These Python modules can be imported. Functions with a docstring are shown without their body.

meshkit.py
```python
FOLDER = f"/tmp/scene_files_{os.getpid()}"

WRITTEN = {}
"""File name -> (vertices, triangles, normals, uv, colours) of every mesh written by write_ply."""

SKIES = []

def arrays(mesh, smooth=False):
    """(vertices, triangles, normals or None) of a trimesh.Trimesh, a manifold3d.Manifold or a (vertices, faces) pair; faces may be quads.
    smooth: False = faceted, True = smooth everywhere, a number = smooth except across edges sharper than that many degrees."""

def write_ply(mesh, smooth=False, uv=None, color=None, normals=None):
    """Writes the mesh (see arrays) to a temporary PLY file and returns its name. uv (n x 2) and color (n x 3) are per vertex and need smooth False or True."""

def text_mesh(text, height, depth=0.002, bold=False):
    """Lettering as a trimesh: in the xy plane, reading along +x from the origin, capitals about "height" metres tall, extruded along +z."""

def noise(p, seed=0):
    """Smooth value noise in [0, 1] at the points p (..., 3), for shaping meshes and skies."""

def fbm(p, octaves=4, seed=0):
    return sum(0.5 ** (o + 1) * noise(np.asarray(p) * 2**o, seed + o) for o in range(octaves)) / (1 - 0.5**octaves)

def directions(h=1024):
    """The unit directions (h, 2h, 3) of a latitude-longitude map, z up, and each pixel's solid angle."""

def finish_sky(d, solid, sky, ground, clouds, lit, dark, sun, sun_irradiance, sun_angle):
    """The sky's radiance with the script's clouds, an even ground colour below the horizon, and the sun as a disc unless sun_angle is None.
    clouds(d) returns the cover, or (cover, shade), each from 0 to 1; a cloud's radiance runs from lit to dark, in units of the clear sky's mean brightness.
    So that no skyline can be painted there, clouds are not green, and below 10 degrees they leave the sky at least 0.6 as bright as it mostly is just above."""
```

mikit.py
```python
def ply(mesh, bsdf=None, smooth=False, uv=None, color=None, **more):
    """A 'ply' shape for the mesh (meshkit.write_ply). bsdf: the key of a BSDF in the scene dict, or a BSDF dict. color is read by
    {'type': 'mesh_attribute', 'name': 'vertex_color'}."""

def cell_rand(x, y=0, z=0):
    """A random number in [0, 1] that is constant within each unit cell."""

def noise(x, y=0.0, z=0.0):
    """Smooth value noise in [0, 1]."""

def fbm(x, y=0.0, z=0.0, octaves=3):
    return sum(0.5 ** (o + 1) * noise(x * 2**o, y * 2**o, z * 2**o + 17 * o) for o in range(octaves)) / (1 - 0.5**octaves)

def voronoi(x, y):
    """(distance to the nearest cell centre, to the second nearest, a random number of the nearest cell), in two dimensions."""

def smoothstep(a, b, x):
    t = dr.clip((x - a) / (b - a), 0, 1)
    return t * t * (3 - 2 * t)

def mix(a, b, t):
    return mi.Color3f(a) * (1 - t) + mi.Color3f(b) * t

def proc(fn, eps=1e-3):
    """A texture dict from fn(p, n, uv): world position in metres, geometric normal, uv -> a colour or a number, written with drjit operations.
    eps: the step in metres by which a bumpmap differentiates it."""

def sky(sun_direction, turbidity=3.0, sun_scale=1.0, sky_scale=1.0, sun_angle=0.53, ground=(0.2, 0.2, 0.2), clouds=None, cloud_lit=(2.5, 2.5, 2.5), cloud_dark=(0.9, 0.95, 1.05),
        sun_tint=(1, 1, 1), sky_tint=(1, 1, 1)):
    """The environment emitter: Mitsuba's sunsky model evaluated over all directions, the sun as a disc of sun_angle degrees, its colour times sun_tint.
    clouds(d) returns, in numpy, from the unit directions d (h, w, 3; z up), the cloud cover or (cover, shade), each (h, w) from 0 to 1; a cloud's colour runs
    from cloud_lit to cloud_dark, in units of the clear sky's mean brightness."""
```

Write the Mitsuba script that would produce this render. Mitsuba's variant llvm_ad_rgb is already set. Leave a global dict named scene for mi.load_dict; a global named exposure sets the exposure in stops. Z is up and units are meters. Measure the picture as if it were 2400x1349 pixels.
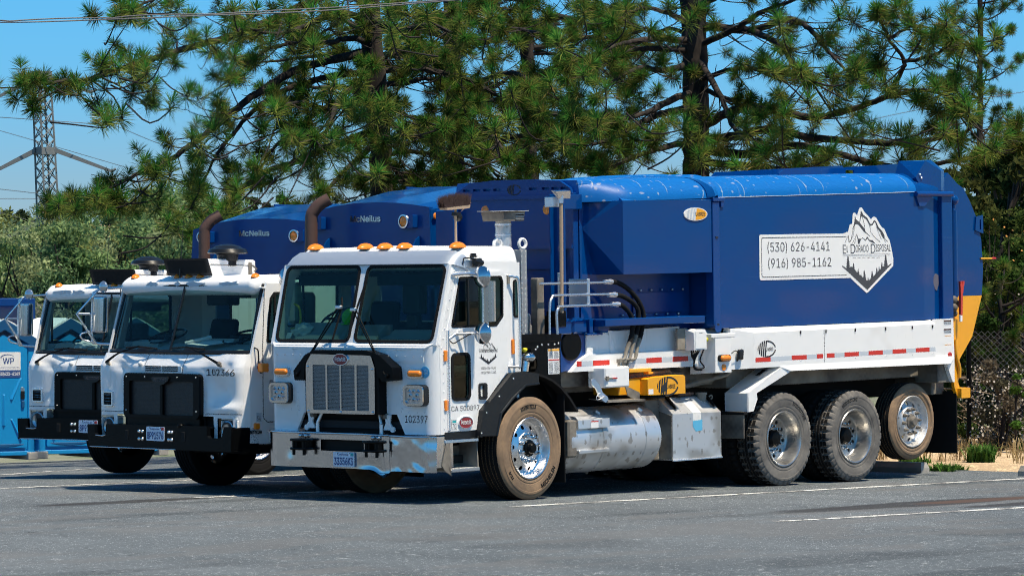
import math, random
import numpy as np, trimesh, mitsuba as mi, drjit as dr
import manifold3d as m3
import shapely.geometry as sg, shapely.affinity as sa
from shapely.ops import unary_union
import mikit, meshkit
from mikit import noise, fbm, smoothstep, mix, voronoi, cell_rand

scene, labels = {}, {}
TF = mi.ScalarTransform4f
# ---------------------------------------------------------------- camera, sky, exposure
CAM = np.array([-28.913, -28.298, 2.018])
YAW, PITCH = 0.7324, 0.0045
scene['camera'] = {'type': 'perspective', 'fov': 14.915, 'fov_axis': 'x', 'near_clip': 1.0, 'far_clip': 6000.0,
    'to_world': TF().look_at(origin=CAM.tolist(), target=(CAM + [math.cos(YAW) * math.cos(PITCH), math.sin(YAW) * math.cos(PITCH), math.sin(PITCH)]).tolist(), up=[0, 0, 1])}
SUN = (0.012, -0.40, 0.915)
scene['daylight'] = mikit.sky(SUN, turbidity=2.2, ground=(0.16, 0.15, 0.13), sky_tint=(0.29, 0.79, 0.99), sun_tint=(0.96, 1.0, 1.01),
    clouds=lambda d: 0.95 * np.exp(-(np.maximum(d[..., 2], 0) / 0.041) ** 2) * (0.85 + 0.2 * meshkit.noise(d * [6, 6, 60])), cloud_lit=(1.55, 1.75, 1.80), cloud_dark=(0.8, 1.0, 1.1))
exposure = 2.0

# ---------------------------------------------------------------- materials
def P(color, rough=0.5, metal=0.0, coat=0.0, coat_gloss=0.9, spec=0.5, key=None):
    if callable(color): color = mikit.proc(color)
    elif not isinstance(color, dict): color = {'type': 'rgb', 'value': list(color)}
    if callable(rough): rough = mikit.proc(rough)
    return {'type': 'twosided', 'bsdf': {'type': 'principled', 'base_color': color, 'roughness': rough, 'metallic': metal, 'specular': spec, 'clearcoat': coat, 'clearcoat_gloss': coat_gloss}}
def bumped(b, fn, scale, eps=2e-3):
    return {'type': 'twosided', 'bsdf': {'type': 'bumpmap', 'arbitrary': mikit.proc(fn, eps), 'scale': scale, 'bsdf': b['bsdf']}}
def white_col(p, n, uv):
    d = fbm(p.x * 2.3, p.y * 2.3, p.z * 2.3)
    s = noise(p.x * 60 + 9, p.y * 60, p.z * 9)
    st = noise(p.x * 26 + p.y * 3, p.y * 26 - p.x * 3, p.z * 1.1) * noise(p.x * 2 + 4, p.y * 2, p.z * 1.5)
    g = smoothstep(0.62, 0.8, d) * 0.35 + smoothstep(0.8, 0.95, s) * 0.25 + smoothstep(0.52, 0.72, st) * 0.45
    return mix((0.80, 0.80, 0.79), (0.62, 0.60, 0.56), g)
def blue_col(p, n, uv):
    s = noise(p.x * 0.9, p.y * 3, p.z * 140.0) * noise(p.x * 1.7 + 5, p.y * 5, p.z * 33.0)
    s = smoothstep(0.60, 0.85, s)
    d = fbm(p.x * 1.1, p.y * 1.1, p.z * 1.1)
    return mix(mix((0.0004, 0.046, 0.21), (0.0007, 0.050, 0.20), d), (0.10, 0.19, 0.33), s * 0.35)
def sunlit_scuffed_blue_col(p, n, uv):
    u = p.x - p.z * 0.35 + 0.06 * noise(p.x * 5, p.z * 5)
    cell = cell_rand(dr.floor(u * 7), 3)
    line = 1 - smoothstep(0.0, 0.05, dr.abs(u * 7 - dr.floor(u * 7) - 0.2 - 0.6 * cell))
    line = line * smoothstep(0.45, 0.6, noise(p.x * 3.0 + 3, p.z * 3.5, p.y * 3.5)) * smoothstep(0.40, 0.55, cell_rand(dr.floor(u * 7), 8))
    speck = smoothstep(0.80, 0.88, noise(p.x * 22, p.y * 22, p.z * 22))
    return mix((0.0005, 0.115, 0.39), (0.42, 0.46, 0.48), dr.clip(line * 0.75 + speck * 0.45, 0, 1))  # body blue lightened to paint in sun on the roofs; scratches are wear
def tan_dust(p, n, uv):
    a = fbm(p.x * 7, p.y * 7, p.z * 7)
    b = noise(p.x * 40, p.y * 40, p.z * 40)
    return mix((0.30, 0.195, 0.115), (0.15, 0.105, 0.07), dr.clip(a * 1.5 - 0.35 + 0.25 * b, 0, 1))
def grey_dust(p, n, uv):
    a = fbm(p.x * 6 + 3, p.y * 6, p.z * 6)
    b = noise(p.x * 45, p.y * 45, p.z * 45)
    return mix((0.20, 0.185, 0.165), (0.075, 0.072, 0.07), dr.clip(a * 1.6 - 0.35 + 0.2 * b, 0, 1))
def grime(p, n, uv):
    a = fbm(p.x * 3, p.y * 3, p.z * 3)
    b = noise(p.x * 30, p.y * 30, p.z * 30)
    return mix((0.30, 0.27, 0.22), (0.06, 0.05, 0.045), dr.clip(a * 1.7 - 0.45 + 0.25 * b, 0, 1))
def alu_col(p, n, uv):
    a = fbm(p.x * 3 + 7, p.y * 3, p.z * 3)
    b = smoothstep(0.70, 0.85, noise(p.x * 24, p.y * 24, p.z * 14))
    return mix(mix((0.74, 0.75, 0.76), (0.46, 0.44, 0.41), smoothstep(0.42, 0.68, a)), (0.20, 0.15, 0.10), b * 0.55)
def alu_rough(p, n, uv):
    return 0.30 + 0.3 * fbm(p.x * 4, p.y * 4, p.z * 4)
def mesh_screen(p, n, uv):
    x, y = p.y * 62.0, p.z * 62.0 * 1.155
    row = dr.floor(y)
    fx = x + 0.5 * (row - 2 * dr.floor(row * 0.5))
    dx, dy = fx - dr.floor(fx) - 0.5, y - row - 0.5
    return mix((0.004, 0.004, 0.005), (0.45, 0.46, 0.47), smoothstep(0.36, 0.47, dr.sqrt(dx * dx + dy * dy)) * 0.75)
def tread_plate(p, n, uv):
    x, y = (p.x + p.y + p.z) * 18, (p.x + p.y - p.z) * 18
    fx, fy = x - dr.floor(x) - 0.5, y - dr.floor(y) - 0.5
    alt = dr.floor(x) + dr.floor(y)
    alt = alt - 2 * dr.floor(alt * 0.5)
    a, b = dr.select(alt > 0.5, fx, fy), dr.select(alt > 0.5, fy, fx)
    return 1 - smoothstep(0.6, 1.0, dr.sqrt(dr.square(a / 0.42) + dr.square(b / 0.13)))
def sheet_wave(p, n, uv): return fbm(p.x * 1.3, p.y * 1.3, p.z * 1.8, octaves=2)
def dusty_rim_col(p, n, uv):
    a = fbm(p.x * 5 + 1, p.y * 5, p.z * 5); b = noise(p.x * 60, p.y * 60, p.z * 60)
    return mix((0.62, 0.62, 0.61), (0.30, 0.28, 0.25), dr.clip(a * 1.8 - 0.55 + 0.2 * b, 0, 1))
M = {
 'white_paint': P(white_col, 0.32, coat=0.6),
 'clean_white': P((0.80, 0.80, 0.79), 0.4),
 'blue_paint': bumped(P(blue_col, 0.08, coat=0.1, coat_gloss=0.98, spec=0.28), sheet_wave, 0.010, 0.02),
 'sunlit_scuffed_blue': P(sunlit_scuffed_blue_col, 0.45, coat=0.0, spec=0.3),  # brighter copy of the body blue, sunlight painted into the roof colour
 'navy_paint': P((0.0005, 0.046, 0.21), 0.3, coat=0.4, spec=0.35),
 'recess_paint': P((0.0005, 0.046, 0.21), 0.3, coat=0.3, spec=0.3),
 'visor_steel': P((0.50, 0.56, 0.62), 0.38, metal=0.55),
 'mesh_wire': P((0.10, 0.105, 0.11), 0.6),
 'dusty_rim': P(dusty_rim_col, 0.30, metal=0.85),
 'black_paint': P((0.0022, 0.0026, 0.003), 0.35, coat=0.05, spec=0.12),
 'black_plastic': P((0.009, 0.010, 0.0115), 0.33, spec=0.4),
 'grimy_shade': P((0.02, 0.019, 0.018), 0.9, spec=0.2),  # grimy near-black, painted in for shade under the trucks and behind openings
 'rubber': P((0.011, 0.011, 0.0115), 0.8, spec=0.2),
 'tan_tyre': P(tan_dust, 0.85),
 'grey_tyre': P(grey_dust, 0.85),
 'grimy_metal': P(grime, 0.7),
 'chrome': {'type': 'twosided', 'bsdf': {'type': 'roughconductor', 'material': 'Al', 'alpha': 0.04, 'specular_reflectance': {'type': 'rgb', 'value': [0.66, 0.69, 0.72]}}},
 'polished': {'type': 'twosided', 'bsdf': {'type': 'roughconductor', 'material': 'Al', 'alpha': 0.15, 'specular_reflectance': {'type': 'rgb', 'value': 0.92}}},
 'brushed_steel': {'type': 'twosided', 'bsdf': {'type': 'roughconductor', 'material': 'Al', 'alpha': 0.3, 'specular_reflectance': {'type': 'rgb', 'value': 0.95}}},
 'dull_aluminium': P(alu_col, alu_rough, metal=0.75),
 'tread_plate': bumped(P((0.42, 0.43, 0.44), 0.38, metal=0.7), tread_plate, 0.004),
 'mesh_screen': P(mesh_screen, 0.4, metal=0.5),
 'rust_brown': P((0.085, 0.045, 0.032), 0.55),
 'old_wood': P((0.36, 0.27, 0.19), 0.8),
 'amber': P((0.85, 0.23, 0.008), 0.2, coat=1.0),
 'red_plastic': P((0.42, 0.02, 0.015), 0.3, coat=0.5),
 'red_paint': P((0.50, 0.045, 0.03), 0.5),
 'red_tape': P((0.55, 0.03, 0.018), 0.45),
 'grey_tape': P((0.50, 0.55, 0.60), 0.35),
 'yellow_paint': P((0.80, 0.36, 0.012), 0.4, coat=0.4),
 'ink': P((0.02, 0.02, 0.024), 0.5),
 'grey_ink': P((0.055, 0.058, 0.066), 0.5),
 'plate_blue': P((0.035, 0.075, 0.22), 0.45),
 'plate_white': P((0.62, 0.70, 0.80), 0.4),
 'maroon': P((0.22, 0.016, 0.020), 0.35, coat=0.6),
 'teal_sticker': P((0.02, 0.34, 0.36), 0.45),
 'sky_sticker': P((0.10, 0.42, 0.65), 0.45),
 'paper': P((0.72, 0.72, 0.70), 0.8),
 'hi_vis': P((0.16, 0.80, 0.06), 0.5),
 'hi_vis_yellow': P((0.62, 0.55, 0.02), 0.5),
 'dash_grey': P((0.34, 0.37, 0.36), 0.6),
 'interior_dark': P((0.016, 0.017, 0.019), 0.8),
 'lens_clear': P((0.55, 0.58, 0.60), 0.12, metal=0.85),
 'bristles': P((0.055, 0.032, 0.030), 0.95),
 'scuff_grey': P((0.11, 0.11, 0.15), 0.8),
 'glass': {'type': 'thindielectric', 'int_ior': 1.5, 'specular_reflectance': {'type': 'rgb', 'value': 0.22}, 'specular_transmittance': {'type': 'rgb', 'value': [0.64, 0.80, 0.77]}},
 'pole_galvanised': P((0.17, 0.18, 0.18), 0.6),
 'insulator_glass': P((0.42, 0.60, 0.66), 0.1, coat=1.0),
 'wire': P((0.10, 0.10, 0.105), 0.6),
 'toilet_blue': P((0.004, 0.245, 0.56), 0.42, coat=0.2),
 'toilet_navy': P((0.006, 0.075, 0.20), 0.45),
 'concrete': P(lambda p, n, uv: mix((0.42, 0.40, 0.37), (0.25, 0.235, 0.21), fbm(p.x * 9, p.y * 9, p.z * 9)), 0.9),
}
scene.update(M)

# ---------------------------------------------------------------- mesh helpers
def tm(m):
    mm = m.to_mesh()
    return trimesh.Trimesh(mm.vert_properties[:, :3], mm.tri_verts, process=False)
def cat(*ms): return trimesh.util.concatenate([tm(m) if hasattr(m, 'to_mesh') else m for m in ms])
def hull(pts): return m3.Manifold.hull_points(np.asarray(pts, float))
def cb(x0, x1, y0, y1, z0, z1, c=0.008):
    """A box with chamfered edges (a Manifold)."""
    c = min(c, 0.45 * min(x1 - x0, y1 - y0, z1 - z0))
    pts = []
    for sx in (0, 1):
        for sy in (0, 1):
            for sz in (0, 1):
                X, Y, Z = (x0, x1)[sx], (y0, y1)[sy], (z0, z1)[sz]
                a, b, d = (c, -c)[sx], (c, -c)[sy], (c, -c)[sz]
                pts += [(X, Y + b, Z + d), (X + a, Y, Z + d), (X + a, Y + b, Z)]
    return hull(pts)
def rounded(pts, r):
    """hull of small balls at the points"""
    s = trimesh.creation.icosphere(subdivisions=2, radius=r).vertices
    return hull(np.concatenate([s + np.asarray(p, float) for p in pts]))
def polys(g): return [q for q in getattr(g, 'geoms', [g]) if q.area > 1e-9]
def ext(g, h): return trimesh.util.concatenate([trimesh.creation.extrude_polygon(q, h, engine='earcut') for q in polys(g)])
def PG(pts, r=0.0):
    g = sg.Polygon(pts)
    if r: g = g.buffer(-r).buffer(r, quad_segs=5)
    return g
def rect(x0, x1, z0, z1, r=0.0): return PG([(x0, z0), (x1, z0), (x1, z1), (x0, z1)], r)
def xz(g, y0, y1):
    """polygon in (x, z) extruded from y0 to y1"""
    m = ext(g, y1 - y0); v = m.vertices
    m.vertices = np.stack([v[:, 0], y1 - v[:, 2], v[:, 1]], 1); return m
def yz(g, x0, x1):
    """polygon in (y, z) extruded from x0 to x1"""
    m = ext(g, x1 - x0); v = m.vertices
    m.vertices = np.stack([x0 + v[:, 2], v[:, 0], v[:, 1]], 1); return m
def xy(g, z0, z1):
    m = ext(g, z1 - z0); m.vertices = m.vertices + [0, 0, z0]; return m
def frame_of(d):
    d = np.asarray(d, float); d = d / np.linalg.norm(d)
    a = np.cross(d, [0, 0, 1.0] if abs(d[2]) < 0.9 else [1.0, 0, 0]); a /= np.linalg.norm(a)
    return a, np.cross(d, a), d
def rod(p, q, r, r2=None, n=12):
    p, q = np.asarray(p, float), np.asarray(q, float); r2 = r if r2 is None else r2
    a, b, d = frame_of(q - p); t = np.arange(n) * 2 * np.pi / n
    ring = np.cos(t)[:, None] * a + np.sin(t)[:, None] * b
    v = np.vstack([p + r * ring, q + r2 * ring, [p], [q]]); i = np.arange(n); j = (i + 1) % n
    f = np.vstack([np.stack([i, j, j + n], 1), np.stack([i, j + n, i + n], 1), np.stack([j, i, i * 0 + 2 * n], 1), np.stack([i + n, j + n, i * 0 + 2 * n + 1], 1)])
    return trimesh.Trimesh(v, f, process=False)
def smooth_path(pts, n=6):
    p = np.asarray(pts, float)
    if len(p) < 3: return p
    q = np.vstack([2 * p[0] - p[1], p, 2 * p[-1] - p[-2]]); out = []
    for i in range(len(p) - 1):
        a, b, c, d = q[i:i + 4]
        for t in np.arange(n) / n:
            out.append(0.5 * (2 * b + (c - a) * t + (2 * a - 5 * b + 4 * c - d) * t * t + (3 * b - a - 3 * c + d) * t ** 3))
    return np.vstack(out + [p[-1]])
def tube(pts, r, n=8, smooth=0):
    """a tube along the points; r a number or one per point"""
    p = smooth_path(pts, smooth) if smooth else np.asarray(pts, float)
    r = np.broadcast_to(np.interp(np.linspace(0, 1, len(p)), np.linspace(0, 1, np.size(r)), np.ravel(r)) if np.size(r) > 1 else r, (len(p),))
    t = np.gradient(p, axis=0); t /= np.linalg.norm(t, axis=1, keepdims=True) + 1e-12
    a = frame_of(t[0])[0]; A = []
    for k in range(len(p)):
        a = a - t[k] * (a @ t[k]); a /= np.linalg.norm(a) + 1e-12; A.append(a)
    A = np.array(A); B = np.cross(t, A); ang = np.arange(n) * 2 * np.pi / n
    v = (p[:, None] + r[:, None, None] * (np.cos(ang)[None, :, None] * A[:, None] + np.sin(ang)[None, :, None] * B[:, None])).reshape(-1, 3)
    i, j = np.meshgrid(np.arange(len(p) - 1), np.arange(n), indexing='ij'); k = (j + 1) % n
    f = np.vstack([np.stack([i * n + j, i * n + k, (i + 1) * n + k], -1).reshape(-1, 3), np.stack([i * n + j, (i + 1) * n + k, (i + 1) * n + j], -1).reshape(-1, 3)])
    e = (len(p) - 1) * n; c = np.arange(1, n - 1)
    f = np.vstack([f, np.stack([c * 0, c + 1, c], 1), np.stack([e + c * 0, e + c, e + c + 1], 1)])
    return trimesh.Trimesh(v, f, process=False)
def lathe(profile, n=48, axis='z', c=(0, 0, 0)):
    """(radius, height) profile turned round an axis through c"""
    pr = np.asarray(profile, float); t = np.arange(n) * 2 * np.pi / n
    v = np.stack([pr[:, None, 0] * np.cos(t), pr[:, None, 0] * np.sin(t), np.broadcast_to(pr[:, 1:2], (len(pr), n))], -1).reshape(-1, 3)
    i, j = np.meshgrid(np.arange(len(pr) - 1), np.arange(n), indexing='ij'); k = (j + 1) % n
    f = np.vstack([np.stack([i * n + j, i * n + k, (i + 1) * n + k], -1).reshape(-1, 3), np.stack([i * n + j, (i + 1) * n + k, (i + 1) * n + j], -1).reshape(-1, 3)])
    if axis == 'y': v = np.stack([v[:, 0], -v[:, 2], v[:, 1]], 1)      # height h lies at y = -h (outwards on the near side)
    if axis == 'x': v = np.stack([v[:, 2], v[:, 0], v[:, 1]], 1)
    return trimesh.Trimesh(v + np.asarray(c, float), f, process=False)
def ball(c, r, s=(1, 1, 1), sub=2):
    m = trimesh.creation.icosphere(subdivisions=sub, radius=r); m.vertices = m.vertices * np.asarray(s) + np.asarray(c, float); return m
_TXT = {}
def text(s, h, w=None, depth=0.002, bold=False):
    k = (s, bold)
    if k not in _TXT: _TXT[k] = meshkit.text_mesh(s, 1.0, 1.0, bold)
    m = _TXT[k].copy(); v = m.vertices; v[:, 0] -= v[:, 0].min()
    sx = h if w is None else w / v[:, 0].max()
    m.vertices = v * [sx, h, depth]; return m
def side_text(s, x0, z0, y, h, w=None, depth=0.002, bold=False):
    m = text(s, h, w, depth, bold); v = m.vertices
    m.vertices = np.stack([x0 + v[:, 0], y - v[:, 2], z0 + v[:, 1]], 1); return m
def front_text(s, y0, z0, x, h, w=None, depth=0.002, bold=False):
    m = text(s, h, w, depth, bold); v = m.vertices
    m.vertices = np.stack([x - v[:, 2], y0 - v[:, 0], z0 + v[:, 1]], 1); return m
def mirrored(m):
    m = m.copy() if isinstance(m, trimesh.Trimesh) else tm(m)
    m.vertices = m.vertices * [1, -1, 1]; m.faces = m.faces[:, ::-1]; return m

def numbered(base):
    if base not in scene and base not in labels and not any(k.startswith(base + '__') for k in USED): return base
    i = 1
    while f'{base}_{i:03d}' in USED or f'{base}_{i:03d}' in scene: i += 1
    return f'{base}_{i:03d}'
USED = set()
class Thing:
    def __init__(self, name, label, category, T=None, group=None):
        self.key = name
        i = 0
        while self.key in USED:
            i += 1; self.key = f'{name}_{i:03d}'
        USED.add(self.key)
        self.T = np.eye(4) if T is None else T
        labels[self.key] = {'label': label, 'category': category}
        if group: labels[self.key]['group'] = group
    def add(self, part, mesh, mat, smooth=30, label=None, kind=None, parent=None, uv=None, color=None):
        base = f'{parent or self.key}__{part}'; key = base; i = 0
        while key in USED:
            i += 1; key = f'{base}_{i:03d}'
        USED.add(key)
        mesh = tm(mesh) if hasattr(mesh, 'to_mesh') else mesh.copy()
        mesh.vertices = mesh.vertices @ self.T[:3, :3].T + self.T[:3, 3]
        scene[key] = mikit.ply(mesh, mat, smooth=smooth, uv=uv, color=color)
        if label or kind:
            labels[key] = {}
            if label: labels[key]['label'] = label
            if kind: labels[key]['kind'] = kind
        return key
    def whole(self, mesh, mat, smooth=30):
        mesh = tm(mesh) if hasattr(mesh, 'to_mesh') else mesh.copy()
        mesh.vertices = mesh.vertices @ self.T[:3, :3].T + self.T[:3, 3]
        scene[self.key] = mikit.ply(mesh, mat, smooth=smooth)
def structure(key, mesh, mat, smooth=False, label=None):
    USED.add(key)
    scene[key] = mikit.ply(mesh, mat, smooth=smooth)
    labels[key] = {'kind': 'structure'}
    if label: labels[key]['label'] = label
def move(x=0, y=0, z=0, yaw=0.0):
    T = np.eye(4); c, s = math.cos(yaw), math.sin(yaw)
    T[:3, :3] = [[c, -s, 0], [s, c, 0], [0, 0, 1]]; T[:3, 3] = (x, y, z); return T
def ground_z(y): return -0.0073 * np.clip(np.asarray(y, float) - 2.5, 0.0, 27.5) ** 1.5

# ---------------------------------------------------------------- ground
def grid(xs, ys, zf):
    X, Y = np.meshgrid(xs, ys, indexing='ij'); n, m = X.shape
    v = np.stack([X, Y, zf(X, Y)], -1).reshape(-1, 3)
    i, j = np.meshgrid(np.arange(n - 1), np.arange(m - 1), indexing='ij'); a = i * m + j
    f = np.vstack([np.stack([a, a + m, a + m + 1], -1).reshape(-1, 3), np.stack([a, a + m + 1, a + 1], -1).reshape(-1, 3)])
    return trimesh.Trimesh(v, f, process=False)
def asphalt_col(p, n, uv):
    g = noise(p.x * 75, p.y * 75); g2 = noise(p.x * 38 + 5, p.y * 38); big = fbm(p.x * 0.35, p.y * 0.35, octaves=4)
    q = fbm(p.x * 2.2, p.y * 0.8, octaves=4)
    base = mix((0.070, 0.083, 0.091), (0.098, 0.112, 0.121), dr.clip(big * 1.5 - 0.25, 0, 1))
    base = base * (0.60 + 0.62 * g2 * g + 0.45 * q)
    stone = smoothstep(0.86, 0.93, g) + 0.8 * smoothstep(0.90, 0.95, g2)
    base = mix(base, (0.40, 0.41, 0.42), dr.clip(stone, 0, 1) * 0.75)
    g3 = noise(p.x * 17 + 3, p.y * 17)
    base = mix(base, (0.30, 0.31, 0.32), smoothstep(0.90, 0.95, g3) * 0.6) * (1 - 0.6 * smoothstep(0.88, 0.95, noise(p.x * 21, p.y * 21 + 40)))
    track = smoothstep(0.50, 0.68, noise(p.x * 0.25 + 20, p.y * 2.1)) * smoothstep(0.35, 0.65, noise(p.x * 0.5, p.y * 0.5 + 9))
    base = base * (1 - 0.30 * track)
    cr = voronoi(p.x * 0.34 + 0.25 * fbm(p.x * 1.5, p.y * 1.5), p.y * 0.34 + 0.25 * fbm(p.x * 1.5 + 9, p.y * 1.5))
    base = base * (1 - 0.3 * (1 - smoothstep(0.0035, 0.010, cr[1] - cr[0])) * smoothstep(0.45, 0.6, noise(p.x * 0.4 + 3, p.y * 0.4)))
    # worn pale film of fine gravel, and oil stains (outlined patches)
    worn = smoothstep(0.52, 0.60, fbm(p.x * 0.8 + 11, p.y * 2.6, octaves=4)) * smoothstep(0.45, 0.55, noise(p.x * 0.3, p.y * 0.3 + 4))
    base = mix(base, (0.10, 0.10, 0.098), worn * 0.5)
    w = 0.5 * (fbm(p.x * 1.7, p.y * 1.7, octaves=4) - 0.5)
    def spot(cx, cy, rx, ry): return 1 - smoothstep(0.62, 1.0, dr.sqrt(dr.square((p.x - cx) / rx) + dr.square((p.y - cy) / ry)) + w)
    oil = dr.maximum(dr.maximum(spot(3.3, -4.7, 2.6, 0.42), spot(7.9, -4.6, 2.8, 0.8)), dr.maximum(spot(4.6, -5.5, 1.6, 0.25), spot(12.2, -5.2, 2.0, 0.5)))
    oil = dr.maximum(oil, spot(-1.6, 1.6, 1.6, 0.3))
    base = mix(base, (0.017, 0.015, 0.014), oil * 0.8)
    rust = spot(4.6, -4.75, 1.3, 0.22)
    return mix(base, (0.075, 0.042, 0.027), rust * 0.7)
def asphalt_bump(p, n, uv): return noise(p.x * 75, p.y * 75) * 0.6 + noise(p.x * 38 + 5, p.y * 38)
scene['asphalt'] = bumped(P(asphalt_col, 0.72, spec=0.45), asphalt_bump, 0.006)
def dirt_col(p, n, uv):
    a = fbm(p.x * 0.9, p.y * 0.9, octaves=4); b = noise(p.x * 30, p.y * 30); c = noise(p.x * 9, p.y * 9)
    return mix(mix((0.40, 0.30, 0.19), (0.26, 0.185, 0.11), dr.clip(a * 1.6 - 0.3, 0, 1)), (0.52, 0.41, 0.25), smoothstep(0.6, 0.9, b * 0.5 + c * 0.5))
scene['dirt'] = P(dirt_col, 0.95)
scene['line_paint'] = P(lambda p, n, uv: mix((0.50, 0.50, 0.48), (0.10, 0.10, 0.10), smoothstep(0.44, 0.60, fbm(p.x * 7, p.y * 7, octaves=4)) * 0.8 + 0.35 * smoothstep(0.6, 0.8, noise(p.x * 50, p.y * 50))), 0.8)
nonuni = lambda a, b, lo, hi, n1, n2, n3: np.unique(np.concatenate([np.linspace(lo, a, n1), np.linspace(a, b, n2), np.linspace(b, hi, n3)]))
structure('ground', grid(nonuni(-60, 80, -2500, 2500, 12, 40, 12), nonuni(-60, 80, -2500, 2500, 12, 40, 12), lambda X, Y: np.where(Y > 60, -3.2, np.where(Y < 30, ground_z(np.minimum(Y, 30)), ground_z(30) )) - 0.14), 'dirt', smooth=True)
# the lot: an uneven edge towards the planted verge behind the parked trucks
rng = np.random.default_rng(5)
ys = np.concatenate([np.linspace(-300, -71, 12), np.linspace(-70, 30, 201), np.linspace(35, 260, 20)]); edge = 10.35 + np.interp(ys, np.linspace(-70, 30, 60), rng.normal(0, 0.12, 60)) + rng.normal(0, 0.05, len(ys)) + 34 * np.clip((ys - 6.5) / 3, 0, 1)
ts = np.concatenate([[0, 0.5], np.linspace(0.8, 1, 40)])
X = -300 + (edge[None, :] + 300) * ts[:, None]; Y = np.broadcast_to(ys, X.shape); n_, m_ = X.shape
i, j = np.meshgrid(np.arange(n_ - 1), np.arange(m_ - 1), indexing='ij'); a_ = i * m_ + j
lot = trimesh.Trimesh(np.stack([X, Y, ground_z(Y)], -1).reshape(-1, 3), np.vstack([np.stack([a_, a_ + m_, a_ + m_ + 1], -1).reshape(-1, 3), np.stack([a_, a_ + m_ + 1, a_ + 1], -1).reshape(-1, 3)]), process=False)
structure('parking_lot', lot, 'asphalt', smooth=True)
def verge_z(X, Y):
    return ground_z(Y) + 0.05 * meshkit.fbm(np.stack([X * 0.8, Y * 0.8, X * 0], -1)) + np.where(X > 10.8, 0.02, -0.09) - 0.5 * np.clip((Y - 5.5) / 1.5, 0, 1) + np.clip(X - 11.5, 0, 40) * 0.012
structure('dirt_verge', grid(np.linspace(9.9, 40, 80), np.linspace(-30, 29, 120), verge_z), 'dirt', smooth=True)
lines = 0
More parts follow.
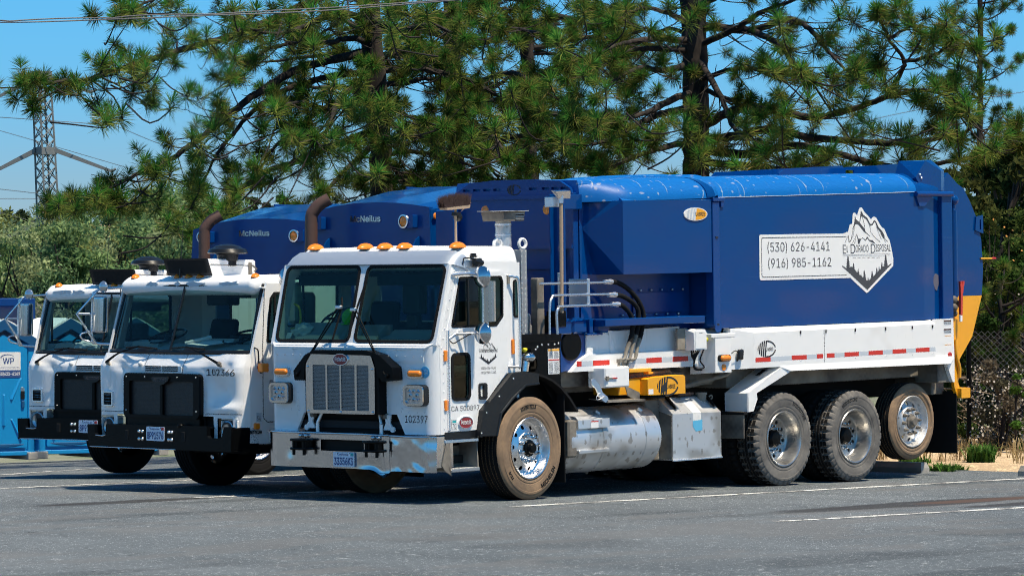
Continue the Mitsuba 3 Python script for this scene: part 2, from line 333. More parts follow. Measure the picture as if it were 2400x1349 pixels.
def painted_line(p, q, w=0.125):
    global lines
    p, q = np.array(p, float), np.array(q, float); n = max(2, int(np.linalg.norm(q - p) / 0.4)); t = np.linspace(0, 1, n)[:, None]
    c = p + (q - p) * t; d = (q - p) / np.linalg.norm(q - p); s = np.array([-d[1], d[0]]) * w / 2
    v = np.concatenate([c - s, c + s]); v = np.column_stack([v, ground_z(v[:, 1]) + 0.004]); k = np.arange(n - 1)
    f = np.vstack([np.stack([k, k + 1, k + n + 1], 1), np.stack([k, k + n + 1, k + n], 1)])
    key = 'parking_lot__painted_line' + (f'_{lines:03d}' if lines else ''); lines += 1; USED.add(key)
    scene[key] = mikit.ply(trimesh.Trimesh(v, f, process=False), 'line_paint')
painted_line((0.3, -2.03), (10.0, -2.24)); painted_line((-0.1, -5.68), (10.0, -6.4)); painted_line((-0.6, 1.62), (9.5, 1.55))
painted_line((-0.4, 5.35), (9.5, 5.3)); painted_line((-1.5, 7.9), (-0.2, 7.75), 0.08); painted_line((3.2, 9.8), (8.0, 12.0))
# ---------------------------------------------------------------- wheels
def closed_lathe(profile, n, c=(0, 0, 0)):
    pr = list(profile) + [profile[0]]
    m = lathe(pr, n, 'y'); m.merge_vertices()
    if m.volume < 0: m.invert()
    return m3.Manifold(m3.Mesh(np.asarray(m.vertices, np.float32), np.asarray(m.faces, np.uint32)))
def tyre_mesh(R, w, rr, lugs=0):
    n = 200 if lugs else 120
    half = [(rr, -0.030), (rr + 0.012, -0.006), (rr + 0.03, 0.004), (rr + 0.05, 0.005), (rr + 0.054, 0.0015), (rr + 0.062, 0.0015), (rr + 0.066, 0.006), ((rr + R) / 2, 0.014), (R - 0.085, 0.012), (R - 0.08, 0.016), (R - 0.06, 0.014), (R - 0.055, 0.009), (R - 0.03, 0.002), (R - 0.012, -0.008), (R - 0.003, -0.022)]
    tread = []
    for k in range(1, 5):
        h = -w * (0.1 + 0.8 * k / 5.0)
        tread += [(R, h + 0.008), (R - 0.014, h + 0.005), (R - 0.014, h - 0.005), (R, h - 0.008)]
    pr = np.array(half + tread + [(r, -w - h) for r, h in half[::-1]])
    m = lathe(pr, n, 'y')
    if lugs:
        v = m.vertices.reshape(len(pr), n, 3); rad = np.hypot(v[..., 0], v[..., 2]); ang = np.arange(n) * 2 * np.pi / n
        frac = (ang * lugs / (2 * np.pi)) % 1.0
        hh = -pr[:, 1]
        outer = (pr[:, 0] > R - 0.07) & ((hh < 0.085) | (hh > w - 0.085))
        cut = outer[:, None] & (frac[None, :] < 0.19)
        deep = np.where(pr[:, 0] > R - 0.035, 0.022, 0.008)[:, None]
        new = np.where(cut, rad - deep, rad)
        v[..., 0] *= new / rad; v[..., 2] *= new / rad
        m.vertices = v.reshape(-1, 3)
    return m
def arc_text(s, h, width, radius, mid, y, depth=0.003, flip=False):
    """lettering bent round the sidewall; mid = the angle of its middle (0 = towards +x, 90 = up)"""
    m = text(s, h, width, depth, True); v = m.vertices
    a = mid + ((v[:, 0] - width / 2) / radius) * (1 if flip else -1)
    r = radius + (h / 2 - v[:, 1] if flip else v[:, 1] - h / 2)
    m.vertices = np.stack([r * np.cos(a), y - v[:, 2], r * np.sin(a)], 1); return m
def rim_convex(rr, holes=10, big=0.023):
    body = closed_lathe([(rr + 0.012, 0.004), (rr + 0.004, 0.012), (rr - 0.006, 0.006), (rr - 0.022, -0.030), (rr - 0.03, -0.075), (rr - 0.05, -0.082), (0.175, -0.045), (0.165, -0.032), (0.118, -0.026), (0.112, -0.02), (0.09, -0.02), (0.09, -0.05), (0.16, -0.055), (rr - 0.05, -0.10), (rr - 0.016, -0.10), (rr - 0.008, -0.04), (rr + 0.012, -0.006)], 96)
    for k in range(holes):
        a = (k + 0.5) * 2 * math.pi / holes; rad = (rr + 0.13) / 2
        body -= m3.Manifold.cylinder(0.3, big, big, 20, True).rotate([90, 0, 0]).translate([rad * math.cos(a), 0, rad * math.sin(a)])
    return body
def rim_dish(rr, holes=10, depth=0.165):
    body = closed_lathe([(rr + 0.012, 0.004), (rr + 0.004, 0.012), (rr - 0.008, 0.006), (rr - 0.02, -0.02), (rr - 0.03, -0.06), (rr - 0.042, -depth + 0.02), (rr - 0.06, -depth), (0.17, -depth - 0.012), (0.10, -depth - 0.012), (0.10, -depth - 0.035), (0.17, -depth - 0.035), (rr - 0.05, -depth - 0.03), (rr - 0.03, -depth + 0.01), (rr - 0.012, -0.03), (rr + 0.012, -0.01)], 96)
    for k in range(holes):
        a = (k + 0.5) * 2 * math.pi / holes; rad = 0.198
        body -= m3.Manifold.cylinder(0.2, 0.022, 0.022, 20, True).rotate([90, 0, 0]).translate([rad * math.cos(a), depth, rad * math.sin(a)])
    return body
def spin(m, a):
    m = m.copy() if isinstance(m, trimesh.Trimesh) else tm(m)
    c, s = math.cos(a), math.sin(a); v = m.vertices
    m.vertices = np.stack([c * v[:, 0] - s * v[:, 2], v[:, 1], s * v[:, 0] + c * v[:, 2]], 1); return m
def steer(m, a):
    m = m.copy(); c, s = math.cos(a), math.sin(a); v = m.vertices
    m.vertices = np.stack([c * v[:, 0] - s * v[:, 1], s * v[:, 0] + c * v[:, 1], v[:, 2]], 1); return m
_W = {}
def cached(k, fn):
    if k not in _W: _W[k] = fn()
    return _W[k]
def wheel(truck, T, x, y, z, kind, near=True, yaw=0.0, tyre='tan_tyre', label=None, detail=True, a0=0.0):
    """one wheel with its outer face at y (local); kind: steer / drive / tag"""
    sub = Thing.__new__(Thing); sub.key = truck.key; sub.T = T
    R, w, rr = {'steer': (0.538, 0.300, 0.312), 'drive': (0.525, 0.270, 0.300), 'tag': (0.450, 0.255, 0.292)}[kind]
    def put(m):
        m = spin(m, a0) if a0 else (m if isinstance(m, trimesh.Trimesh) else tm(m))
        if yaw: m = steer(m, yaw)
        m = m if near else mirrored(m)
        m = m.copy(); m.vertices = m.vertices + [x, y, z]; return m
    tm_ = cached(('t', kind), lambda: tyre_mesh(R, w, rr, 38 if kind == 'drive' else 0))
    cr = np.hypot(tm_.triangles_center[:, 0], tm_.triangles_center[:, 2])
    key = sub.add('wheel', put(trimesh.Trimesh(tm_.vertices, tm_.faces[cr < R - 0.006], process=False)), tyre, smooth=35, label=label)
    sub.add('tread', put(trimesh.Trimesh(tm_.vertices, tm_.faces[cr >= R - 0.006], process=False)), 'rubber', smooth=35, parent=key)
    rim = cached(('r', kind), lambda: tm(rim_dish(rr) if kind == 'drive' else rim_convex(rr)))
    sub.add('rim', put(rim), {'drive': 'dusty_rim', 'tag': 'dull_aluminium', 'steer': 'polished'}[kind], smooth=35, parent=key)
    if kind == 'drive':
        hub = cat(lathe([(0.0, -0.10), (0.075, -0.105), (0.095, -0.125), (0.10, -0.20)], 32, 'y'))
        ny, nr = -0.16, 0.143
    else:
        hub = cat(lathe([(0.0, 0.045), (0.045, 0.045), (0.058, 0.03), (0.062, 0.005), (0.085, -0.004), (0.092, -0.05)], 32, 'y'))
        ny, nr = -0.008, 0.143
    sub.add('hub', put(hub), 'black_paint' if kind != 'tag' else 'grimy_metal', smooth=35, parent=key)
    if detail:
        nut = lathe([(0.0, 0.034), (0.011, 0.032), (0.0155, 0.018), (0.0155, 0.004), (0.021, 0.0), (0.021, -0.02)], 8, 'y')
        for k in range(10):
            a = k * 2 * math.pi / 10; q = nut.copy(); q.vertices = q.vertices + [nr * math.cos(a), -ny, nr * math.sin(a)]
            sub.add('lug_nut', put(q), 'chrome' if kind != 'tag' else 'grimy_metal', smooth=40, parent=key)
    if kind == 'steer' and near and detail:
        for s, h, wd, mid, fl in (('315/80 R22.5', 0.036, 0.26, math.radians(83), False), ('MICHELIN', 0.046, 0.30, math.radians(-62), True), ('XZUS', 0.03, 0.10, math.radians(205), False)):
            sub.add('sidewall_lettering', put(arc_text(s, h, wd, 0.435, mid, -0.0125, 0.004, fl)), 'rubber', smooth=False, parent=key)
    if kind == 'drive' and near and detail:
        for s, h, wd, mid in (('BRIDGESTONE', 0.034, 0.30, math.radians(38)),):
            sub.add('sidewall_lettering', put(arc_text(s, h, wd, 0.42, mid, -0.012, 0.003)), 'rubber', smooth=False, parent=key)
    return key

# ---------------------------------------------------------------- emblems (flat art in their own drawing units)
def stroke(pts, w): return sg.LineString(pts).buffer(w / 2, cap_style=2, join_style=2)
MOUNTAIN_EDGE = [(130, 440), (150, 425), (165, 435), (190, 335), (210, 320), (222, 325), (235, 190), (245, 170), (265, 168), (295, 205), (320, 125), (335, 100), (360, 97), (400, 165), (440, 205), (487, 262), (505, 235), (530, 222), (560, 240), (610, 335), (640, 378), (665, 385), (720, 515), (740, 545), (770, 680), (790, 800), (787, 905), (425, 1262), (405, 1262), (195, 1060), (195, 1050), (100, 1050), (100, 450)]
def mountain_art():
    dark = [PG([(345, 150), (352, 145), (380, 200), (430, 235), (470, 318), (480, 325), (500, 318), (528, 270), (545, 282), (560, 300), (585, 365), (640, 425), (668, 525), (655, 525), (620, 450), (565, 375), (545, 305), (530, 292), (512, 330), (482, 352), (465, 345), (420, 262), (370, 222), (345, 225), (330, 300), (325, 300), (338, 200)]),
            PG([(262, 222), (270, 222), (275, 255), (330, 305), (400, 400), (405, 430), (465, 490), (380, 425), (320, 345), (290, 320), (262, 330), (245, 370), (220, 400), (235, 365), (250, 320)]),
            PG([(275, 460), (285, 465), (305, 520), (345, 525), (318, 598), (300, 590), (295, 520)]), PG([(425, 500), (435, 500), (455, 540), (500, 545), (545, 598), (460, 560), (430, 520), (405, 555), (365, 515), (350, 530), (360, 505), (402, 540)]),
            PG([(620, 425), (640, 425), (668, 480), (672, 525), (655, 528), (615, 460)])]
    for pts, w in (([(165, 480), (120, 575)], 4), ([(170, 478), (178, 570)], 8), ([(240, 380), (200, 560)], 5), ([(262, 345), (235, 480), (185, 570)], 4), ([(272, 480), (255, 590)], 5), ([(255, 520), (225, 580)], 4),
                   ([(365, 225), (390, 330), (398, 420)], 5), ([(465, 345), (480, 440), (545, 520), (605, 570)], 5), ([(560, 370), (590, 450), (625, 535)], 4), ([(665, 520), (680, 580)], 5), ([(675, 530), (715, 572)], 6), ([(405, 430), (465, 492)], 6)):
        dark.append(stroke(pts, w))
    return unary_union(dark)
def forest_art():
    g = [PG([(72, 890), (85, 885), (130, 920), (215, 900), (300, 1000), (410, 1095), (425, 1098), (440, 1095), (540, 1010), (640, 910), (715, 900), (750, 872), (762, 880), (420, 1225)])]
    for x, top, bot, w in ((160, 752, 930, 32), (235, 852, 990, 24), (298, 940, 1030, 20), (335, 1005, 1060, 12), (382, 955, 1085, 26), (432, 1055, 1110, 14), (490, 968, 1080, 24), (555, 925, 1030, 20), (588, 915, 990, 12), (627, 852, 960, 20), (682, 750, 920, 34)):
        n = 6; L, Rr = [], []
        for k in range(n):
            t0, t1 = k / n, (k + 1) / n
            L += [(x - w * t0 * 0.55 - 2, top + (bot - top) * t0), (x - w * (0.25 + 0.75 * t1), top + (bot - top) * t1)]
            Rr += [(x + w * t0 * 0.55 + 2, top + (bot - top) * t0), (x + w * (0.25 + 0.75 * t1), top + (bot - top) * t1)]
        g.append(sg.Polygon(L + Rr[::-1]).buffer(0))
    return unary_union(g)
def art(g, x0, z0, kx, kz, ox=0, oz=0):
    """drawing units (y down) to metres in the (x, z) plane"""
    return sa.translate(sa.scale(sa.translate(g, -ox, -oz), kx, -kz, origin=(0, 0)), x0, z0)
def oval_logo(bars=True):
    """an open ring with slanted bars at its left, in a unit box (width 2, height 1.15)"""
    ring = sa.scale(sg.Point(0, 0).buffer(1, 40), 1, 0.58).difference(sa.scale(sg.Point(0, 0).buffer(1, 40), 0.88, 0.48))
    ring = ring.difference(sg.box(-2, -1, -0.1, 1)).difference(sg.box(0.85, -0.07, 2, 0.10))
    inner = sa.scale(sg.Point(0, 0).buffer(1, 40), 1, 0.58); out = [ring]
    for k in range(5):
        x = -1.0 + 0.22 * k; b = PG([(x - 0.16, -0.7), (x - 0.03, -0.7), (x + 0.17, 0.7), (x + 0.04, 0.7)]); out.append(b.intersection(inner))
    return unary_union(out)
LOGO = oval_logo(); MOUNT, FOREST = mountain_art(), forest_art()
def logo_side(x, z, w, y, d=0.002):
    g = sa.translate(sa.scale(LOGO, w / 2, w / 2, origin=(0, 0)), x, z)
    return cat(xz(g, y - d, y), side_text('LABRIE', x - 0.04 * w, z - 0.07 * w, y, 0.12 * w, 0.40 * w, d))
def script_badge(thing, x, z, y, w, side=True, xf=0.0):
    """maroon oval badge with pale lettering"""
    g = sa.scale(sg.Point(0, 0).buffer(1, 32), w / 2, w * 0.28); g2 = sa.scale(sg.Point(0, 0).buffer(1, 32), w / 2 * 1.06, w * 0.31)
    if side:
        k = thing.add('maker_badge', cat(xz(sa.translate(g, x, z), y - 0.014, y)), 'maroon'); thing.add('rim', xz(sa.translate(g2.difference(g), x, z), y - 0.017, y), 'polished', parent=k)
        thing.add('lettering', side_text('Peterbilt', x - w * 0.38, z - w * 0.09, y - 0.014, w * 0.22, w * 0.76, 0.003), 'paper', False, parent=k)
    else:
        k = thing.add('maker_badge', yz(sa.translate(g, x, z), xf - 0.014, xf), 'maroon'); thing.add('rim', yz(sa.translate(g2.difference(g), x, z), xf - 0.017, xf), 'polished', parent=k)
        thing.add('lettering', front_text('Peterbilt', x + w * 0.38, z - w * 0.09, xf - 0.014, w * 0.22, w * 0.76, 0.003), 'paper', False, parent=k)
def licence_plate(thing, y, z, x, number, top, sticker):
    """front plate centred at (y, z), facing -x"""
    g = rect(y - 0.152, y + 0.152, z - 0.076, z + 0.076, 0.012)
    k = thing.add('licence_plate', yz(g, x - 0.004, x), 'plate_white')
    thing.add('lettering', cat(front_text(number, y + 0.136, z - 0.056, x - 0.004, 0.074, 0.27, 0.003, True), front_text('LIC. PLATE'[:0] + 'California', y + 0.085, z + 0.042, x - 0.004, 0.020, 0.15, 0.002)), 'plate_blue', False, parent=k)
    thing.add('sticker', yz(rect(y - 0.142, y - 0.102, z + 0.038, z + 0.068), x - 0.007, x - 0.004), sticker, parent=k)
    for s in (-1, 1): thing.add('screw', cat(lathe([(0, -0.008), (0.007, -0.006), (0.008, 0)], 8, 'x', (x - 0.004, y + s * 0.09, z + 0.064))), 'chrome', parent=k)
# ================================================================ the near truck: cab-over with side-loading body
AL = 0.0218                       # it stands a little nose-down on its springs
R_ = np.array([[math.cos(AL), 0, -math.sin(AL)], [0, 1, 0], [math.sin(AL), 0, math.cos(AL)]]); TA = np.eye(4); TA[:3, :3] = R_; TA[:3, 3] = np.array([1.47, 0, 0]) - R_ @ [1.47, 0, 0]
A = Thing('garbage_truck', 'nearest garbage truck with chrome bumper, blue side-loading body and phone number sign on its side', 'garbage truck', TA, 'garbage trucks parked in a row')
W2 = 1.19
door = [(0.284, 0.765), (0.284, 1.80), (0.45, 2.385), (1.12, 2.385), (1.185, 2.32), (1.185, 1.353), (0.786, 0.995), (0.743, 0.765)]
dwin = [(0.325, 1.815), (0.462, 2.335), (1.10, 2.335), (1.13, 2.28), (1.125, 1.915), (1.02, 1.815)]
swin = [(0.335, 1.085), (0.59, 1.085), (0.59, 1.545), (0.335, 1.545)]
side = PG([(0.17, 0.74), (0.17, 1.66), (0.40, 2.47), (1.40, 2.47), (1.40, 1.315), (1.19, 1.315), (0.74, 0.95), (0.70, 0.72), (0.69, 0.735), (0.17, 0.735)])
doorp, dw, sw = PG(door, 0.02), PG(dwin, 0.03), PG(swin, 0.05)
bw = rect(1.305, 1.385, 1.91, 2.28, 0.02)
hole_frame = sg.Polygon(door).buffer(-0.03)
shell = [xz(side.difference(hole_frame).difference(bw), -W2, -W2 + 0.03), xz(side.difference(hole_frame).difference(bw), W2 - 0.03, W2)]
back = rect(-W2 + 0.03, W2 - 0.03, 0.9, 2.47).difference(rect(-0.80, 0.80, 1.86, 2.36, 0.06))
shell.append(yz(back, 1.37, 1.40))
# windscreen frame in its own sloping plane
WX0, WZ0, WX1, WZ1 = 0.11, 1.655, 0.335, 2.47
def ws_map(m, off=0.0):
    """(y, s, h): s along the slope; h out of the glass"""
    v = m.vertices; d = np.array([WX1 - WX0, WZ1 - WZ0]); L = np.linalg.norm(d); d /= L; nrm = np.array([-d[1], d[0]])
    m = m.copy(); h = v[:, 2] + off
    m.vertices = np.stack([WX0 + d[0] * v[:, 1] + nrm[0] * h, -v[:, 0], WZ0 + d[1] * v[:, 1] + nrm[1] * h], 1); return m
WL = math.hypot(WX1 - WX0, WZ1 - WZ0)
panes = [PG([(0.045 * -1, 0.02), (-1.115, 0.02), (-1.135, WL - 0.02), (-0.06, WL - 0.02)], 0.07), PG([(0.03, 0.02), (1.135, 0.02), (1.15, WL - 0.02), (0.045, WL - 0.02)], 0.07)]
frame = rect(-1.19, 1.19, -0.01, WL).difference(unary_union(panes))
shell.append(ws_map(ext(frame, 0.03), -0.03))
for s in (-1, 1):      # rounded posts beside the windscreen
    shell.append(hull(np.concatenate([[(WX0 + 0.005, s * 1.10, 1.64), (WX0 + 0.06, s * W2, 1.64), (0.30, s * W2, 1.64)], [(0.35, s * 1.10, 2.47), (0.40, s * W2, 2.47), (0.46, s * W2, 2.47)]]) if False else [(0.17, s * W2, 1.64), (0.20, s * (W2 - 0.02), 1.64), (0.40, s * W2, 2.47), (0.43, s * (W2 - 0.02), 2.47), (0.125, s * 1.17, 1.655), (0.345, s * 1.17, 2.47)]))
cabkey = A.add('cab', cat(*shell), 'white_paint', smooth=False)
for y_ in (-0.0,):
    for sgn in (-1, 1):
        riv = [ball((0.19 + 0.215 * t - 0.0 * sgn, sgn * (W2 + 0.001), 1.60 + 0.80 * t), 0.008, sub=1) for t in np.linspace(0.02, 1, 9)] + [ball((0.22, sgn * (W2 + 0.001), z), 0.008, sub=1) for z in np.linspace(0.8, 1.55, 9)]
        A.add('rivet_row', cat(*riv), 'brushed_steel', parent=cabkey, kind='stuff')
A.add('roof', rounded([(0.64, s * 1.08, 2.555) for s in (-1, 1)] + [(1.315, s * 1.09, 2.555) for s in (-1, 1)] + [(0.57, s * 1.105, 2.475) for s in (-1, 1)] + [(1.325, s * 1.105, 2.475) for s in (-1, 1)] + [(0.9, 0, 2.575)], 0.085), 'white_paint', smooth=40)
A.add('ceiling_lining', cb(0.5, 1.36, -1.13, 1.13, 2.34, 2.385, 0.004), 'interior_dark')
# front sheet with rounded corners and the black opening under the grille
def plan_front(x0, r, xb, t):
    out = [(xb, -W2)] + [(x0 + r - r * math.sin(a), -W2 + r - r * math.cos(a)) for a in np.linspace(0, math.pi / 2, 9)]
    out += [(x, -y) for x, y in out[::-1]]
    inn = [(x + t if x < xb else xb, max(-W2 + t, min(W2 - t, y))) for x, y in out]
    return sg.Polygon(out + inn[::-1]).buffer(0)
sheet = xy(plan_front(0.07, 0.13, 0.285, 0.03), 0.735, 1.64)
sheet.merge_vertices()
F = m3.Manifold(m3.Mesh(np.asarray(sheet.vertices, np.float32), np.asarray(sheet.faces, np.uint32)))
cut = yz(PG([(0.80, 0.70), (-0.80, 0.70), (-0.67, 0.935), (0.67, 0.935)]), -0.05, 0.15); cut.merge_vertices()
F -= m3.Manifold(m3.Mesh(np.asarray(cut.vertices, np.float32), np.asarray(cut.faces, np.uint32)))
fp = A.add('front_panel', F, 'white_paint', smooth=30)
sill = hull([(0.055, -1.08, 1.62), (0.055, 1.08, 1.62), (0.115, -1.17, 1.665), (0.115, 1.17, 1.665), (0.16, -1.185, 1.62), (0.16, 1.185, 1.62), (0.055, -1.08, 1.60), (0.055, 1.08, 1.60)])
A.add('windscreen_sill', sill, 'white_paint', parent=fp)
over = rect(-1.06, 1.06, 1.476, 1.606)
for c in (0.75, -0.75): over = over.difference(PG([(c - 0.09, 1.62), (c + 0.09, 1.62), (c + 0.05, 1.575), (c - 0.05, 1.575)]))
A.add('riveted_strip', yz(over, 0.058, 0.068), 'white_paint', parent=fp)
A.add('rivet', cat(*[ball((0.056, y, 1.535), 0.009, sub=1) for y in np.linspace(-1.04, 1.04, 19)] + [ball((0.068, y, z), 0.008, sub=1) for y in (-0.75, 0.75) for z in (1.0, 1.07, 1.14)] + [ball((0.068, y, 0.965), 0.008, sub=1) for y in (-0.74, -0.85, -0.97, -1.06, 0.74, 0.85, 0.97)]), 'brushed_steel', parent=fp, kind='stuff')
# glass
for k, g in enumerate(panes):
    w = A.add('windscreen_pane', ws_map(ext(g.buffer(0.004), 0.0005)), 'glass', smooth=False)
    A.add('gasket', ws_map(ext(g.buffer(0.012).difference(g.buffer(-0.022)), 0.012), -0.004), 'rubber', parent=w)
for s, nm in ((-1, None), (1, None)):
    y0, y1 = (-W2 - 0.012, -W2 + 0.02) if s < 0 else (W2 - 0.02, W2 + 0.012)
    dk = A.add('door', xz(doorp.difference(dw).difference(sw), y0, y1), 'white_paint')
    yo = y0 - 0.004 if s < 0 else y1
    A.add('window', xz(dw.buffer(0.004), -W2 * (1 if s < 0 else -1), -W2 * (1 if s < 0 else -1) + 0.0005) if False else xz(dw.buffer(0.004), s * W2, s * W2 + 0.0005), 'glass', False, parent=dk)
    A.add('window_seal', xz(dw.difference(dw.buffer(-0.022)), *((y0 - 0.004, y0 + 0.02) if s < 0 else (y1 - 0.02, y1 + 0.004))), 'rubber', parent=dk)
    A.add('lower_window', xz(sw.buffer(0.004), s * W2, s * W2 + 0.0005), 'glass', False, parent=dk)
    A.add('lower_window_seal', xz(sw.buffer(0.016, quad_segs=5).difference(sw.buffer(-0.012)), *((y0 - 0.012, y0 + 0.01) if s < 0 else (y1 - 0.01, y1 + 0.012))), 'rubber', parent=dk)
    A.add('vent_post', cb(0.59, 0.615, s * W2 - 0.012, s * W2 + 0.012, 1.815, 2.335, 0.004), 'black_plastic', parent=dk)
    hy = (y0 - 0.018, y0) if s < 0 else (y1, y1 + 0.018)
    A.add('door_handle', cat(xz(rect(0.727, 0.85, 1.07, 1.24, 0.03).difference(rect(0.745, 0.80, 1.10, 1.215, 0.02)), *hy), xz(rect(0.79, 0.835, 1.09, 1.225, 0.012), hy[0] - 0.01 if s < 0 else hy[1], hy[1] if s < 0 else hy[1] + 0.01)), 'black_plastic', parent=dk)
    if s < 0:
        A.add('hinge_strip', cb(0.272, 0.294, y0 - 0.012, y0 + 0.012, 0.77, 1.80, 0.004), 'polished', parent=dk)
        yl = y0 - 0.0005
        k_ = 0.00030 * 1.17
        A.add('mountain_emblem', cat(xz(art(MOUNT, 0.755, 1.69, 0.00041, 0.00027, 80, 100), yl - 0.0012, yl), xz(art(FOREST, 0.745, 1.69, 0.00041, 0.000235, 72, 100), yl - 0.0012, yl)), 'ink', False, parent=dk)
        A.add('company_name', side_text('El Dorado Disposal', 0.748, 1.552, yl, 0.036, 0.28, 0.0012), 'ink', False, parent=dk)
        A.add('phone_number', side_text('(530) 626-4141', 0.775, 1.378, yl, 0.024, 0.225, 0.0012), 'ink', False, parent=dk); A.add('phone_number', side_text('(916) 985-1162', 0.775, 1.333, yl, 0.024, 0.225, 0.0012), 'ink', False, parent=dk)
        A.add('registration', side_text('CA 500897', 0.315, 0.966, yl, 0.052, 0.425, 0.0012), 'ink', False, parent=dk)
        st = A.add('sticker', xz(rect(0.313, 0.393, 0.78, 0.88), yl - 0.001, yl), 'ink', False, parent=dk)
        A.add('sticker', xz(rect(0.317, 0.389, 0.784, 0.876), yl - 0.002, yl - 0.001), 'clean_white', False, parent=dk)
        A.add('sticker_number', side_text('70', 0.325, 0.79, yl - 0.002, 0.05, 0.056, 0.001), 'ink', False, parent=dk)
        A.add('sticker', xz(rect(0.325, 0.38, 0.85, 0.872), yl - 0.003, yl - 0.002), 'teal_sticker', False, parent=dk)
script_badge(A, 0.518, 0.846, -W2 - 0.012, 0.20)
A.add('door_sill', cb(0.22, 0.72, -W2 - 0.006, -W2 + 0.05, 0.68, 0.757, 0.006), 'black_plastic')
A.add('door_sill', cb(0.22, 0.72, -W2 - 0.012, -W2 + 0.05, 0.645, 0.679, 0.004), 'polished')
# visor over the windscreen
bot = [(0.60, 1.20, 2.40), (0.50, 1.212, 2.432), (0.40, 1.208, 2.458), (0.335, 1.16, 2.468), (0.318, 1.05, 2.470)]
top = [(0.66, 1.185, 2.475), (0.60, 1.188, 2.53), (0.545, 1.17, 2.575), (0.50, 1.13, 2.598), (0.475, 1.03, 2.605)]
bot = bot + [(x, -y, z) for x, y, z in bot[::-1]]; top = top + [(x, -y, z) for x, y, z in top[::-1]]
b_, t_ = np.array(bot), np.array(top); n_ = len(b_); mid = (b_ + t_) / 2 + [-0.012, 0, 0.012]
vv = np.vstack([b_, mid, t_]); ff = []
for r_ in (0, 1):
    for k in range(n_ - 1): a = r_ * n_ + k; ff += [(a, a + 1, a + n_ + 1), (a, a + n_ + 1, a + n_)]
vis = trimesh.Trimesh(vv, np.array(ff), process=False); vis2 = vis.copy(); vis2.vertices = vis2.vertices + [0.012, 0, -0.012]
lip = tube(b_, 0.007, 6)
A.add('sun_visor', cat(vis, vis2, lip), 'visor_steel', smooth=40)
# marker lamps on the roof edge
def marker(thing, x, y, z, l=0.115, part='marker_lamp', sx=1.4):
    lens = ball((0, 0, 0), 1.0, (0.085 * sx * l / 0.115, 0.062 * l / 0.115, 0.055 * l / 0.115), 3); v = lens.vertices; v[:, 2] = np.maximum(v[:, 2], 0); lens.vertices = v + [x, y, z]
    rib = tube([(x + 0.085 * sx * l / 0.115 * math.cos(t), y, z + 0.002 + 0.056 * l / 0.115 * math.sin(t)) for t in np.linspace(0.1, math.pi - 0.1, 12)], 0.006, 6)
    k = thing.add(part, lens, 'amber', smooth=40); thing.add('rib', rib, 'amber', parent=k); thing.add('base', lathe([(0.0, 0.0), (0.07 * l / 0.115, 0), (0.07 * l / 0.115, 0.006)], 20, 'z', (x, y, z - 0.004)), 'black_plastic', parent=k)
for y in (0.99, 0.255, -0.03, -0.315, -1.06): marker(A, 0.60, y, 2.628)
# grille
gk = A.add('grille_housing', yz(PG([(0.53, 0.935), (-0.53, 0.935), (-0.53, 1.50), (-0.45, 1.575), (0.45, 1.575), (0.53, 1.50)]), -0.045, 0.075), 'black_paint')
op = [rect(a, b, 0.973, 1.44, 0.008) for a, b in ((-0.405, -0.235), (-0.205, -0.01), (0.01, 0.19), (0.215, 0.40))]
gs = A.add('grille_surround', yz(PG([(0.50, 0.937), (-0.49, 0.937), (-0.49, 1.42), (-0.44, 1.54), (0.45, 1.55), (0.50, 1.44)], 0.03).difference(unary_union(op)), -0.066, -0.046), 'chrome', label='chrome grille surround with three upright bars')
for g in op: A.add('mesh_screen', yz(g.buffer(0.003), -0.054, -0.05), 'mesh_screen', False, parent=gs)
for k in range(5): A.add('bolt', lathe([(0, -0.012), (0.012, -0.008), (0.013, 0)], 10, 'x', (-0.066, (-0.46, 0.47, -0.46, 0.47, 0.0)[k], (0.96, 0.96, 1.40, 1.42, 0.955)[k])), 'chrome', parent=gs)
script_badge(A, -0.018, 1.497, 0, 0.20, side=False, xf=-0.066)
cowl = PG([(0.66, 1.275), (0.675, 1.375), (0.505, 1.54), (0.38, 1.592), (-0.38, 1.592), (-0.56, 1.55), (-0.75, 1.42), (-0.765, 1.29), (-0.60, 1.275), (-0.53, 1.36), (-0.49, 1.50), (-0.43, 1.545), (0.43, 1.552), (0.505, 1.45), (0.52, 1.275)], 0.012)
ck = A.add('wiper_cowl', yz(cowl, -0.075, 0.065), 'black_paint', smooth=30)
for (py, side_) in ((0.625, 1), (-0.68, -1)):
    wk = A.add('wiper', tube([(0.045 + 0.27 * (z - 1.67) - 0.02, y, z) for y, z in ([(0.20, 1.70), (0.15, 2.02), (0.17, 2.13)] if side_ > 0 else [(-0.02, 1.70), (-0.07, 2.0), (-0.13, 2.25)])], 0.011, 6, 4), 'rubber')
    for d in (0.0, 0.05):
        yt, zt = ((0.185 - d, 2.03) if side_ > 0 else (-0.03 - d, 2.005))
        A.add('arm', tube([(-0.085, py - d * side_ * 0.6, 1.33 + d * 0.4), (-0.02, py + (yt - py) * 0.35, 1.56), (0.10, yt, zt)], 0.0075, 6), 'black_paint', parent=wk)
    A.add('clamp', cb(0.075, 0.115, min(yt, yt + 0.06) - 0.01, max(yt, yt + 0.06) + 0.01, zt - 0.015, zt + 0.02, 0.006), 'brushed_steel', parent=wk)
    A.add('pivot', lathe([(0, -0.10), (0.02, -0.095), (0.025, -0.07), (0.025, 0.0)], 14, 'x', (0, py, 1.335)), 'black_paint', parent=wk)
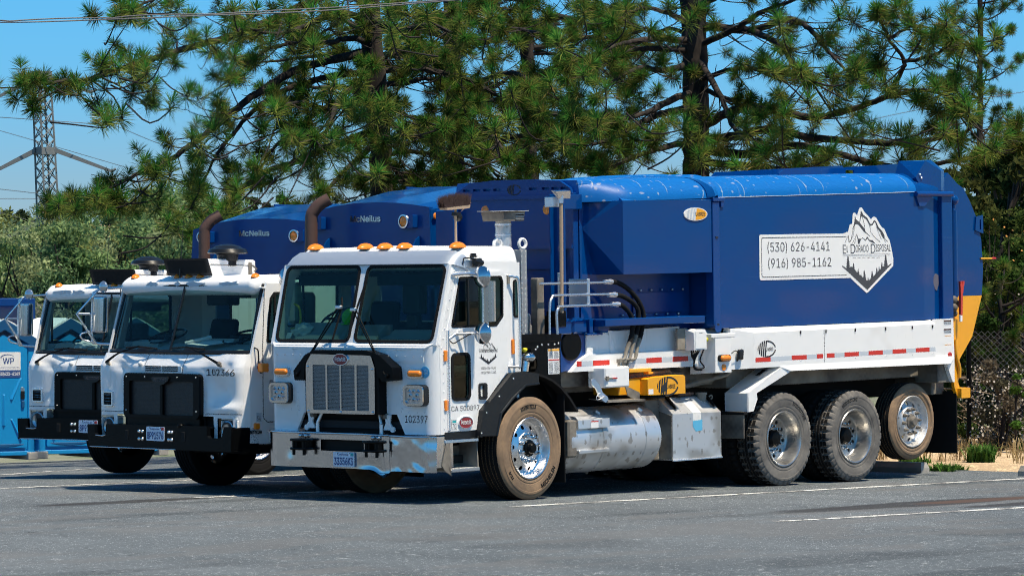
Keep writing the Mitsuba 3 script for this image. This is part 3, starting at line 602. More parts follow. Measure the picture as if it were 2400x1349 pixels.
# head lamps and turn signals
for s in (1, -1):
    yc, zc = s * 0.972, 1.137
    hk = A.add('headlight', yz(rect(yc - 0.142, yc + 0.142, zc - 0.11, zc + 0.11, 0.05), 0.01, 0.08), 'black_plastic')
    A.add('bezel', cat(yz(rect(yc - 0.137, yc + 0.137, zc - 0.105, zc + 0.105, 0.045).difference(rect(yc - 0.108, yc + 0.108, zc - 0.080, zc + 0.080, 0.03)), -0.012, 0.02)), 'chrome', parent=hk)
    A.add('reflector', yz(rect(yc - 0.108, yc + 0.108, zc - 0.08, zc + 0.08, 0.03), 0.006, 0.012), 'lens_clear', parent=hk)
    for dy, dz in ((0, 0.042), (0, -0.042), (0.045, 0), (-0.045, 0)):
        A.add('lens', ball((0.006, yc + dy, zc + dz), 0.026, (0.45, 1, 1)), 'glass' if False else 'lens_clear', smooth=True, parent=hk)
        A.add('chip', ball((-0.005, yc + dy, zc + dz), 0.010, (0.5, 1, 1), 1), 'black_plastic', parent=hk)
    for a in range(4):
        A.add('reflector_facet', hull([(0.006, yc + (0.03 if a % 2 else -0.03), zc + (0.03 if a < 2 else -0.03)), (0.006, yc + (0.095 if a % 2 else -0.095), zc + (0.035 if a < 2 else -0.035)), (0.006, yc + (0.06 if a % 2 else -0.06), zc + (0.07 if a < 2 else -0.07)), (-0.004, yc + (0.06 if a % 2 else -0.06), zc + (0.045 if a < 2 else -0.045))]), 'chrome', False, parent=hk)
    yt = s * 0.965
    tk = A.add('turn_signal', yz(rect(yt - 0.105, yt + 0.105, 1.312, 1.402, 0.035), 0.03, 0.072), 'chrome')
    lens = rounded([(0.032, yt - 0.062, 1.357), (0.032, yt + 0.062, 1.357), (0.032, yt - 0.062, 1.360), (0.032, yt + 0.062, 1.36)], 0.030)
    A.add('lens', lens, 'amber', smooth=40, parent=tk)
for yc in (-0.86,):
    A.add('fleet_number', front_text('102397', -0.785, 0.856, 0.0685, 0.074, 0.315, 0.0012), 'ink', False)
g = sa.scale(sg.Point(0, 0).buffer(1, 28), 0.062, 0.06)
sk = A.add('round_sticker', side_text('o', 0, 0, 0, 0.01) if False else yz(sa.translate(g, -1.075, 1.372), 0.0655, 0.069), 'sky_sticker', False)
A.add('lettering', cat(front_text('CERTIFIED', -1.03, 1.385, 0.0655, 0.016, 0.09, 0.001), front_text('CLEAN IDLE', -1.03, 1.355, 0.0655, 0.018, 0.09, 0.001)), 'clean_white', False, parent=sk)
# the dark front under the grille: radiator support, brackets, steering linkages
fr = A.add('radiator_support', cat(cb(0.20, 0.26, -0.80, 0.80, 0.45, 1.0, 0.01), cb(0.10, 1.2, -1.0, 1.0, 0.42, 0.50, 0.01)), 'grimy_shade')
for s in (1, -1):
    A.add('bracket', cat(yz(PG([(s * 0.50, 0.93), (s * 0.60, 0.93), (s * 0.585, 0.85), (s * 0.63, 0.79), (s * 0.63, 0.775), (s * 0.50, 0.775), (s * 0.50, 0.79), (s * 0.53, 0.85)]), 0.05, 0.068), rod((0.05, s * 0.62, 0.782), (0.07, s * 0.62, 0.782), 0.03)), 'clean_white', parent=fr)
    A.add('support_rod', cat(rod((0.08, s * 0.42, 0.93), (0.06, s * 0.46, 0.83), 0.02), rod((0.06, s * 0.46, 0.83), (0.06, s * 0.46, 0.70), 0.022)), 'brushed_steel', parent=fr)
    A.add('cross_pin', rod((0.06, s * 0.545, 0.915), (0.06, s * 0.50, 0.915), 0.03), 'grimy_metal', parent=fr)
# bumper: a chrome sheet, dented towards the near corner
ys_ = np.linspace(-1.2, 1.195, 97); zs_ = np.linspace(0.372, 0.725, 19)
Yg, Zg = np.meshgrid(ys_, zs_, indexing='ij')
lowz = np.where(Yg > -0.45, 0.0, 0) * 0
droop = 0.05 * np.exp(-((Yg + 0.52) / 0.09) ** 2) * np.clip((0.55 - Zg) / 0.15, 0, 1) + 0.018 * np.clip(-(Yg + 0.2), 0, 1)
dent = 0.035 * np.exp(-((Yg + 0.60) / 0.03) ** 2) + 0.030 * (meshkit.fbm(np.stack([Yg * 6, Zg * 7, Yg * 0], -1), 3, 12) - 0.5) * np.clip((-Yg - 0.62) / 0.08, 0, 1) + 0.014 * np.exp(-(((Yg + 1.02) / 0.09) ** 2 + ((Zg - 0.47) / 0.08) ** 2)) + 0.022 * np.exp(-(((Yg + 0.42) / 0.16) ** 2 + ((Zg - 0.42) / 0.05) ** 2)) - 0.008 * np.exp(-(((Yg - 0.80) / 0.05) ** 2 + ((Zg - 0.43) / 0.07) ** 2))
wob = 0.010 * (meshkit.fbm(np.stack([Yg * 2.2, Zg * 2.2, Yg * 0], -1), 3, 3) - 0.5)
Xg = -0.015 + 0.10 * np.clip((np.abs(Yg) - 1.0) / 0.2, 0, 1) ** 2 + dent + wob
v = np.stack([Xg, Yg, Zg - droop], -1)
fcs = []; n1, n2 = Yg.shape
for a in range(n1 - 1):
    for b in range(n2 - 1):
        yc, zc = (ys_[a] + ys_[a + 1]) / 2, (zs_[b] + zs_[b + 1]) / 2
        if -0.275 < yc < 0.345 and 0.548 < zc < 0.66: continue
        q = a * n2 + b; fcs += [(q, q + n2, q + n2 + 1), (q, q + n2 + 1, q + 1)]
bm = trimesh.Trimesh(v.reshape(-1, 3), np.array(fcs), process=False); bm2 = bm.copy(); bm2.vertices = bm2.vertices + [0.012, 0, 0]
toplip = []
for a in range(n1): p = v[a, -1]; toplip.append(p + [0.0, 0, 0.004])
bk = A.add('bumper', cat(bm, bm2, tube(toplip, 0.013, 8), hull([(0.02, -1.17, 0.722), (0.02, 1.17, 0.722), (0.22, -1.1, 0.722), (0.22, 1.1, 0.722), (0.02, -1.17, 0.73), (0.02, 1.17, 0.73), (0.22, -1.1, 0.73), (0.22, 1.1, 0.73)]), cb(0.09, 0.35, -1.19, -1.17, 0.40, 0.72, 0.004), cb(0.09, 0.35, 1.165, 1.185, 0.40, 0.72, 0.004)), 'chrome', smooth=60, label='chrome front bumper, dented at the driver side corner')
A.add('torn_edge', hull([(-0.01, -0.60, 0.335), (-0.01, -0.42, 0.345), (0.03, -0.51, 0.285), (0.05, -0.60, 0.34), (0.05, -0.42, 0.345)]), 'chrome', False, parent=bk)
A.add('slot_backing', cb(0.05, 0.07, -0.35, 0.42, 0.50, 0.70, 0.004), 'grimy_shade', parent=bk)
for yc in (0.585, -0.465):
    h = cat(cb(-0.10, 0.0, yc + 0.035, yc + 0.06, 0.56, 0.665, 0.006), cb(-0.10, 0.0, yc - 0.06, yc - 0.035, 0.56, 0.665, 0.006))
    for z in (0.655, 0.565): h = cat(h, tube([(-0.02, yc + 0.115, z), (-0.09, yc + 0.125, z), (-0.115, yc + 0.06, z), (-0.115, yc - 0.06, z), (-0.09, yc - 0.125, z), (-0.02, yc - 0.115, z)], 0.014, 8, 3))
    hk = A.add('tow_hook', h, 'black_paint', parent=bk)
    for dy in (0.075, -0.075): A.add('tow_pin', rod((-0.10, yc + dy, 0.50), (-0.10, yc + dy, 0.67), 0.017), 'black_paint', parent=bk)
    for dy in (0.04, -0.04): A.add('bolt_head', ball((-0.035, yc + dy, 0.697), 0.022), 'chrome', smooth=True, parent=bk)
licence_plate(A, 0.0, 0.465, -0.03, '33356K3', 'California', 'teal_sticker')
# fenders (both sides), mud flaps
fo = [(0.685, 0.70), (0.735, 0.955), (1.19, 1.322), (1.36, 1.335), (1.60, 1.30)]
fi = [(1.60, 1.205), (1.39, 1.195), (1.19, 1.068), (1.005, 0.92), (0.935, 0.69)]
for s in (-1, 1):
    yy = (-1.262, -0.92) if s < 0 else (0.92, 1.262)
    top_ = xz(PG(fo + [(p[0] - 0.015, p[1] - 0.02) for p in [(1.60, 1.30), (1.37, 1.31), (1.20, 1.30), (0.76, 0.945), (0.72, 0.71)]]).buffer(0.006), *yy)
    face = xz(PG(fo + fi), *((-1.262, -1.235) if s < 0 else (1.235, 1.262)))
    curl = tube([(x, (-1.26 if s < 0 else 1.26), z) for x, z in fi[::-1]], 0.014, 8)
    fk = A.add('front_fender', cat(top_, face, curl), 'black_plastic', smooth=30)
    A.add('bolt', cat(*[ball((x, s * 1.263, z), 0.010, sub=1) for x, z in ((0.78, 0.935), (0.98, 1.095), (1.2, 1.27), (0.70, 0.73))]), 'brushed_steel', parent=fk, kind='stuff')
    arcp = [(1.58, 1.31), (1.73, 1.272), (1.86, 1.225), (1.99, 1.15), (2.13, 1.03), (2.25, 0.89)]
    g_ = sg.LineString(arcp).buffer(0.012)
    A.add('rear_fender_half', xz(g_, *((-1.225, -0.90) if s < 0 else (0.90, 1.225))), 'rubber', label='dusty rubber rear half of the front fender')
    A.add('mud_flap', cb(2.06, 2.075, min(s * 1.20, s * 0.85), max(s * 1.20, s * 0.85), 0.145, 1.1, 0.004), 'rubber')
# step
stp = A.add('cab_step', cat(cb(0.295, 0.72, -1.215, -0.93, 0.345, 0.383, 0.005)), 'tread_plate', label='perforated step tread under the cab door')
A.add('side_plate', cat(xz(PG([(0.235, 0.645), (0.29, 0.645), (0.30, 0.57), (0.315, 0.31), (0.22, 0.36), (0.17, 0.42)]), -1.2, -1.185), hull([(0.20, -1.19, 0.64), (0.215, -1.19, 0.64), (0.20, -0.95, 0.64), (0.215, -0.95, 0.64), (0.285, -1.205, 0.36), (0.30, -1.205, 0.36), (0.285, -0.93, 0.36), (0.30, -0.93, 0.36)])), 'grimy_metal', parent=stp)
A.add('side_plate', hull([(0.70, -1.19, 0.64), (0.715, -1.19, 0.64), (0.70, -0.95, 0.64), (0.715, -0.95, 0.64), (0.70, -1.205, 0.36), (0.715, -1.205, 0.36), (0.70, -0.93, 0.36), (0.715, -0.93, 0.36)]), 'grimy_metal', parent=stp)
A.add('back_plate', cb(0.30, 0.70, -0.95, -0.94, 0.38, 0.60, 0.003), 'grimy_metal', parent=stp)
A.add('step_lamp', cb(0.15, 0.19, -1.10, -1.0, 0.42, 0.50, 0.01), 'clean_white', parent=stp)
# mirrors
for s in (-1, 1):
    y = s * 1.40
    mk = A.add('mirror_arm', cat(tube([(0.36, s * 1.19, 2.355), (0.50, s * 1.27, 2.365), (0.585, y - s * 0.03, 2.345), (0.60, y, 2.25), (0.60, y, 1.86), (0.59, y, 1.785), (0.54, s * 1.33, 1.757), (0.40, s * 1.2, 1.755)], 0.017, 10, 4), tube([(0.62, y, 1.90), (0.66, y + s * 0.01, 1.85), (0.63, y, 1.80), (0.67, y, 1.76)], 0.010, 8, 4), rod((0.40, s * 1.20, 1.755), (0.29, s * 1.195, 1.70), 0.012)), 'polished')
    arc_ = [(0.675 - 0.085 * math.cos(t), y + 0.108 * math.sin(t)) for t in np.linspace(-math.pi / 2, math.pi / 2, 15)]
    box = hull([(px_, py_, z) for px_, py_ in arc_ for z in (1.875, 2.285)] + [(0.62, y, 1.868), (0.62, y, 2.292)])
    bx_ = A.add('mirror_housing', box, 'chrome', smooth=40)
    A.add('mirror_glass', cb(0.684, 0.69, y - 0.09, y + 0.09, 1.88, 2.28, 0.003), 'chrome', parent=bx_)
    for z in (2.33, 1.755):
        mm = lathe([(0.0, -0.050), (0.035, -0.046), (0.07, -0.033), (0.104, -0.012), (0.112, 0.0), (0.112, 0.010), (0.0, 0.012)], 36, 'x', (0.572, y + s * 0.015, z))
        A.add('convex_mirror', mm, 'chrome', smooth=35)
    A.add('mirror_cable', tube([(0.29, s * 1.205, 1.70), (0.33, s * 1.23, 1.66), (0.40, s * 1.25, 1.69), (0.50, s * 1.32, 1.755)], 0.006, 6, 4), 'rubber')
# camera over the door, grab bar, rear quarter glass, side markers
cm = A.add('roof_camera', cat(cb(0.66, 0.75, -1.27, -1.19, 2.43, 2.52, 0.012), rod((0.64, -1.25, 2.49), (0.76, -1.25, 2.47), 0.028), cb(0.655, 0.715, -1.23, -1.17, 2.53, 2.545, 0.004), rod((0.685, -1.2, 2.545), (0.685, -1.2, 2.57), 0.03)), 'black_plastic')
A.add('bracket', cb(0.55, 0.64, -1.21, -1.185, 2.43, 2.50, 0.004), 'brushed_steel', parent=cm)
A.add('cable', tube([(0.52, -1.2, 2.43), (0.51, -1.22, 2.50), (0.53, -1.22, 2.525), (0.62, -1.22, 2.52), (0.68, -1.24, 2.50)], 0.006, 6, 4), 'rubber', parent=cm)
A.add('grab_bar', tube([(1.20, -1.19, 2.325), (1.25, -1.25, 2.32), (1.29, -1.27, 2.28), (1.30, -1.27, 2.05), (1.30, -1.27, 1.44), (1.28, -1.26, 1.395), (1.20, -1.19, 1.395)], 0.016, 10, 4), 'polished')
A.add('grab_bar_bracket', cb(1.19, 1.225, -1.215, -1.188, 2.25, 2.34, 0.004), 'grimy_metal')
qk = A.add('quarter_window', xz(bw.buffer(0.003), -W2 + 0.01, -W2 + 0.0105), 'glass', False); A.add('seal', xz(bw.buffer(0.012).difference(bw.buffer(-0.008)), -W2 - 0.008, -W2 + 0.01), 'rubber', parent=qk)
A.add('side_marker', cb(1.253, 1.295, -W2 - 0.02, -W2, 1.52, 1.675, 0.006), 'amber')
for z in (1.535, 1.03): A.add('side_marker', cb(0.22, 0.262, -W2 - 0.018, -W2, z - 0.055, z + 0.055, 0.006), 'amber')
# interior
ik = A.add('dashboard', cat(hull([(0.14, -1.15, 1.45), (0.14, 1.15, 1.45), (0.14, -1.15, 1.655), (0.14, 1.15, 1.655), (0.42, -1.15, 1.73), (0.42, 1.15, 1.73), (0.50, -1.15, 1.55), (0.50, 1.15, 1.55)]), hull([(0.17, y, 1.64) for y in (0.20, 0.98)] + [(0.44, y, 1.86) for y in (0.25, 0.93)] + [(0.52, y, 1.86) for y in (0.25, 0.93)] + [(0.52, y, 1.6) for y in (0.2, 0.98)]), hull([(0.20, y, 1.66) for y in (-0.22, 0.14)] + [(0.42, y, 1.84) for y in (-0.20, 0.12)] + [(0.52, y, 1.84) for y in (-0.20, 0.12)] + [(0.52, y, 1.6) for y in (-0.2, 0.12)]), hull([(0.30, y, 1.70) for y in (-1.12, -0.30)] + [(0.44, y, 1.79) for y in (-1.12, -0.30)] + [(0.52, y, 1.79) for y in (-1.12, -0.30)] + [(0.52, y, 1.6) for y in (-1.12, -0.30)])), 'dash_grey', False)
st = lathe([(0.205, 0.014), (0.219, 0.0), (0.205, -0.014), (0.191, 0.0), (0.205, 0.014)], 32); a_ = 0.55
sv = st.vertices @ np.array([[math.cos(a_), 0, -math.sin(a_)], [0, 1, 0], [math.sin(a_), 0, math.cos(a_)]]).T; st.vertices = sv + [0.56, 0.62, 1.90]
A.add('steering_wheel', cat(st, rod((0.56, 0.62, 1.90), (0.42, 0.62, 1.65), 0.03), rod((0.56, 0.42, 1.90), (0.56, 0.82, 1.90), 0.014)), 'black_plastic', smooth=40)
for yc in (0.62, -0.62): A.add('seat', cat(rounded([(0.80, yc - 0.2, 1.35), (0.80, yc + 0.2, 1.35), (1.20, yc - 0.2, 1.35), (1.20, yc + 0.2, 1.35)], 0.06), rounded([(1.18, yc - 0.17, 1.42), (1.18, yc + 0.17, 1.42), (1.28, yc - 0.15, 2.02), (1.28, yc + 0.15, 2.02)], 0.05)), 'interior_dark', smooth=40)
A.add('cab_floor', cat(cb(0.12, 1.37, -1.15, 1.15, 0.78, 0.86, 0.004), cb(0.55, 1.36, -0.30, 0.30, 0.86, 1.55, 0.03), cb(1.355, 1.366, -1.15, 1.15, 0.9, 1.85, 0.003)), 'interior_dark')
A.add('rear_window', yz(rect(-0.80, 0.80, 1.86, 2.36, 0.06), 1.385, 1.3855), 'glass', False)
A.add('grab_handle', tube([(0.34, 1.12, 1.80), (0.38, 1.06, 1.80), (0.40, 1.03, 1.90), (0.41, 1.06, 2.02), (0.40, 1.12, 2.06)], 0.013, 8, 4), 'hi_vis_yellow')
A.add('sun_blind', cat(cb(0.40, 0.41, -1.05, -0.10, 2.25, 2.36, 0.003), cb(0.40, 0.41, 0.10, 1.05, 2.25, 2.36, 0.003)), 'interior_dark')
A.add('console_unit', cat(cb(0.50, 0.62, -0.62, -0.35, 1.95, 2.30, 0.02), cb(0.50, 0.60, -0.56, -0.40, 1.80, 1.95, 0.02)), 'black_plastic')
# behind the cab: intake stack, ladder plate, rack, post
sx, sy = 1.59, -0.80
ik = A.add('intake_stack', cat(rod((sx, sy, 1.7), (sx, sy, 2.90), 0.083, n=24)), 'dull_aluminium')
for z in (2.74, 2.85, 2.60): A.add('band', lathe([(0.085, 0.0), (0.089, 0.004), (0.089, 0.026), (0.085, 0.03)], 24, 'z', (sx, sy, z)), 'brushed_steel', parent=ik)
A.add('hood', hull([(sx - 0.15, sy - 0.15, 2.90), (sx + 0.15, sy - 0.15, 2.90), (sx - 0.15, sy + 0.15, 2.90), (sx + 0.15, sy + 0.15, 2.90), (sx - 0.17, sy - 0.16, 3.0), (sx + 0.17, sy - 0.16, 3.0), (sx - 0.17, sy + 0.16, 3.0), (sx + 0.17, sy + 0.16, 3.0)]), 'grimy_metal', False, parent=ik)
A.add('hood_lid', cb(sx - 0.19, sy - 0.19, sy - 0.19, sy + 0.19, 2.995, 3.005, 0.002) if False else cb(sx - 0.20, sx + 0.20, sy - 0.19, sy + 0.19, 3.001, 3.010, 0.002), 'dull_aluminium', parent=ik)
A.add('hood_screen', cb(sx + 0.02, sx + 0.155, sy - 0.158, sy - 0.154, 2.905, 2.99, 0.001), 'mesh_screen', parent=ik)
for dx in (-0.06, 0.33): A.add('lifting_ring', tube([(1.50 + dx + 0.055 * math.cos(t), -0.85, 2.66 + 0.05 * math.sin(t)) for t in np.linspace(0, 2 * math.pi, 20)], 0.018, 8), 'clean_white', smooth=40)
A.add('ladder_plate', cb(1.635, 1.712, -1.02, -1.0, 1.72, 2.60, 0.004), 'tread_plate', label='diamond plate strip standing behind the cab')
A.add('ladder_plate', cb(1.62, 1.635, -1.02, -0.45, 1.72, 2.60, 0.004), 'tread_plate')
A.add('rack_post', cb(1.835, 1.945, -1.05, -0.95, 1.70, 2.30, 0.008), 'grimy_metal', label='grey steel post behind the cab')
rk = A.add('rack', cat(cb(1.44, 2.13, -1.12, -1.06, 1.63, 1.715, 0.005), xz(PG([(1.42, 1.635), (2.13, 1.635), (2.13, 1.0), (2.0, 1.0), (1.80, 1.24), (1.42, 1.30)]).difference(sg.Point(1.66, 1.40).buffer(0.10)).difference(rect(1.46, 1.66, 1.42, 1.56)), -1.10, -1.085)), 'black_paint')
A.add('bolt', cat(*[ball((x, -1.105, z), 0.012, sub=1) for x, z in ((1.83, 1.60), (1.93, 1.60), (2.03, 1.60), (2.09, 1.61), (1.76, 1.58), (1.73, 1.555), (2.10, 1.68))]), 'brushed_steel', parent=rk, kind='stuff')
A.add('coolant_filter', cat(ball((1.60, -1.12, 1.475), 0.065, (1.3, 1, 0.9)), rod((1.57, -1.10, 1.46), (1.55, -1.10, 1.33), 0.05)), 'chrome', smooth=40)
A.add('yellow_cap', cat(ball((1.53, -1.13, 1.555), 0.026), rod((1.50, -1.13, 1.56), (1.56, -1.13, 1.56), 0.014)), 'hi_vis_yellow', parent=rk)
lk = A.add('warning_label', xz(rect(1.925, 2.105, 1.288, 1.555), -1.104, -1.101), 'clean_white', False)
A.add('label_band', cat(xz(rect(1.928, 2.102, 1.53, 1.552), -1.106, -1.104)), 'yellow_paint', False, parent=lk)
A.add('label_band', cat(xz(rect(1.928, 2.102, 1.43, 1.442), -1.106, -1.104)), 'red_paint', False, parent=lk)
A.add('label_text', cat(*[xz(rect(1.935 + c * 0.088, 2.005 + c * 0.088, z, z + 0.004), -1.1055, -1.104) for c in (0, 1) for z in np.concatenate([np.arange(1.455, 1.525, 0.010), np.arange(1.30, 1.42, 0.012)])]), 'grey_ink', False, parent=lk)
A.add('engine_block', cat(cb(1.42, 2.4, -0.75, 0.75, 0.55, 1.62, 0.05), cb(1.45, 2.3, -0.9, 0.9, 1.0, 1.5, 0.03)), 'grimy_shade')
A.add('air_filter', cat(lathe([(0.0, 0.0), (0.15, 0.0), (0.165, 0.02), (0.165, 0.36), (0.15, 0.38), (0.0, 0.38)], 32, 'y', (2.32, -0.72, 1.58))), 'black_paint', smooth=35)
A.add('canister', cat(rod((1.86, -0.75, 1.70), (1.86, -0.75, 1.90), 0.13, n=24), ball((1.86, -0.75, 1.90), 0.13, (1, 1, 0.4))), 'clean_white', smooth=40)
A.add('canister', rod((2.08, -0.80, 1.72), (2.08, -0.80, 1.80), 0.09, n=24), 'clean_white')
A.add('bracket', cat(cb(1.70, 1.80, -0.9, -0.86, 1.72, 1.86, 0.004), cb(1.66, 1.82, -0.92, -0.84, 1.86, 1.875, 0.002)), 'rust_brown', label='rusty bracket behind the cab')
# ---------------------------------------------------------------- body of the near truck
YS = -1.25
def hull_faces(pts): return tm(hull(pts))
# chassis
A.add('chassis_rail', cat(cb(0.5, 9.0, -0.46, -0.38, 0.78, 1.06, 0.006), cb(0.5, 9.0, 0.38, 0.46, 0.78, 1.06, 0.006)), 'grimy_shade')
A.add('sub_frame', cat(cb(2.15, 4.6, -0.93, -0.88, 1.13, 1.30, 0.006), cb(2.15, 9.0, -0.75, 0.75, 1.06, 1.22, 0.01)), 'grimy_metal', label='dirt-covered steel sub frame')
# hopper: core box with a chamfered, bulging upper side
hop = A.add('hopper', cat(cb(2.73, 4.6, -0.85, 0.85, 1.25, 3.24, 0.01), cb(2.73, 4.60, 0.85, 1.25, 1.25, 3.05, 0.02)), 'recess_paint', smooth=30)
bul = [(3.0, 2.318), (4.50, 2.318), (4.50, 3.11), (3.0, 3.105)]
bulge = hull([(x, YS, z) for x, z in bul] + [(2.77, -0.86, 2.82), (2.80, -0.86, 3.055), (2.99, -0.86, 2.318), (4.5, -0.86, 2.318), (4.5, -0.86, 3.11), (2.80, -0.86, 3.10)])
A.add('side_bulge', bulge, 'blue_paint', smooth=False, parent=hop)
# the sloping front corner strip from roof to sill
A.add('corner_strip', cat(hull([(2.735, -0.86, 3.2), (2.735, -0.83, 3.2), (2.80, -0.87, 3.06), (3.02, -0.87, 1.85), (2.735, -0.87, 1.85), (2.735, -0.83, 1.85), (3.12, -0.87, 1.84)])), 'blue_paint', smooth=False, parent=hop)
# recess behind the lifting arm
A.add('recess_panel', cat(cb(3.60, 4.46, -0.872, -0.862, 1.89, 2.11, 0.003)), 'navy_paint', parent=hop)
A.add('bolt', cat(*[ball((x, -0.87, z), 0.014, sub=1) for x, z in [(3.55 + 0.18 * k, 2.135) for k in range(6)] + [(3.42 + 0.19 * k, 1.87) for k in range(6)]]), 'brushed_steel', parent=hop, kind='stuff')
A.add('side_rail', cb(2.66, 4.335, -1.275, -0.87, 1.77, 1.848, 0.006), 'blue_paint', parent=hop)
# roof: curved section swept along the body, rising slightly to the rear
def roof_sec(x, y0=YS, drop=0.0):
    zc = 3.10 + 0.020 * (x - 3.0) + (0.03 if x > 4.6 else 0) - drop; pts = [(-y, z) for y, z in []]
    arc = [(y0, zc)] + [(-0.86 + (y0 + 0.86) * math.cos(a), zc + 0.235 * math.sin(a)) for a in np.linspace(0.12, math.pi / 2, 9)]
    return arc + [(-0.3, zc + 0.25), (0.3, zc + 0.25)] + [(-y, z) for y, z in arc[::-1]]
def loft(secs):
    n = len(secs[0][1]); v = np.array([[x, y, z] for x, s in secs for y, z in s]); f = []
    for k in range(len(secs) - 1):
        for j in range(n - 1):
            a = k * n + j; f += [(a, a + 1, a + n + 1), (a, a + n + 1, a + n)]
    for k in (0, len(secs) - 1):
        c = [k * n + j for j in range(n)]; f += [(c[0], c[j], c[j + 1]) if k == 0 else (c[0], c[j + 1], c[j]) for j in range(1, n - 1)]
    return trimesh.Trimesh(v, np.array(f), process=False)
# over the hopper the curve ends higher at the front and comes down to the bulge
hs = []
for x in np.linspace(2.70, 4.62, 13):
    t = np.clip((x - 2.70) / 0.35, 0, 1); y0 = -0.90 + (YS + 0.90) * t
    hs.append((x, [(y, z - (0.03 if y < 0 else 0) * 0) for y, z in roof_sec(x, y0, 0.0)]))
rk_ = A.add('hopper_roof', loft(hs), 'sunlit_scuffed_blue', smooth=30, label='scratched blue roof over the hopper')
A.add('bulge_roof', hull([(3.0, YS, 3.105), (4.5, YS, 3.112), (4.5, YS + 0.12, 3.20), (3.0, YS + 0.12, 3.19), (3.0, YS + 0.12, 3.08), (4.5, YS + 0.12, 3.08)]), 'sunlit_scuffed_blue', False, parent=rk_)
# front wall arch with slots and emblem
fwp = PG([(-0.85, 2.62), (-0.85, 3.14), (-0.80, 3.25), (-0.66, 3.325), (-0.3, 3.352), (0.3, 3.352), (0.66, 3.325), (0.80, 3.25), (1.05, 3.14), (1.05, 2.62)])
slots = [rect(c - 0.055, c + 0.055, 3.235, 3.262, 0.01) for c in (-0.72, -0.59, -0.455, -0.27, 0.25, 0.40, 0.55, 0.70)]
wl = A.add('front_wall', yz(fwp.difference(unary_union(slots)), 2.66, 2.705), 'navy_paint', smooth=30)
A.add('maker_logo', yz(sa.translate(sa.scale(LOGO, -0.10, 0.10, origin=(0, 0)), 0.0, 3.243), 2.656, 2.66), 'ink', False, parent=wl)
A.add('front_frame', cat(yz(rect(-0.85, 1.05, 3.14, 3.18), 2.63, 2.66), yz(rect(-0.85, 1.05, 2.60, 2.64), 2.62, 2.66), cb(2.64, 2.72, -0.86, -0.80, 1.2, 3.2, 0.004), cb(2.55, 2.72, 0.80, 0.86, 1.2, 3.2, 0.004)), 'navy_paint', parent=wl)
A.add('inner_panel', cat(cb(2.690, 2.712, -0.80, 0.80, 2.64, 3.12, 0.004), cb(2.695, 2.715, -0.66, -0.08, 2.38, 2.79, 0.004), cb(2.695, 2.715, 0.0, 0.66, 1.9, 2.79, 0.004)), 'navy_paint', parent=wl)
A.add('bolt', cat(*[ball((2.685, y, z), 0.011, sub=1) for y in (-0.66, -0.40, -0.3, 0.3, 0.5) for z in (2.72, 2.80, 3.10)]), 'brushed_steel', parent=wl, kind='stuff')
for y in (0.43, -0.465):
    k = A.add('warning_lamp', lathe([(0.0, -0.03), (0.05, -0.028), (0.068, -0.018), (0.072, 0.0)], 28, 'x', (2.685, y, 3.025)), 'amber', smooth=40)
    A.add('ring', lathe([(0.07, -0.012), (0.082, -0.010), (0.086, 0.0)], 28, 'x', (2.686, y, 3.025)), 'rubber', parent=k)
# upright post in front of the hopper, with the tool clipped to it
A.add('front_post', cat(cb(2.26, 2.30, -1.05, -0.90, 1.70, 3.18, 0.006), cb(2.20, 2.30, -0.92, -0.90, 1.70, 3.18, 0.004), cb(2.30, 2.72, -0.92, -0.88, 1.70, 1.86, 0.004), cb(2.28, 2.72, -0.92, -0.88, 3.02, 3.18, 0.004)), 'blue_paint', label='blue upright post ahead of the hopper')
A.add('pale_strap', cb(2.19, 2.2, -1.05, -1.02, 1.72, 2.35, 0.002), 'clean_white')
A.add('tool_clip', cat(cb(2.02, 2.14, -1.12, -1.0, 3.04, 3.15, 0.006)), 'brushed_steel')
A.add('tool_socket', cat(cb(2.02, 2.20, -1.13, -1.0, 1.78, 1.95, 0.008), cb(2.03, 2.25, -1.0, -0.92, 1.72, 1.9, 0.008)), 'black_paint')
A.add('hinge_block', cat(cb(2.32, 2.55, -1.12, -0.95, 1.70, 1.845, 0.02), cb(2.56, 2.62, -1.14, -0.9, 1.70, 1.85, 0.006), cb(2.66, 2.90, -1.15, -0.95, 1.70, 1.84, 0.03), cb(2.05, 2.3, -1.12, -0.95, 1.70, 1.84, 0.01), cb(2.50, 2.75, -1.16, -1.10, 1.68, 1.70, 0.003)), 'blue_paint')
A.add('side_plate', xz(PG([(2.14, 1.70), (2.555, 1.70), (2.55, 1.475), (2.42, 1.42), (2.28, 1.315), (2.14, 1.30)]).difference(sg.Point(2.33, 1.58).buffer(0.12)), -1.08, -1.07), 'navy_paint')
# white lower hull behind the hoses
wh = A.add('lower_hull', xz(PG([(2.555, 1.705), (4.10, 1.735), (4.10, 1.475), (3.20, 1.482), (2.55, 1.478)]), -1.10, -0.88), 'white_paint', smooth=False)
A.add('lower_hull_skirt', xz(PG([(2.42, 1.425), (2.55, 1.478), (4.45, 1.475), (4.45, 1.29), (2.26, 1.30)]), -1.14, -1.02), 'white_paint', smooth=False, parent=wh)
A.add('stiffener', cat(xz(PG([(2.90, 1.72), (2.955, 1.72), (2.985, 1.48), (2.93, 1.48)]), -1.115, -1.10), xz(PG([(2.955, 1.70), (3.05, 1.70), (3.08, 1.52), (3.02, 1.52)]), -1.106, -1.10)), 'white_paint', parent=wh)
def tape(x0, x1, z, y, h=0.05, y_tilt=0.0, mat='red_tape'):
    A.add('reflective_tape', xz(PG([(x0, z - h / 2), (x1, z - h / 2), (x1, z + h / 2), (x0, z + h / 2)]), y - 0.0015, y), mat, False)
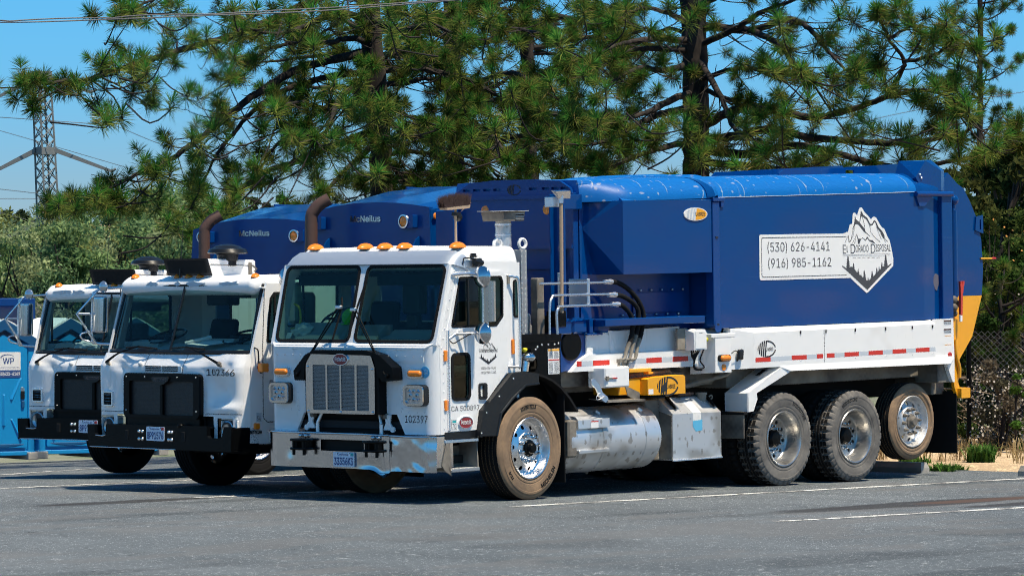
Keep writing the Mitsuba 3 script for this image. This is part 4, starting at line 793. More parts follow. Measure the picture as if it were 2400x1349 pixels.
for x0, x1, m in ((2.345, 2.42, 'red_tape'), (2.42, 2.603, 'grey_tape'), (2.603, 2.876, 'red_tape'), (3.05, 3.30, 'grey_tape'), (3.484, 3.746, 'red_tape'), (3.30, 3.484, 'grey_tape'), (3.746, 3.93, 'grey_tape'), (3.93, 4.195, 'red_tape'), (4.195, 4.40, 'grey_tape')): tape(x0, x1, 1.382, -1.14, 0.055, mat=m)
# main body
bz = lambda x: 3.13 + 0.017 * (x - 4.6)
def body_sec(x, yy):
    zt = bz(x); return [(yy, 1.70), (yy, zt)] + [(-0.86 + (yy + 0.86) * math.cos(a), zt + 0.225 * math.sin(a)) for a in np.linspace(0.14, math.pi / 2, 9)] + [(-0.3, zt + 0.24), (0.3, zt + 0.24)]
def full_sec(x, yy):
    s = body_sec(x, yy); h = [p for p in s if p[0] < 0]; return h + [(-y, z) for y, z in h[::-1]]
side_secs = [(x, [(YS, 1.70), (YS - 0.006, 2.2), (YS - 0.004, 2.7), (YS, bz(x))]) for x in (4.62, 6.5, 8.45)]
bd = A.add('body', loft([(4.62, full_sec(4.62, YS)), (8.40, full_sec(8.40, YS)), (8.46, full_sec(8.46, YS + 0.002)), (8.78, full_sec(8.78, YS + 0.04)), (8.80, full_sec(8.80, YS + 0.04))]), 'blue_paint', smooth=25, label='blue refuse body with a rounded roof edge')
A.add('body_roof', loft([(x, [(y, z + 0.004) for y, z in full_sec(x, YS)[1:-1]]) for x in (4.62, 6.5, 8.15, 8.30)] + [(8.45, [(y * 0.985, z - 0.03) for y, z in full_sec(8.45, YS)[1:-1]]), (8.60, [(y * 0.97, z - 0.09) for y, z in full_sec(8.6, YS)[1:-1]])]), 'sunlit_scuffed_blue', smooth=30, parent=bd, label='scratched rounded roof of the blue body')
A.add('seam', tube([(4.62, YS - 0.002, 3.135), (8.36, YS - 0.002, 3.197)], 0.004, 6), 'grey_tape', parent=bd)
A.add('front_flange', cat(cb(4.505, 4.622, YS - 0.015, YS + 0.1, 1.73, 3.09, 0.006), cb(4.50, 4.70, YS - 0.03, YS + 0.05, 3.095, 3.132, 0.004), cb(4.65, 4.702, YS - 0.02, YS + 0.02, 3.03, 3.10, 0.004), xz(rect(4.515, 4.625, 1.66, 1.80, 0.045), YS - 0.022, YS - 0.014)), 'navy_paint', parent=bd)
for z in (2.70, 1.745): A.add('flange_slot', cb(4.545, 4.585, YS - 0.026, YS - 0.01, z - 0.009, z + 0.009, 0.002), 'ink', parent=bd)
A.add('roof_saddle', loft([(x, [(y * 1.008, z + 0.014) for y, z in full_sec(x, YS)[1:-1]]) for x in (4.42, 4.56)]), 'blue_paint', smooth=30, parent=bd)
A.add('rear_flange', cat(cb(8.78, 8.99, YS - 0.02, YS + 0.06, 1.70, 3.17, 0.006), cb(8.78, 8.99, -YS - 0.06, -YS + 0.02, 1.70, 3.17, 0.006), cb(8.80, 8.98, -1.2, 1.2, 1.3, 3.2, 0.01)), 'blue_paint', parent=bd)
A.add('hinge_bar', cat(rod((8.25, YS - 0.03, 3.172), (8.97, YS - 0.03, 3.172), 0.032, n=16), xz(PG([(8.27, 3.16), (8.62, 3.16), (8.44, 3.03), (8.34, 3.03)]), YS - 0.02, YS + 0.0)), 'navy_paint', parent=bd)
A.add('scuff_patch', xz(PG([(8.66, 2.20), (8.70, 2.24), (8.75, 2.22), (8.76, 2.12), (8.72, 2.03), (8.68, 2.06), (8.65, 2.13)], 0.01), YS + 0.024, YS + 0.05), 'scuff_grey', False, parent=bd)
# hinge housing on top at the rear, and the long plate along the roof
hh = A.add('hinge_housing', hull([(8.36, -1.20, 3.37), (8.56, -1.20, 3.565), (8.72, -1.16, 3.575), (8.87, -1.20, 3.45), (8.87, -1.20, 3.21), (8.52, -1.20, 3.20), (8.58, -0.80, 3.57), (8.86, -0.80, 3.57), (9.0, -0.80, 3.45), (9.0, -1.15, 3.45), (9.0, -1.15, 3.21), (8.40, -0.80, 3.20)]), 'blue_paint', smooth=False)
A.add('bolt', cat(*[ball((x, -1.205, z), 0.016, sub=1) for x, z in ((8.44, 3.40), (8.47, 3.36))]) if True else None, 'brushed_steel', parent=hh, kind='stuff')
A.add('roof_plate', xz(PG([(6.65, 3.40), (6.66, 3.43), (6.74, 3.462), (6.86, 3.455), (9.0, 3.545), (9.2, 3.55), (9.15, 3.33), (6.65, 3.33)]).difference(rect(7.92, 8.09, 3.425, 3.465, 0.018)), -0.51, -0.49), 'blue_paint', smooth=False, label='upright blue plate along the roof')
A.add('roof_plate', xz(PG([(6.65, 3.40), (6.74, 3.46), (9.2, 3.55), (9.15, 3.33), (6.65, 3.33)]), 0.49, 0.51), 'blue_paint', smooth=False, label='upright blue plate along the far side of the roof')
A.add('roof_plate_pad', cat(cb(6.60, 6.90, -0.6, -0.4, 3.36, 3.40, 0.004)), 'blue_paint')
# tailgate
tgp = [(9.0, 3.33), (9.12, 3.426), (9.305, 3.298), (9.435, 3.238), (9.56, 3.087), (9.685, 2.90), (9.783, 2.632), (9.815, 2.27), (9.78, 1.955), (9.571, 1.471), (9.319, 1.22), (9.15, 1.05), (9.0, 1.02)]
up_, lo_ = PG(tgp).intersection(sg.box(8, 1.962, 11, 4)), PG(tgp).intersection(sg.box(8, 0, 11, 1.96))
tg = A.add('tailgate', xz(up_, -1.12, 1.12), 'blue_paint', smooth=25)
A.add('lower_part', xz(lo_, -1.12, 1.12), 'yellow_paint', smooth=25, parent=tg, label='yellow lower part of the tailgate')
A.add('hook_plate', xz(PG([(9.66, 2.90), (9.80, 2.92), (9.80, 2.70), (9.64, 2.74)]).difference(rect(9.73, 9.755, 2.74, 2.87, 0.012)), -1.14, -1.12), 'blue_paint', parent=tg)
A.add('tailgate_cylinder', cat(rod((9.11, -1.19, 1.95), (9.11, -1.19, 2.98), 0.05, n=18), rod((9.11, -1.19, 2.98), (9.13, -1.19, 3.10), 0.028), ball((9.12, -1.19, 3.10), 0.065, sub=2), rod((9.04, -1.19, 1.95), (9.04, -1.19, 2.96), 0.012)), 'blue_paint', smooth=40, parent=tg)
A.add('cylinder_fitting', cat(ball((9.08, -1.2, 1.92), 0.055), ball((9.06, -1.22, 1.83), 0.05), ball((9.10, -1.2, 1.76), 0.04), rod((9.20, -1.16, 1.87), (9.20, -1.22, 1.87), 0.04)), 'grimy_metal', smooth=40, parent=tg)
A.add('latch_strut', cat(xz(PG([(9.02, 1.78), (9.10, 1.70), (9.27, 1.65), (9.26, 1.58), (9.12, 1.53), (9.16, 1.30), (9.20, 1.03), (9.16, 0.95), (9.19, 0.88), (9.30, 0.87), (9.30, 0.76), (9.14, 0.77), (9.08, 0.90), (9.06, 1.2), (9.03, 1.5)]), -1.20, -1.16), xz(rect(9.14, 9.32, 0.755, 0.875, 0.01), -1.26, -1.12), tube([(9.10, -1.21, 1.45), (9.11, -1.22, 1.25), (9.16, -1.22, 1.12), (9.17, -1.21, 1.0)], 0.022, 8, 4)), 'yellow_paint', smooth=30, parent=tg, label='yellow latch strut at the tailgate edge')
A.add('prop_bar', cat(xz(PG([(9.13, 2.14), (9.155, 2.14), (9.165, 2.10), (9.175, 2.10), (9.19, 2.14), (9.215, 2.14), (9.175, 1.98), (9.165, 1.74), (9.128, 1.74), (9.135, 1.98)]), -1.275, -1.245)), 'red_paint', parent=tg, label='red safety prop bar')
A.add('prop_bar_foot', cb(9.125, 9.167, -1.272, -1.248, 1.66, 1.738, 0.004), 'clean_white', parent=tg)
A.add('marker_rod', cat(rod((9.75, -1.13, 2.40), (9.98, -1.13, 2.40), 0.012)), 'yellow_paint', parent=tg); A.add('rod_tip', rod((9.98, -1.13, 2.40), (10.06, -1.13, 2.40), 0.013), 'red_plastic', parent=tg)
# white side box
yb = -1.31
bx = A.add('side_box', cat(hull([(5.14, yb, 1.637), (8.565, yb, 1.650), (8.565, yb, 1.262), (5.14, yb, 1.245), (4.80, -1.25, 1.69), (4.80, -1.25, 1.24), (8.565, -1.20, 1.72), (8.565, -1.20, 1.26), (5.14, -1.20, 1.722), (4.80, -1.15, 1.722), (4.80, -1.15, 1.24)])), 'white_paint', smooth=False, label='long white box below the blue body')
A.add('panel_joint', cat(*[xz(rect(x - 0.004, x + 0.004, 1.27, 1.645), yb - 0.0015, yb) for x in (6.42,)]), 'grey_ink', False, parent=bx)
A.add('latch', cat(*[cb(x - 0.008, x + 0.008, yb - 0.012, yb, 1.60, 1.638, 0.003) for x in (5.98, 6.45, 7.0, 7.58, 8.10, 8.50)]), 'black_plastic', parent=bx, kind='stuff')
A.add('rivet', cat(*[ball((x, yb, 1.305), 0.008, sub=1) for x in (5.98, 6.43, 7.0, 7.58, 8.10, 8.50)]), 'brushed_steel', parent=bx, kind='stuff')
A.add('lower_flange', cat(hull([(5.60, -1.31, 1.262), (8.93, -1.31, 1.262), (5.60, -1.31, 1.245), (8.93, -1.31, 1.245), (5.78, -1.33, 1.195), (8.84, -1.33, 1.175), (5.78, -1.28, 1.19), (8.84, -1.28, 1.17), (5.60, -1.2, 1.25), (8.93, -1.2, 1.25)])), 'white_paint', parent=bx)
A.add('end_plate', xz(PG([(8.57, 1.655), (8.60, 1.70), (8.95, 1.705), (8.965, 1.25), (8.965, 0.955), (8.925, 0.955), (8.80, 1.19), (8.57, 1.245)]), -1.29, -1.24), 'white_paint', smooth=False, parent=bx)
A.add('inner_face', cb(8.70, 8.94, -1.24, -0.9, 0.95, 1.18, 0.01), 'grimy_metal', parent=bx)
for z in (1.662, 1.56):
    k = A.add('notice', xz(rect(8.755, 8.907, z - 0.028, z + 0.028), -1.2925, -1.291), 'grey_tape', False); A.add('band', xz(rect(8.757, 8.905, z + 0.008, z + 0.026), -1.2940, -1.2925), 'rust_brown', False, parent=k)
    A.add('print', cat(*[xz(rect(8.765 + 0.07 * c, 8.825 + 0.07 * c, z - 0.02 + 0.008 * q, z - 0.016 + 0.008 * q), -1.2938, -1.2925) for c in (0, 1) for q in (0, 1, 2)]), 'grey_ink', False, parent=k)
A.add('notice', cat(xz(rect(8.77, 8.90, 1.500, 1.506), -1.2925, -1.291), xz(rect(8.77, 8.90, 1.395, 1.401), -1.2925, -1.291)), 'yellow_paint', False)
A.add('rear_reflector', lathe([(0, 0.02), (0.03, 0.016), (0.036, 0.0)], 20, 'y', (8.868, -1.29, 1.275)), 'red_plastic')
segs = [(4.81, 4.855, 'r'), (5.165, 5.437, 'r'), (5.437, 5.63, 'g'), (5.63, 5.817, 'g'), (5.817, 6.093, 'r'), (6.093, 6.28, 'g'), (6.28, 6.394, 'r'), (6.464, 6.608, 'r'), (6.608, 6.793, 'g'), (6.793, 7.066, 'r'), (7.066, 7.252, 'g'), (7.252, 7.526, 'r'), (7.526, 7.712, 'g'), (7.712, 7.979, 'r'), (7.979, 8.168, 'g'), (8.168, 8.44, 'r'), (8.44, 8.555, 'g')]
for a, b, c in segs[1:]: tape(a, b, 1.334 + 0.006 * (a - 5), yb, 0.05, mat='red_tape' if c == 'r' else 'grey_tape')
lg = A.add('maker_logo', logo_side(5.37, 1.452, 0.325, yb - 0.0005), 'ink', False)
# lamp box ahead of it
lb = A.add('lamp_box', cat(hull([(4.45, -1.32, 1.60), (4.725, -1.32, 1.595), (4.725, -1.32, 1.215), (4.445, -1.32, 1.225), (4.40, -1.0, 1.70), (4.80, -1.0, 1.70), (4.80, -1.0, 1.2), (4.40, -1.0, 1.2)]), cb(4.38, 4.80, -1.325, -1.05, 1.60, 1.645, 0.006)), 'white_paint', smooth=False)
mk = A.add('bezel', xz(rect(4.487, 4.693, 1.338, 1.412, 0.035), -1.345, -1.32), 'rubber', parent=lb); A.add('lens', rounded([(4.54, -1.345, 1.375), (4.64, -1.345, 1.375)], 0.032), 'amber', smooth=40, parent=lb)
A.add('reflector', lathe([(0, 0.012), (0.034, 0.01), (0.037, 0.0)], 22, 'y', (4.59, -1.32, 1.275)), 'amber', parent=lb)
jb = A.add('junction_box', cat(hull([(4.09, -1.32, 1.475), (4.30, -1.32, 1.480), (4.30, -1.32, 1.665), (4.27, -1.32, 1.70), (4.11, -1.32, 1.70), (4.08, -1.32, 1.665), (4.08, -1.2, 1.475), (4.30, -1.2, 1.475), (4.30, -1.2, 1.70), (4.08, -1.2, 1.70)]), cb(4.105, 4.28, -1.328, -1.32, 1.49, 1.685, 0.003)), 'clean_white', smooth=False)
A.add('back_plate', cb(3.95, 4.12, -1.2, -1.17, 1.48, 1.715, 0.004), 'grimy_metal', parent=jb); A.add('plug', cat(rod((4.30, -1.28, 1.585), (4.35, -1.28, 1.585), 0.022), ball((4.345, -1.28, 1.585), 0.024)), 'hi_vis_yellow', parent=jb)
A.add('label_line', cat(side_text('Watts', 4.165, 1.655, -1.328, 0.012, 0.06, 0.001)), 'grey_ink', False, parent=jb)
for k in range(5): A.add('cable', tube([(4.10 + 0.035 * k, -1.27, 1.475), (4.115 + 0.02 * k, -1.26, 1.41), (4.16 + 0.005 * k, -1.25, 1.37), (4.20, -1.22, 1.31 - 0.01 * k), (4.30 + 0.02 * k, -1.18, 1.25)], 0.008, 6, 4), 'rubber', parent=jb)
A.add('cable', tube([(4.33, -1.27, 1.57), (4.34, -1.24, 1.47), (4.33, -1.2, 1.36), (4.40, -1.2, 1.28), (4.30, -1.2, 1.26)], 0.008, 6, 4), 'rubber', parent=jb)
A.add('work_lamp', cat(rounded([(4.885, -1.30, 1.37), (4.93, -1.30, 1.365), (4.89, -1.30, 1.44), (4.94, -1.30, 1.44)], 0.022), rod((4.90, -1.27, 1.36), (4.88, -1.2, 1.24), 0.016)), 'black_plastic', smooth=40)
A.add('cable', tube([(4.74, -1.31, 1.42), (4.80, -1.32, 1.45), (4.87, -1.31, 1.42)], 0.005, 6, 4), 'rubber')
A.add('service_pipe', cat(tube([(2.9, -1.0, 1.215), (3.9, -1.0, 1.24), (4.05, -1.0, 1.23), (4.25, -1.0, 1.08), (4.5, -1.02, 1.11), (4.9, -1.08, 1.17), (5.02, -1.1, 1.24)], 0.02, 8, 4), tube([(3.9, -0.95, 1.15), (4.1, -0.95, 1.05), (4.3, -0.95, 1.05), (4.8, -1.0, 1.13), (4.9, -1.1, 1.25)], 0.018, 8, 4)), 'grimy_metal', smooth=40)
# signs on the body
ys = -1.2535
sgn = unary_union([rect(5.33, 7.0, 2.214, 2.722, 0.03), art(sg.Polygon(MOUNTAIN_EDGE).buffer(2).buffer(-2), 6.916, 2.73, 0.00138, 0.00084, 130, 440)])
sk = A.add('company_sign', xz(sgn, ys - 0.002, ys), 'clean_white', False, label='white sign with phone numbers and mountain emblem')
A.add('border', xz(rect(5.365, 7.02, 2.245, 2.69, 0.03).difference(rect(5.373, 7.02, 2.253, 2.682, 0.025)).difference(sg.box(6.93, 2.0, 7.1, 3)), ys - 0.004, ys - 0.002), 'grey_ink', False, parent=sk)
A.add('phone_number', side_text('(530) 626-4141', 5.475, 2.528, ys - 0.002, 0.104, 1.14, 0.002), 'grey_ink', False, parent=sk)
A.add('phone_number', side_text('(916) 985-1162', 5.485, 2.350, ys - 0.002, 0.104, 1.155, 0.002), 'grey_ink', False, parent=sk)
A.add('mountain_emblem', cat(*[xz(art(g, 6.916, 2.73, 0.00138, 0.00084, 130, 440), ys - 0.004, ys - 0.002) for g in (MOUNT, FOREST)]), 'grey_ink', False, parent=sk)
A.add('company_name', cat(side_text('E', 6.862, 2.492, ys - 0.002, 0.102, 0.06, 0.002), side_text('l', 6.935, 2.505, ys - 0.002, 0.074, 0.022, 0.002), side_text('D', 7.01, 2.492, ys - 0.002, 0.108, 0.085, 0.002), side_text('ORADO', 7.105, 2.508, ys - 0.002, 0.080, 0.245, 0.002), side_text('D', 7.395, 2.492, ys - 0.002, 0.108, 0.085, 0.002), side_text('ISPOSAL', 7.49, 2.510, ys - 0.002, 0.080, 0.285, 0.002)), 'grey_ink', False, parent=sk)
A.add('rule', cat(xz(rect(6.86, 7.76, 2.478, 2.481), ys - 0.004, ys - 0.002), xz(rect(6.86, 7.76, 2.462, 2.464), ys - 0.004, ys - 0.002), *[xz(rect(7.05 + 0.09 * k, 7.11 + 0.09 * k, 2.437, 2.442), ys - 0.003, ys - 0.002) for k in range(6)]), 'grey_ink', False, parent=sk)
ov = sa.translate(sa.scale(sg.Point(0, 0).buffer(1, 40), 0.20, 0.071), 4.216, 2.955)
ob = A.add('oval_badge', xz(ov, -1.262, -1.25), 'paper', False, label='oval badge with grey bars and yellow half')
A.add('yellow_half', xz(sa.scale(ov, 0.93, 0.88).intersection(PG([(4.19, 2.8), (4.6, 2.8), (4.6, 3.1), (4.25, 3.1)])), -1.264, -1.262), 'yellow_paint', False, parent=ob)
A.add('bar', cat(*[xz(sa.scale(ov, 0.93, 0.88).intersection(PG([(4.04 + 0.05 * k, 2.8), (4.07 + 0.05 * k, 2.8), (4.13 + 0.05 * k, 3.1), (4.10 + 0.05 * k, 3.1)])), -1.264, -1.262) for k in range(3)]), 'grey_tape', False, parent=ob)
A.add('lettering', side_text('LABRIE', 4.21, 2.935, -1.264, 0.04, 0.165, 0.001, True), 'ink', False, parent=ob)
# lifting arm gear: pipes, hoses, yellow guard, white box, step tray
hoses = [([(1.76, 2.24), (2.25, 2.238), (2.76, 2.236), (2.895, 2.241)], [(2.895, 2.241), (3.02, 2.228), (3.203, 2.15), (3.362, 2.02), (3.44, 1.875), (3.414, 1.741), (3.371, 1.622)], [(3.371, 1.622), (3.328, 1.541), (3.267, 1.409), (3.14, 1.389), (3.139, 1.256)]),
         ([(1.883, 1.708), (1.89, 2.0), (1.925, 2.09), (2.025, 2.114), (2.789, 2.11), (2.937, 2.103)], [(2.937, 2.103), (3.063, 2.086), (3.235, 2.015), (3.325, 1.923), (3.322, 1.773), (3.284, 1.662)], [(3.284, 1.662), (3.23, 1.559), (3.15, 1.412), (3.056, 1.393), (3.053, 1.251)]),
         ([(1.983, 1.706), (1.977, 1.92), (2.01, 1.985), (2.078, 1.999), (2.832, 1.998), (2.958, 1.999)], [(2.958, 1.999), (3.061, 1.974), (3.174, 1.882), (3.206, 1.776), (3.18, 1.643), (3.15, 1.59)], [(3.15, 1.59), (3.10, 1.50), (3.04, 1.415), (2.953, 1.396), (2.945, 1.25)])]
for k, (pp, hp, lp) in enumerate(hoses):
    yv = -1.15 - 0.02 * k
    hk = A.add('hydraulic_hose', tube([(x, yv, z) for x, z in hp], 0.026, 10, 5), 'rubber', smooth=40)
    A.add('pipe', tube([(x, yv, z) for x, z in pp], 0.014, 8, 4), 'brushed_steel', smooth=40, parent=hk)
    A.add('fitting', cat(rod((hp[0][0] - 0.10, yv, hp[0][1]), (hp[0][0] + 0.03, yv, hp[0][1]), 0.027), rod((hp[0][0] - 0.03, yv, hp[0][1]), (hp[0][0] + 0.0, yv, hp[0][1]), 0.033, n=6)), 'brushed_steel', parent=hk)
    A.add('lower_pipe', tube([(x, yv - 0.02 * (q > 1), z) for q, (x, z) in enumerate(lp)], [0.027, 0.022, 0.015, 0.015, 0.018], 8, 3), 'grimy_metal', smooth=40, parent=hk)
    A.add('nut', lathe([(0.0, -0.02), (0.03, -0.02), (0.03, 0.02), (0.0, 0.02)], 6, 'z', (lp[3][0], yv - 0.02, lp[3][1])), 'grimy_metal', parent=hk)
A.add('pipe_clamp', cat(cb(2.50, 2.545, -1.17, -0.90, 1.98, 2.28, 0.006)), 'brushed_steel')
yk = A.add('arm_guard', cat(hull([(3.41, -1.22, 1.010), (4.044, -1.22, 1.008), (4.044, -1.22, 1.195), (4.01, -1.22, 1.213), (3.45, -1.22, 1.195), (3.41, -1.22, 1.18), (3.41, -0.75, 1.01), (4.0, -0.75, 1.01), (4.0, -0.75, 1.21), (3.41, -0.75, 1.2)]), cb(3.05, 3.41, -1.12, -0.75, 1.02, 1.19, 0.01)), 'yellow_paint', smooth=False, label='yellow cover of the lifting arm')
A.add('maker_logo', logo_side(3.745, 1.098, 0.36, -1.221, 0.002), 'ink', False, parent=yk); A.add('grease_smear', xz(PG([(3.63, 1.05), (3.66, 1.03), (3.72, 1.06), (3.74, 1.15), (3.68, 1.13), (3.65, 1.10)], 0.006), -1.2255, -1.2235), 'ink', False, parent=yk)
A.add('code_label', xz(rect(3.42, 3.50, 1.02, 1.075), -1.2225, -1.221), 'clean_white', False, parent=yk)
A.add('arm_rail', cat(cb(2.95, 3.55, -1.16, -0.9, 1.26, 1.30, 0.006), cb(3.5, 3.58, -1.16, -1.08, 1.235, 1.26, 0.004)), 'yellow_paint', label='yellow arm rail')
A.add('arm_slide', cat(cb(2.9, 4.3, -1.0, -0.7, 1.18, 1.235, 0.01)), 'grimy_metal')
wb = A.add('tool_box', cb(2.615, 3.02, -1.30, -1.05, 1.12, 1.34, 0.015), 'clean_white', label='small white metal box'); A.add('latch', cat(cb(2.60, 2.72, -1.315, -1.30, 1.215, 1.228, 0.003), cb(2.62, 2.66, -1.32, -1.30, 1.195, 1.245, 0.004)), 'grimy_metal', parent=wb); A.add('latch_grip', cb(2.72, 2.80, -1.316, -1.302, 1.214, 1.226, 0.003), 'red_plastic', parent=wb)
tr = A.add('fold_step', cat(hull([(2.68, -1.28, 0.985), (3.30, -1.28, 0.975), (2.72, -0.95, 0.995), (3.28, -0.95, 0.985), (2.68, -1.28, 0.962), (3.30, -1.28, 0.955)]), xz(PG([(3.06, 1.13), (3.30, 1.045), (3.30, 0.98), (3.20, 0.98), (3.10, 1.02)]), -1.20, -1.19)), 'grimy_metal', smooth=False, label='muddy folding step tray')
A.add('link', cat(xz(sg.LineString([(2.46, 1.19), (2.53, 1.14), (2.58, 1.05), (2.66, 1.0)]).buffer(0.035), -1.27, -1.255)), 'brushed_steel', parent=tr); A.add('cable', tube([(2.55, -1.28, 1.07), (2.48, -1.29, 1.03), (2.50, -1.29, 1.0), (2.58, -1.29, 1.02), (2.64, -1.28, 1.03)], 0.005, 6, 4), 'brushed_steel', parent=tr)
# fuel tank
tk = A.add('fuel_tank', lathe([(0.0, 0.0), (0.25, 0.0), (0.325, 0.015), (0.345, 0.04), (0.345, 1.50), (0.325, 1.53), (0.25, 1.545), (0.0, 1.545)], 64, 'x', (2.14, -0.86, 0.56)), 'dull_aluminium', smooth=35, label='dented cylindrical aluminium fuel tank')
for x in (2.72, 3.42): 
    A.add('strap', cat(lathe([(0.346, -0.03), (0.352, -0.028), (0.352, 0.028), (0.346, 0.03)], 48, 'x', (x, -0.86, 0.56)), rod((x - 0.02, -1.08, 0.87), (x + 0.02, -1.1, 0.84), 0.02)), 'black_plastic' if x < 0 else 'dull_aluminium', parent=tk)
A.add('drip', cat(ball((2.75, -0.9, 0.21), 0.02)), 'grimy_metal', parent=tk)
ts_ = A.add('tank_step', hull([(2.27, -1.215, 0.70), (2.78, -1.215, 0.70), (2.27, -1.21, 0.79), (2.78, -1.21, 0.79), (2.27, -1.17, 0.825), (2.78, -1.17, 0.825), (2.27, -0.98, 0.845), (2.78, -0.98, 0.845), (2.27, -0.98, 0.80), (2.78, -0.98, 0.80)]), 'dull_aluminium', smooth=30)
A.add('lower_tread', cat(cb(2.27, 2.76, -1.225, -1.0, 0.435, 0.475, 0.006), cb(2.27, 2.76, -1.19, -1.18, 0.475, 0.66, 0.003)), 'dull_aluminium', parent=ts_); A.add('end_plate', cb(2.13, 2.27, -1.20, -0.95, 0.40, 0.80, 0.02), 'grimy_metal', parent=ts_)
A.add('label', xz(rect(2.47, 2.59, 0.70, 0.775), -1.2185, -1.216), 'clean_white', False, parent=ts_); A.add('label_band', xz(rect(2.47, 2.59, 0.765, 0.775), -1.2200, -1.2185), 'red_tape', False, parent=ts_)
# battery box
bb = A.add('battery_box', hull([(3.845, -1.2, 0.285), (4.678, -1.2, 0.28), (4.678, -1.2, 0.78), (3.845, -1.2, 0.79), (3.845, -0.62, 0.285), (4.678, -0.62, 0.28), (4.678, -0.62, 0.96), (3.845, -0.62, 0.965), (3.845, -1.0, 0.955), (4.678, -1.0, 0.95)]), 'dull_aluminium', smooth=False, label='aluminium battery box with sloping lid')
A.add('worn_strip', hull([(4.19, -1.2015, 0.705), (4.33, -1.2015, 0.705), (4.19, -1.2015, 0.79), (4.33, -1.2015, 0.79), (4.19, -1.06, 0.908), (4.33, -1.06, 0.908), (4.19, -1.06, 0.90), (4.33, -1.06, 0.90)]), 'paper', False, parent=bb)
A.add('torn_sticker', xz(PG([(4.19, 0.70), (4.35, 0.71), (4.35, 0.595), (4.24, 0.585), (4.19, 0.64)]), -1.2025, -1.201), 'sky_sticker', False, parent=bb)
for x in (3.93, 4.60): A.add('lid_latch', cat(hull([(x, -1.16, 0.84), (x + 0.05, -1.16, 0.84), (x, -1.02, 0.955), (x + 0.05, -1.02, 0.955), (x, -1.18, 0.85), (x + 0.05, -1.03, 0.975), (x, -1.03, 0.975)])), 'black_paint', False, parent=bb)
A.add('bottom_lip', cb(3.835, 4.685, -1.215, -1.19, 0.275, 0.292, 0.003), 'brushed_steel', parent=bb)
A.add('front_face', cat(cb(3.60, 3.842, -1.02, -0.6, 0.29, 0.95, 0.01), hull([(3.842, -1.19, 0.30), (3.842, -1.19, 0.77), (3.842, -0.7, 0.90), (3.842, -0.7, 0.30), (3.835, -1.19, 0.30), (3.835, -0.7, 0.3), (3.835, -0.7, 0.9), (3.835, -1.19, 0.77)])), 'grimy_metal', parent=bb)
A.add('filler_neck', cat(rod((4.56, -1.02, 0.80), (4.56, -1.02, 0.97), 0.055, n=18), rod((4.56, -1.02, 0.97), (4.56, -1.02, 0.995), 0.066, n=18), tube([(4.66, -1.03, 0.93), (4.72, -1.03, 0.96), (4.74, -1.03, 0.93), (4.68, -1.03, 0.905)], 0.008, 6, 4)), 'grimy_metal', smooth=40)
A.add('valve_block', cat(cb(4.20, 4.42, -1.0, -0.85, 0.965, 1.0, 0.006), rod((4.18, -1.02, 1.0), (4.42, -1.02, 0.99), 0.012)), 'rust_brown')
# rear fender and mud flaps
rf = A.add('rear_fender', cat(hull([(5.63, -1.30, 1.243), (5.63, -0.98, 1.243), (5.03, -1.30, 0.972), (5.03, -0.98, 0.972), (5.63, -1.30, 1.225), (5.63, -0.98, 1.225), (5.03, -1.30, 0.95), (5.03, -0.98, 0.95)]), hull([(5.025, -1.30, 0.972), (5.025, -0.98, 0.972), (5.025, -1.30, 0.765), (5.025, -0.98, 0.765), (5.05, -1.30, 0.965), (5.05, -0.98, 0.965), (5.05, -1.30, 0.765), (5.05, -0.98, 0.765)]), xz(PG([(5.63, 1.245), (5.80, 1.19), (5.18, 0.968), (5.19, 0.90), (5.12, 0.77), (5.03, 0.765), (5.03, 0.975)]), -1.31, -1.295)), 'white_paint', smooth=False, label='white angular fender ahead of the rear wheels')
A.add('stencil_logo', hull([(5.42, -1.10, 1.1545), (5.56, -1.10, 1.2175), (5.42, -1.16, 1.1545), (5.56, -1.16, 1.2175), (5.42, -1.10, 1.1525), (5.56, -1.16, 1.2155)]), 'ink', False, parent=rf)
A.add('mud_flap', cb(4.98, 4.995, -1.28, -0.96, 0.47, 0.77, 0.004), 'grimy_metal'); A.add('flap_rail', cb(4.965, 5.03, -1.30, -0.95, 0.735, 0.768, 0.004), 'rubber')
A.add('mud_flap', cb(9.12, 9.135, -1.20, -0.55, 0.10, 0.84, 0.004), 'rubber', label='black mud flap behind the last wheel'); A.add('mud_flap', cb(9.12, 9.135, 0.55, 1.2, 0.10, 0.84, 0.004), 'rubber')
A.add('rear_underbody', cat(cb(5.1, 8.9, -0.95, 0.95, 1.02, 1.25, 0.01), cb(8.9, 9.15, -1.0, 1.0, 0.8, 1.1, 0.01)), 'grimy_metal')
for x in (5.742, 7.062): A.add('rear_axle', cat(rod((x, -0.9, 0.53), (x, 0.9, 0.53), 0.09), ball((x, 0, 0.53), 0.22)), 'grimy_shade')
A.add('front_axle', cat(rod((1.47, -0.95, 0.52), (1.47, 0.95, 0.52), 0.07), cb(1.0, 1.9, -0.5, 0.5, 0.35, 0.75, 0.05)), 'grimy_shade')
A.add('gear_case', cat(cb(2.4, 3.2, -0.3, 0.3, 0.4, 0.9, 0.05), rod((3.2, 0, 0.65), (5.7, 0, 0.6), 0.06)), 'grimy_shade')
A.add('far_side_tank', cat(rod((2.3, 0.86, 0.56), (3.6, 0.86, 0.56), 0.33, n=24)), 'grimy_metal')
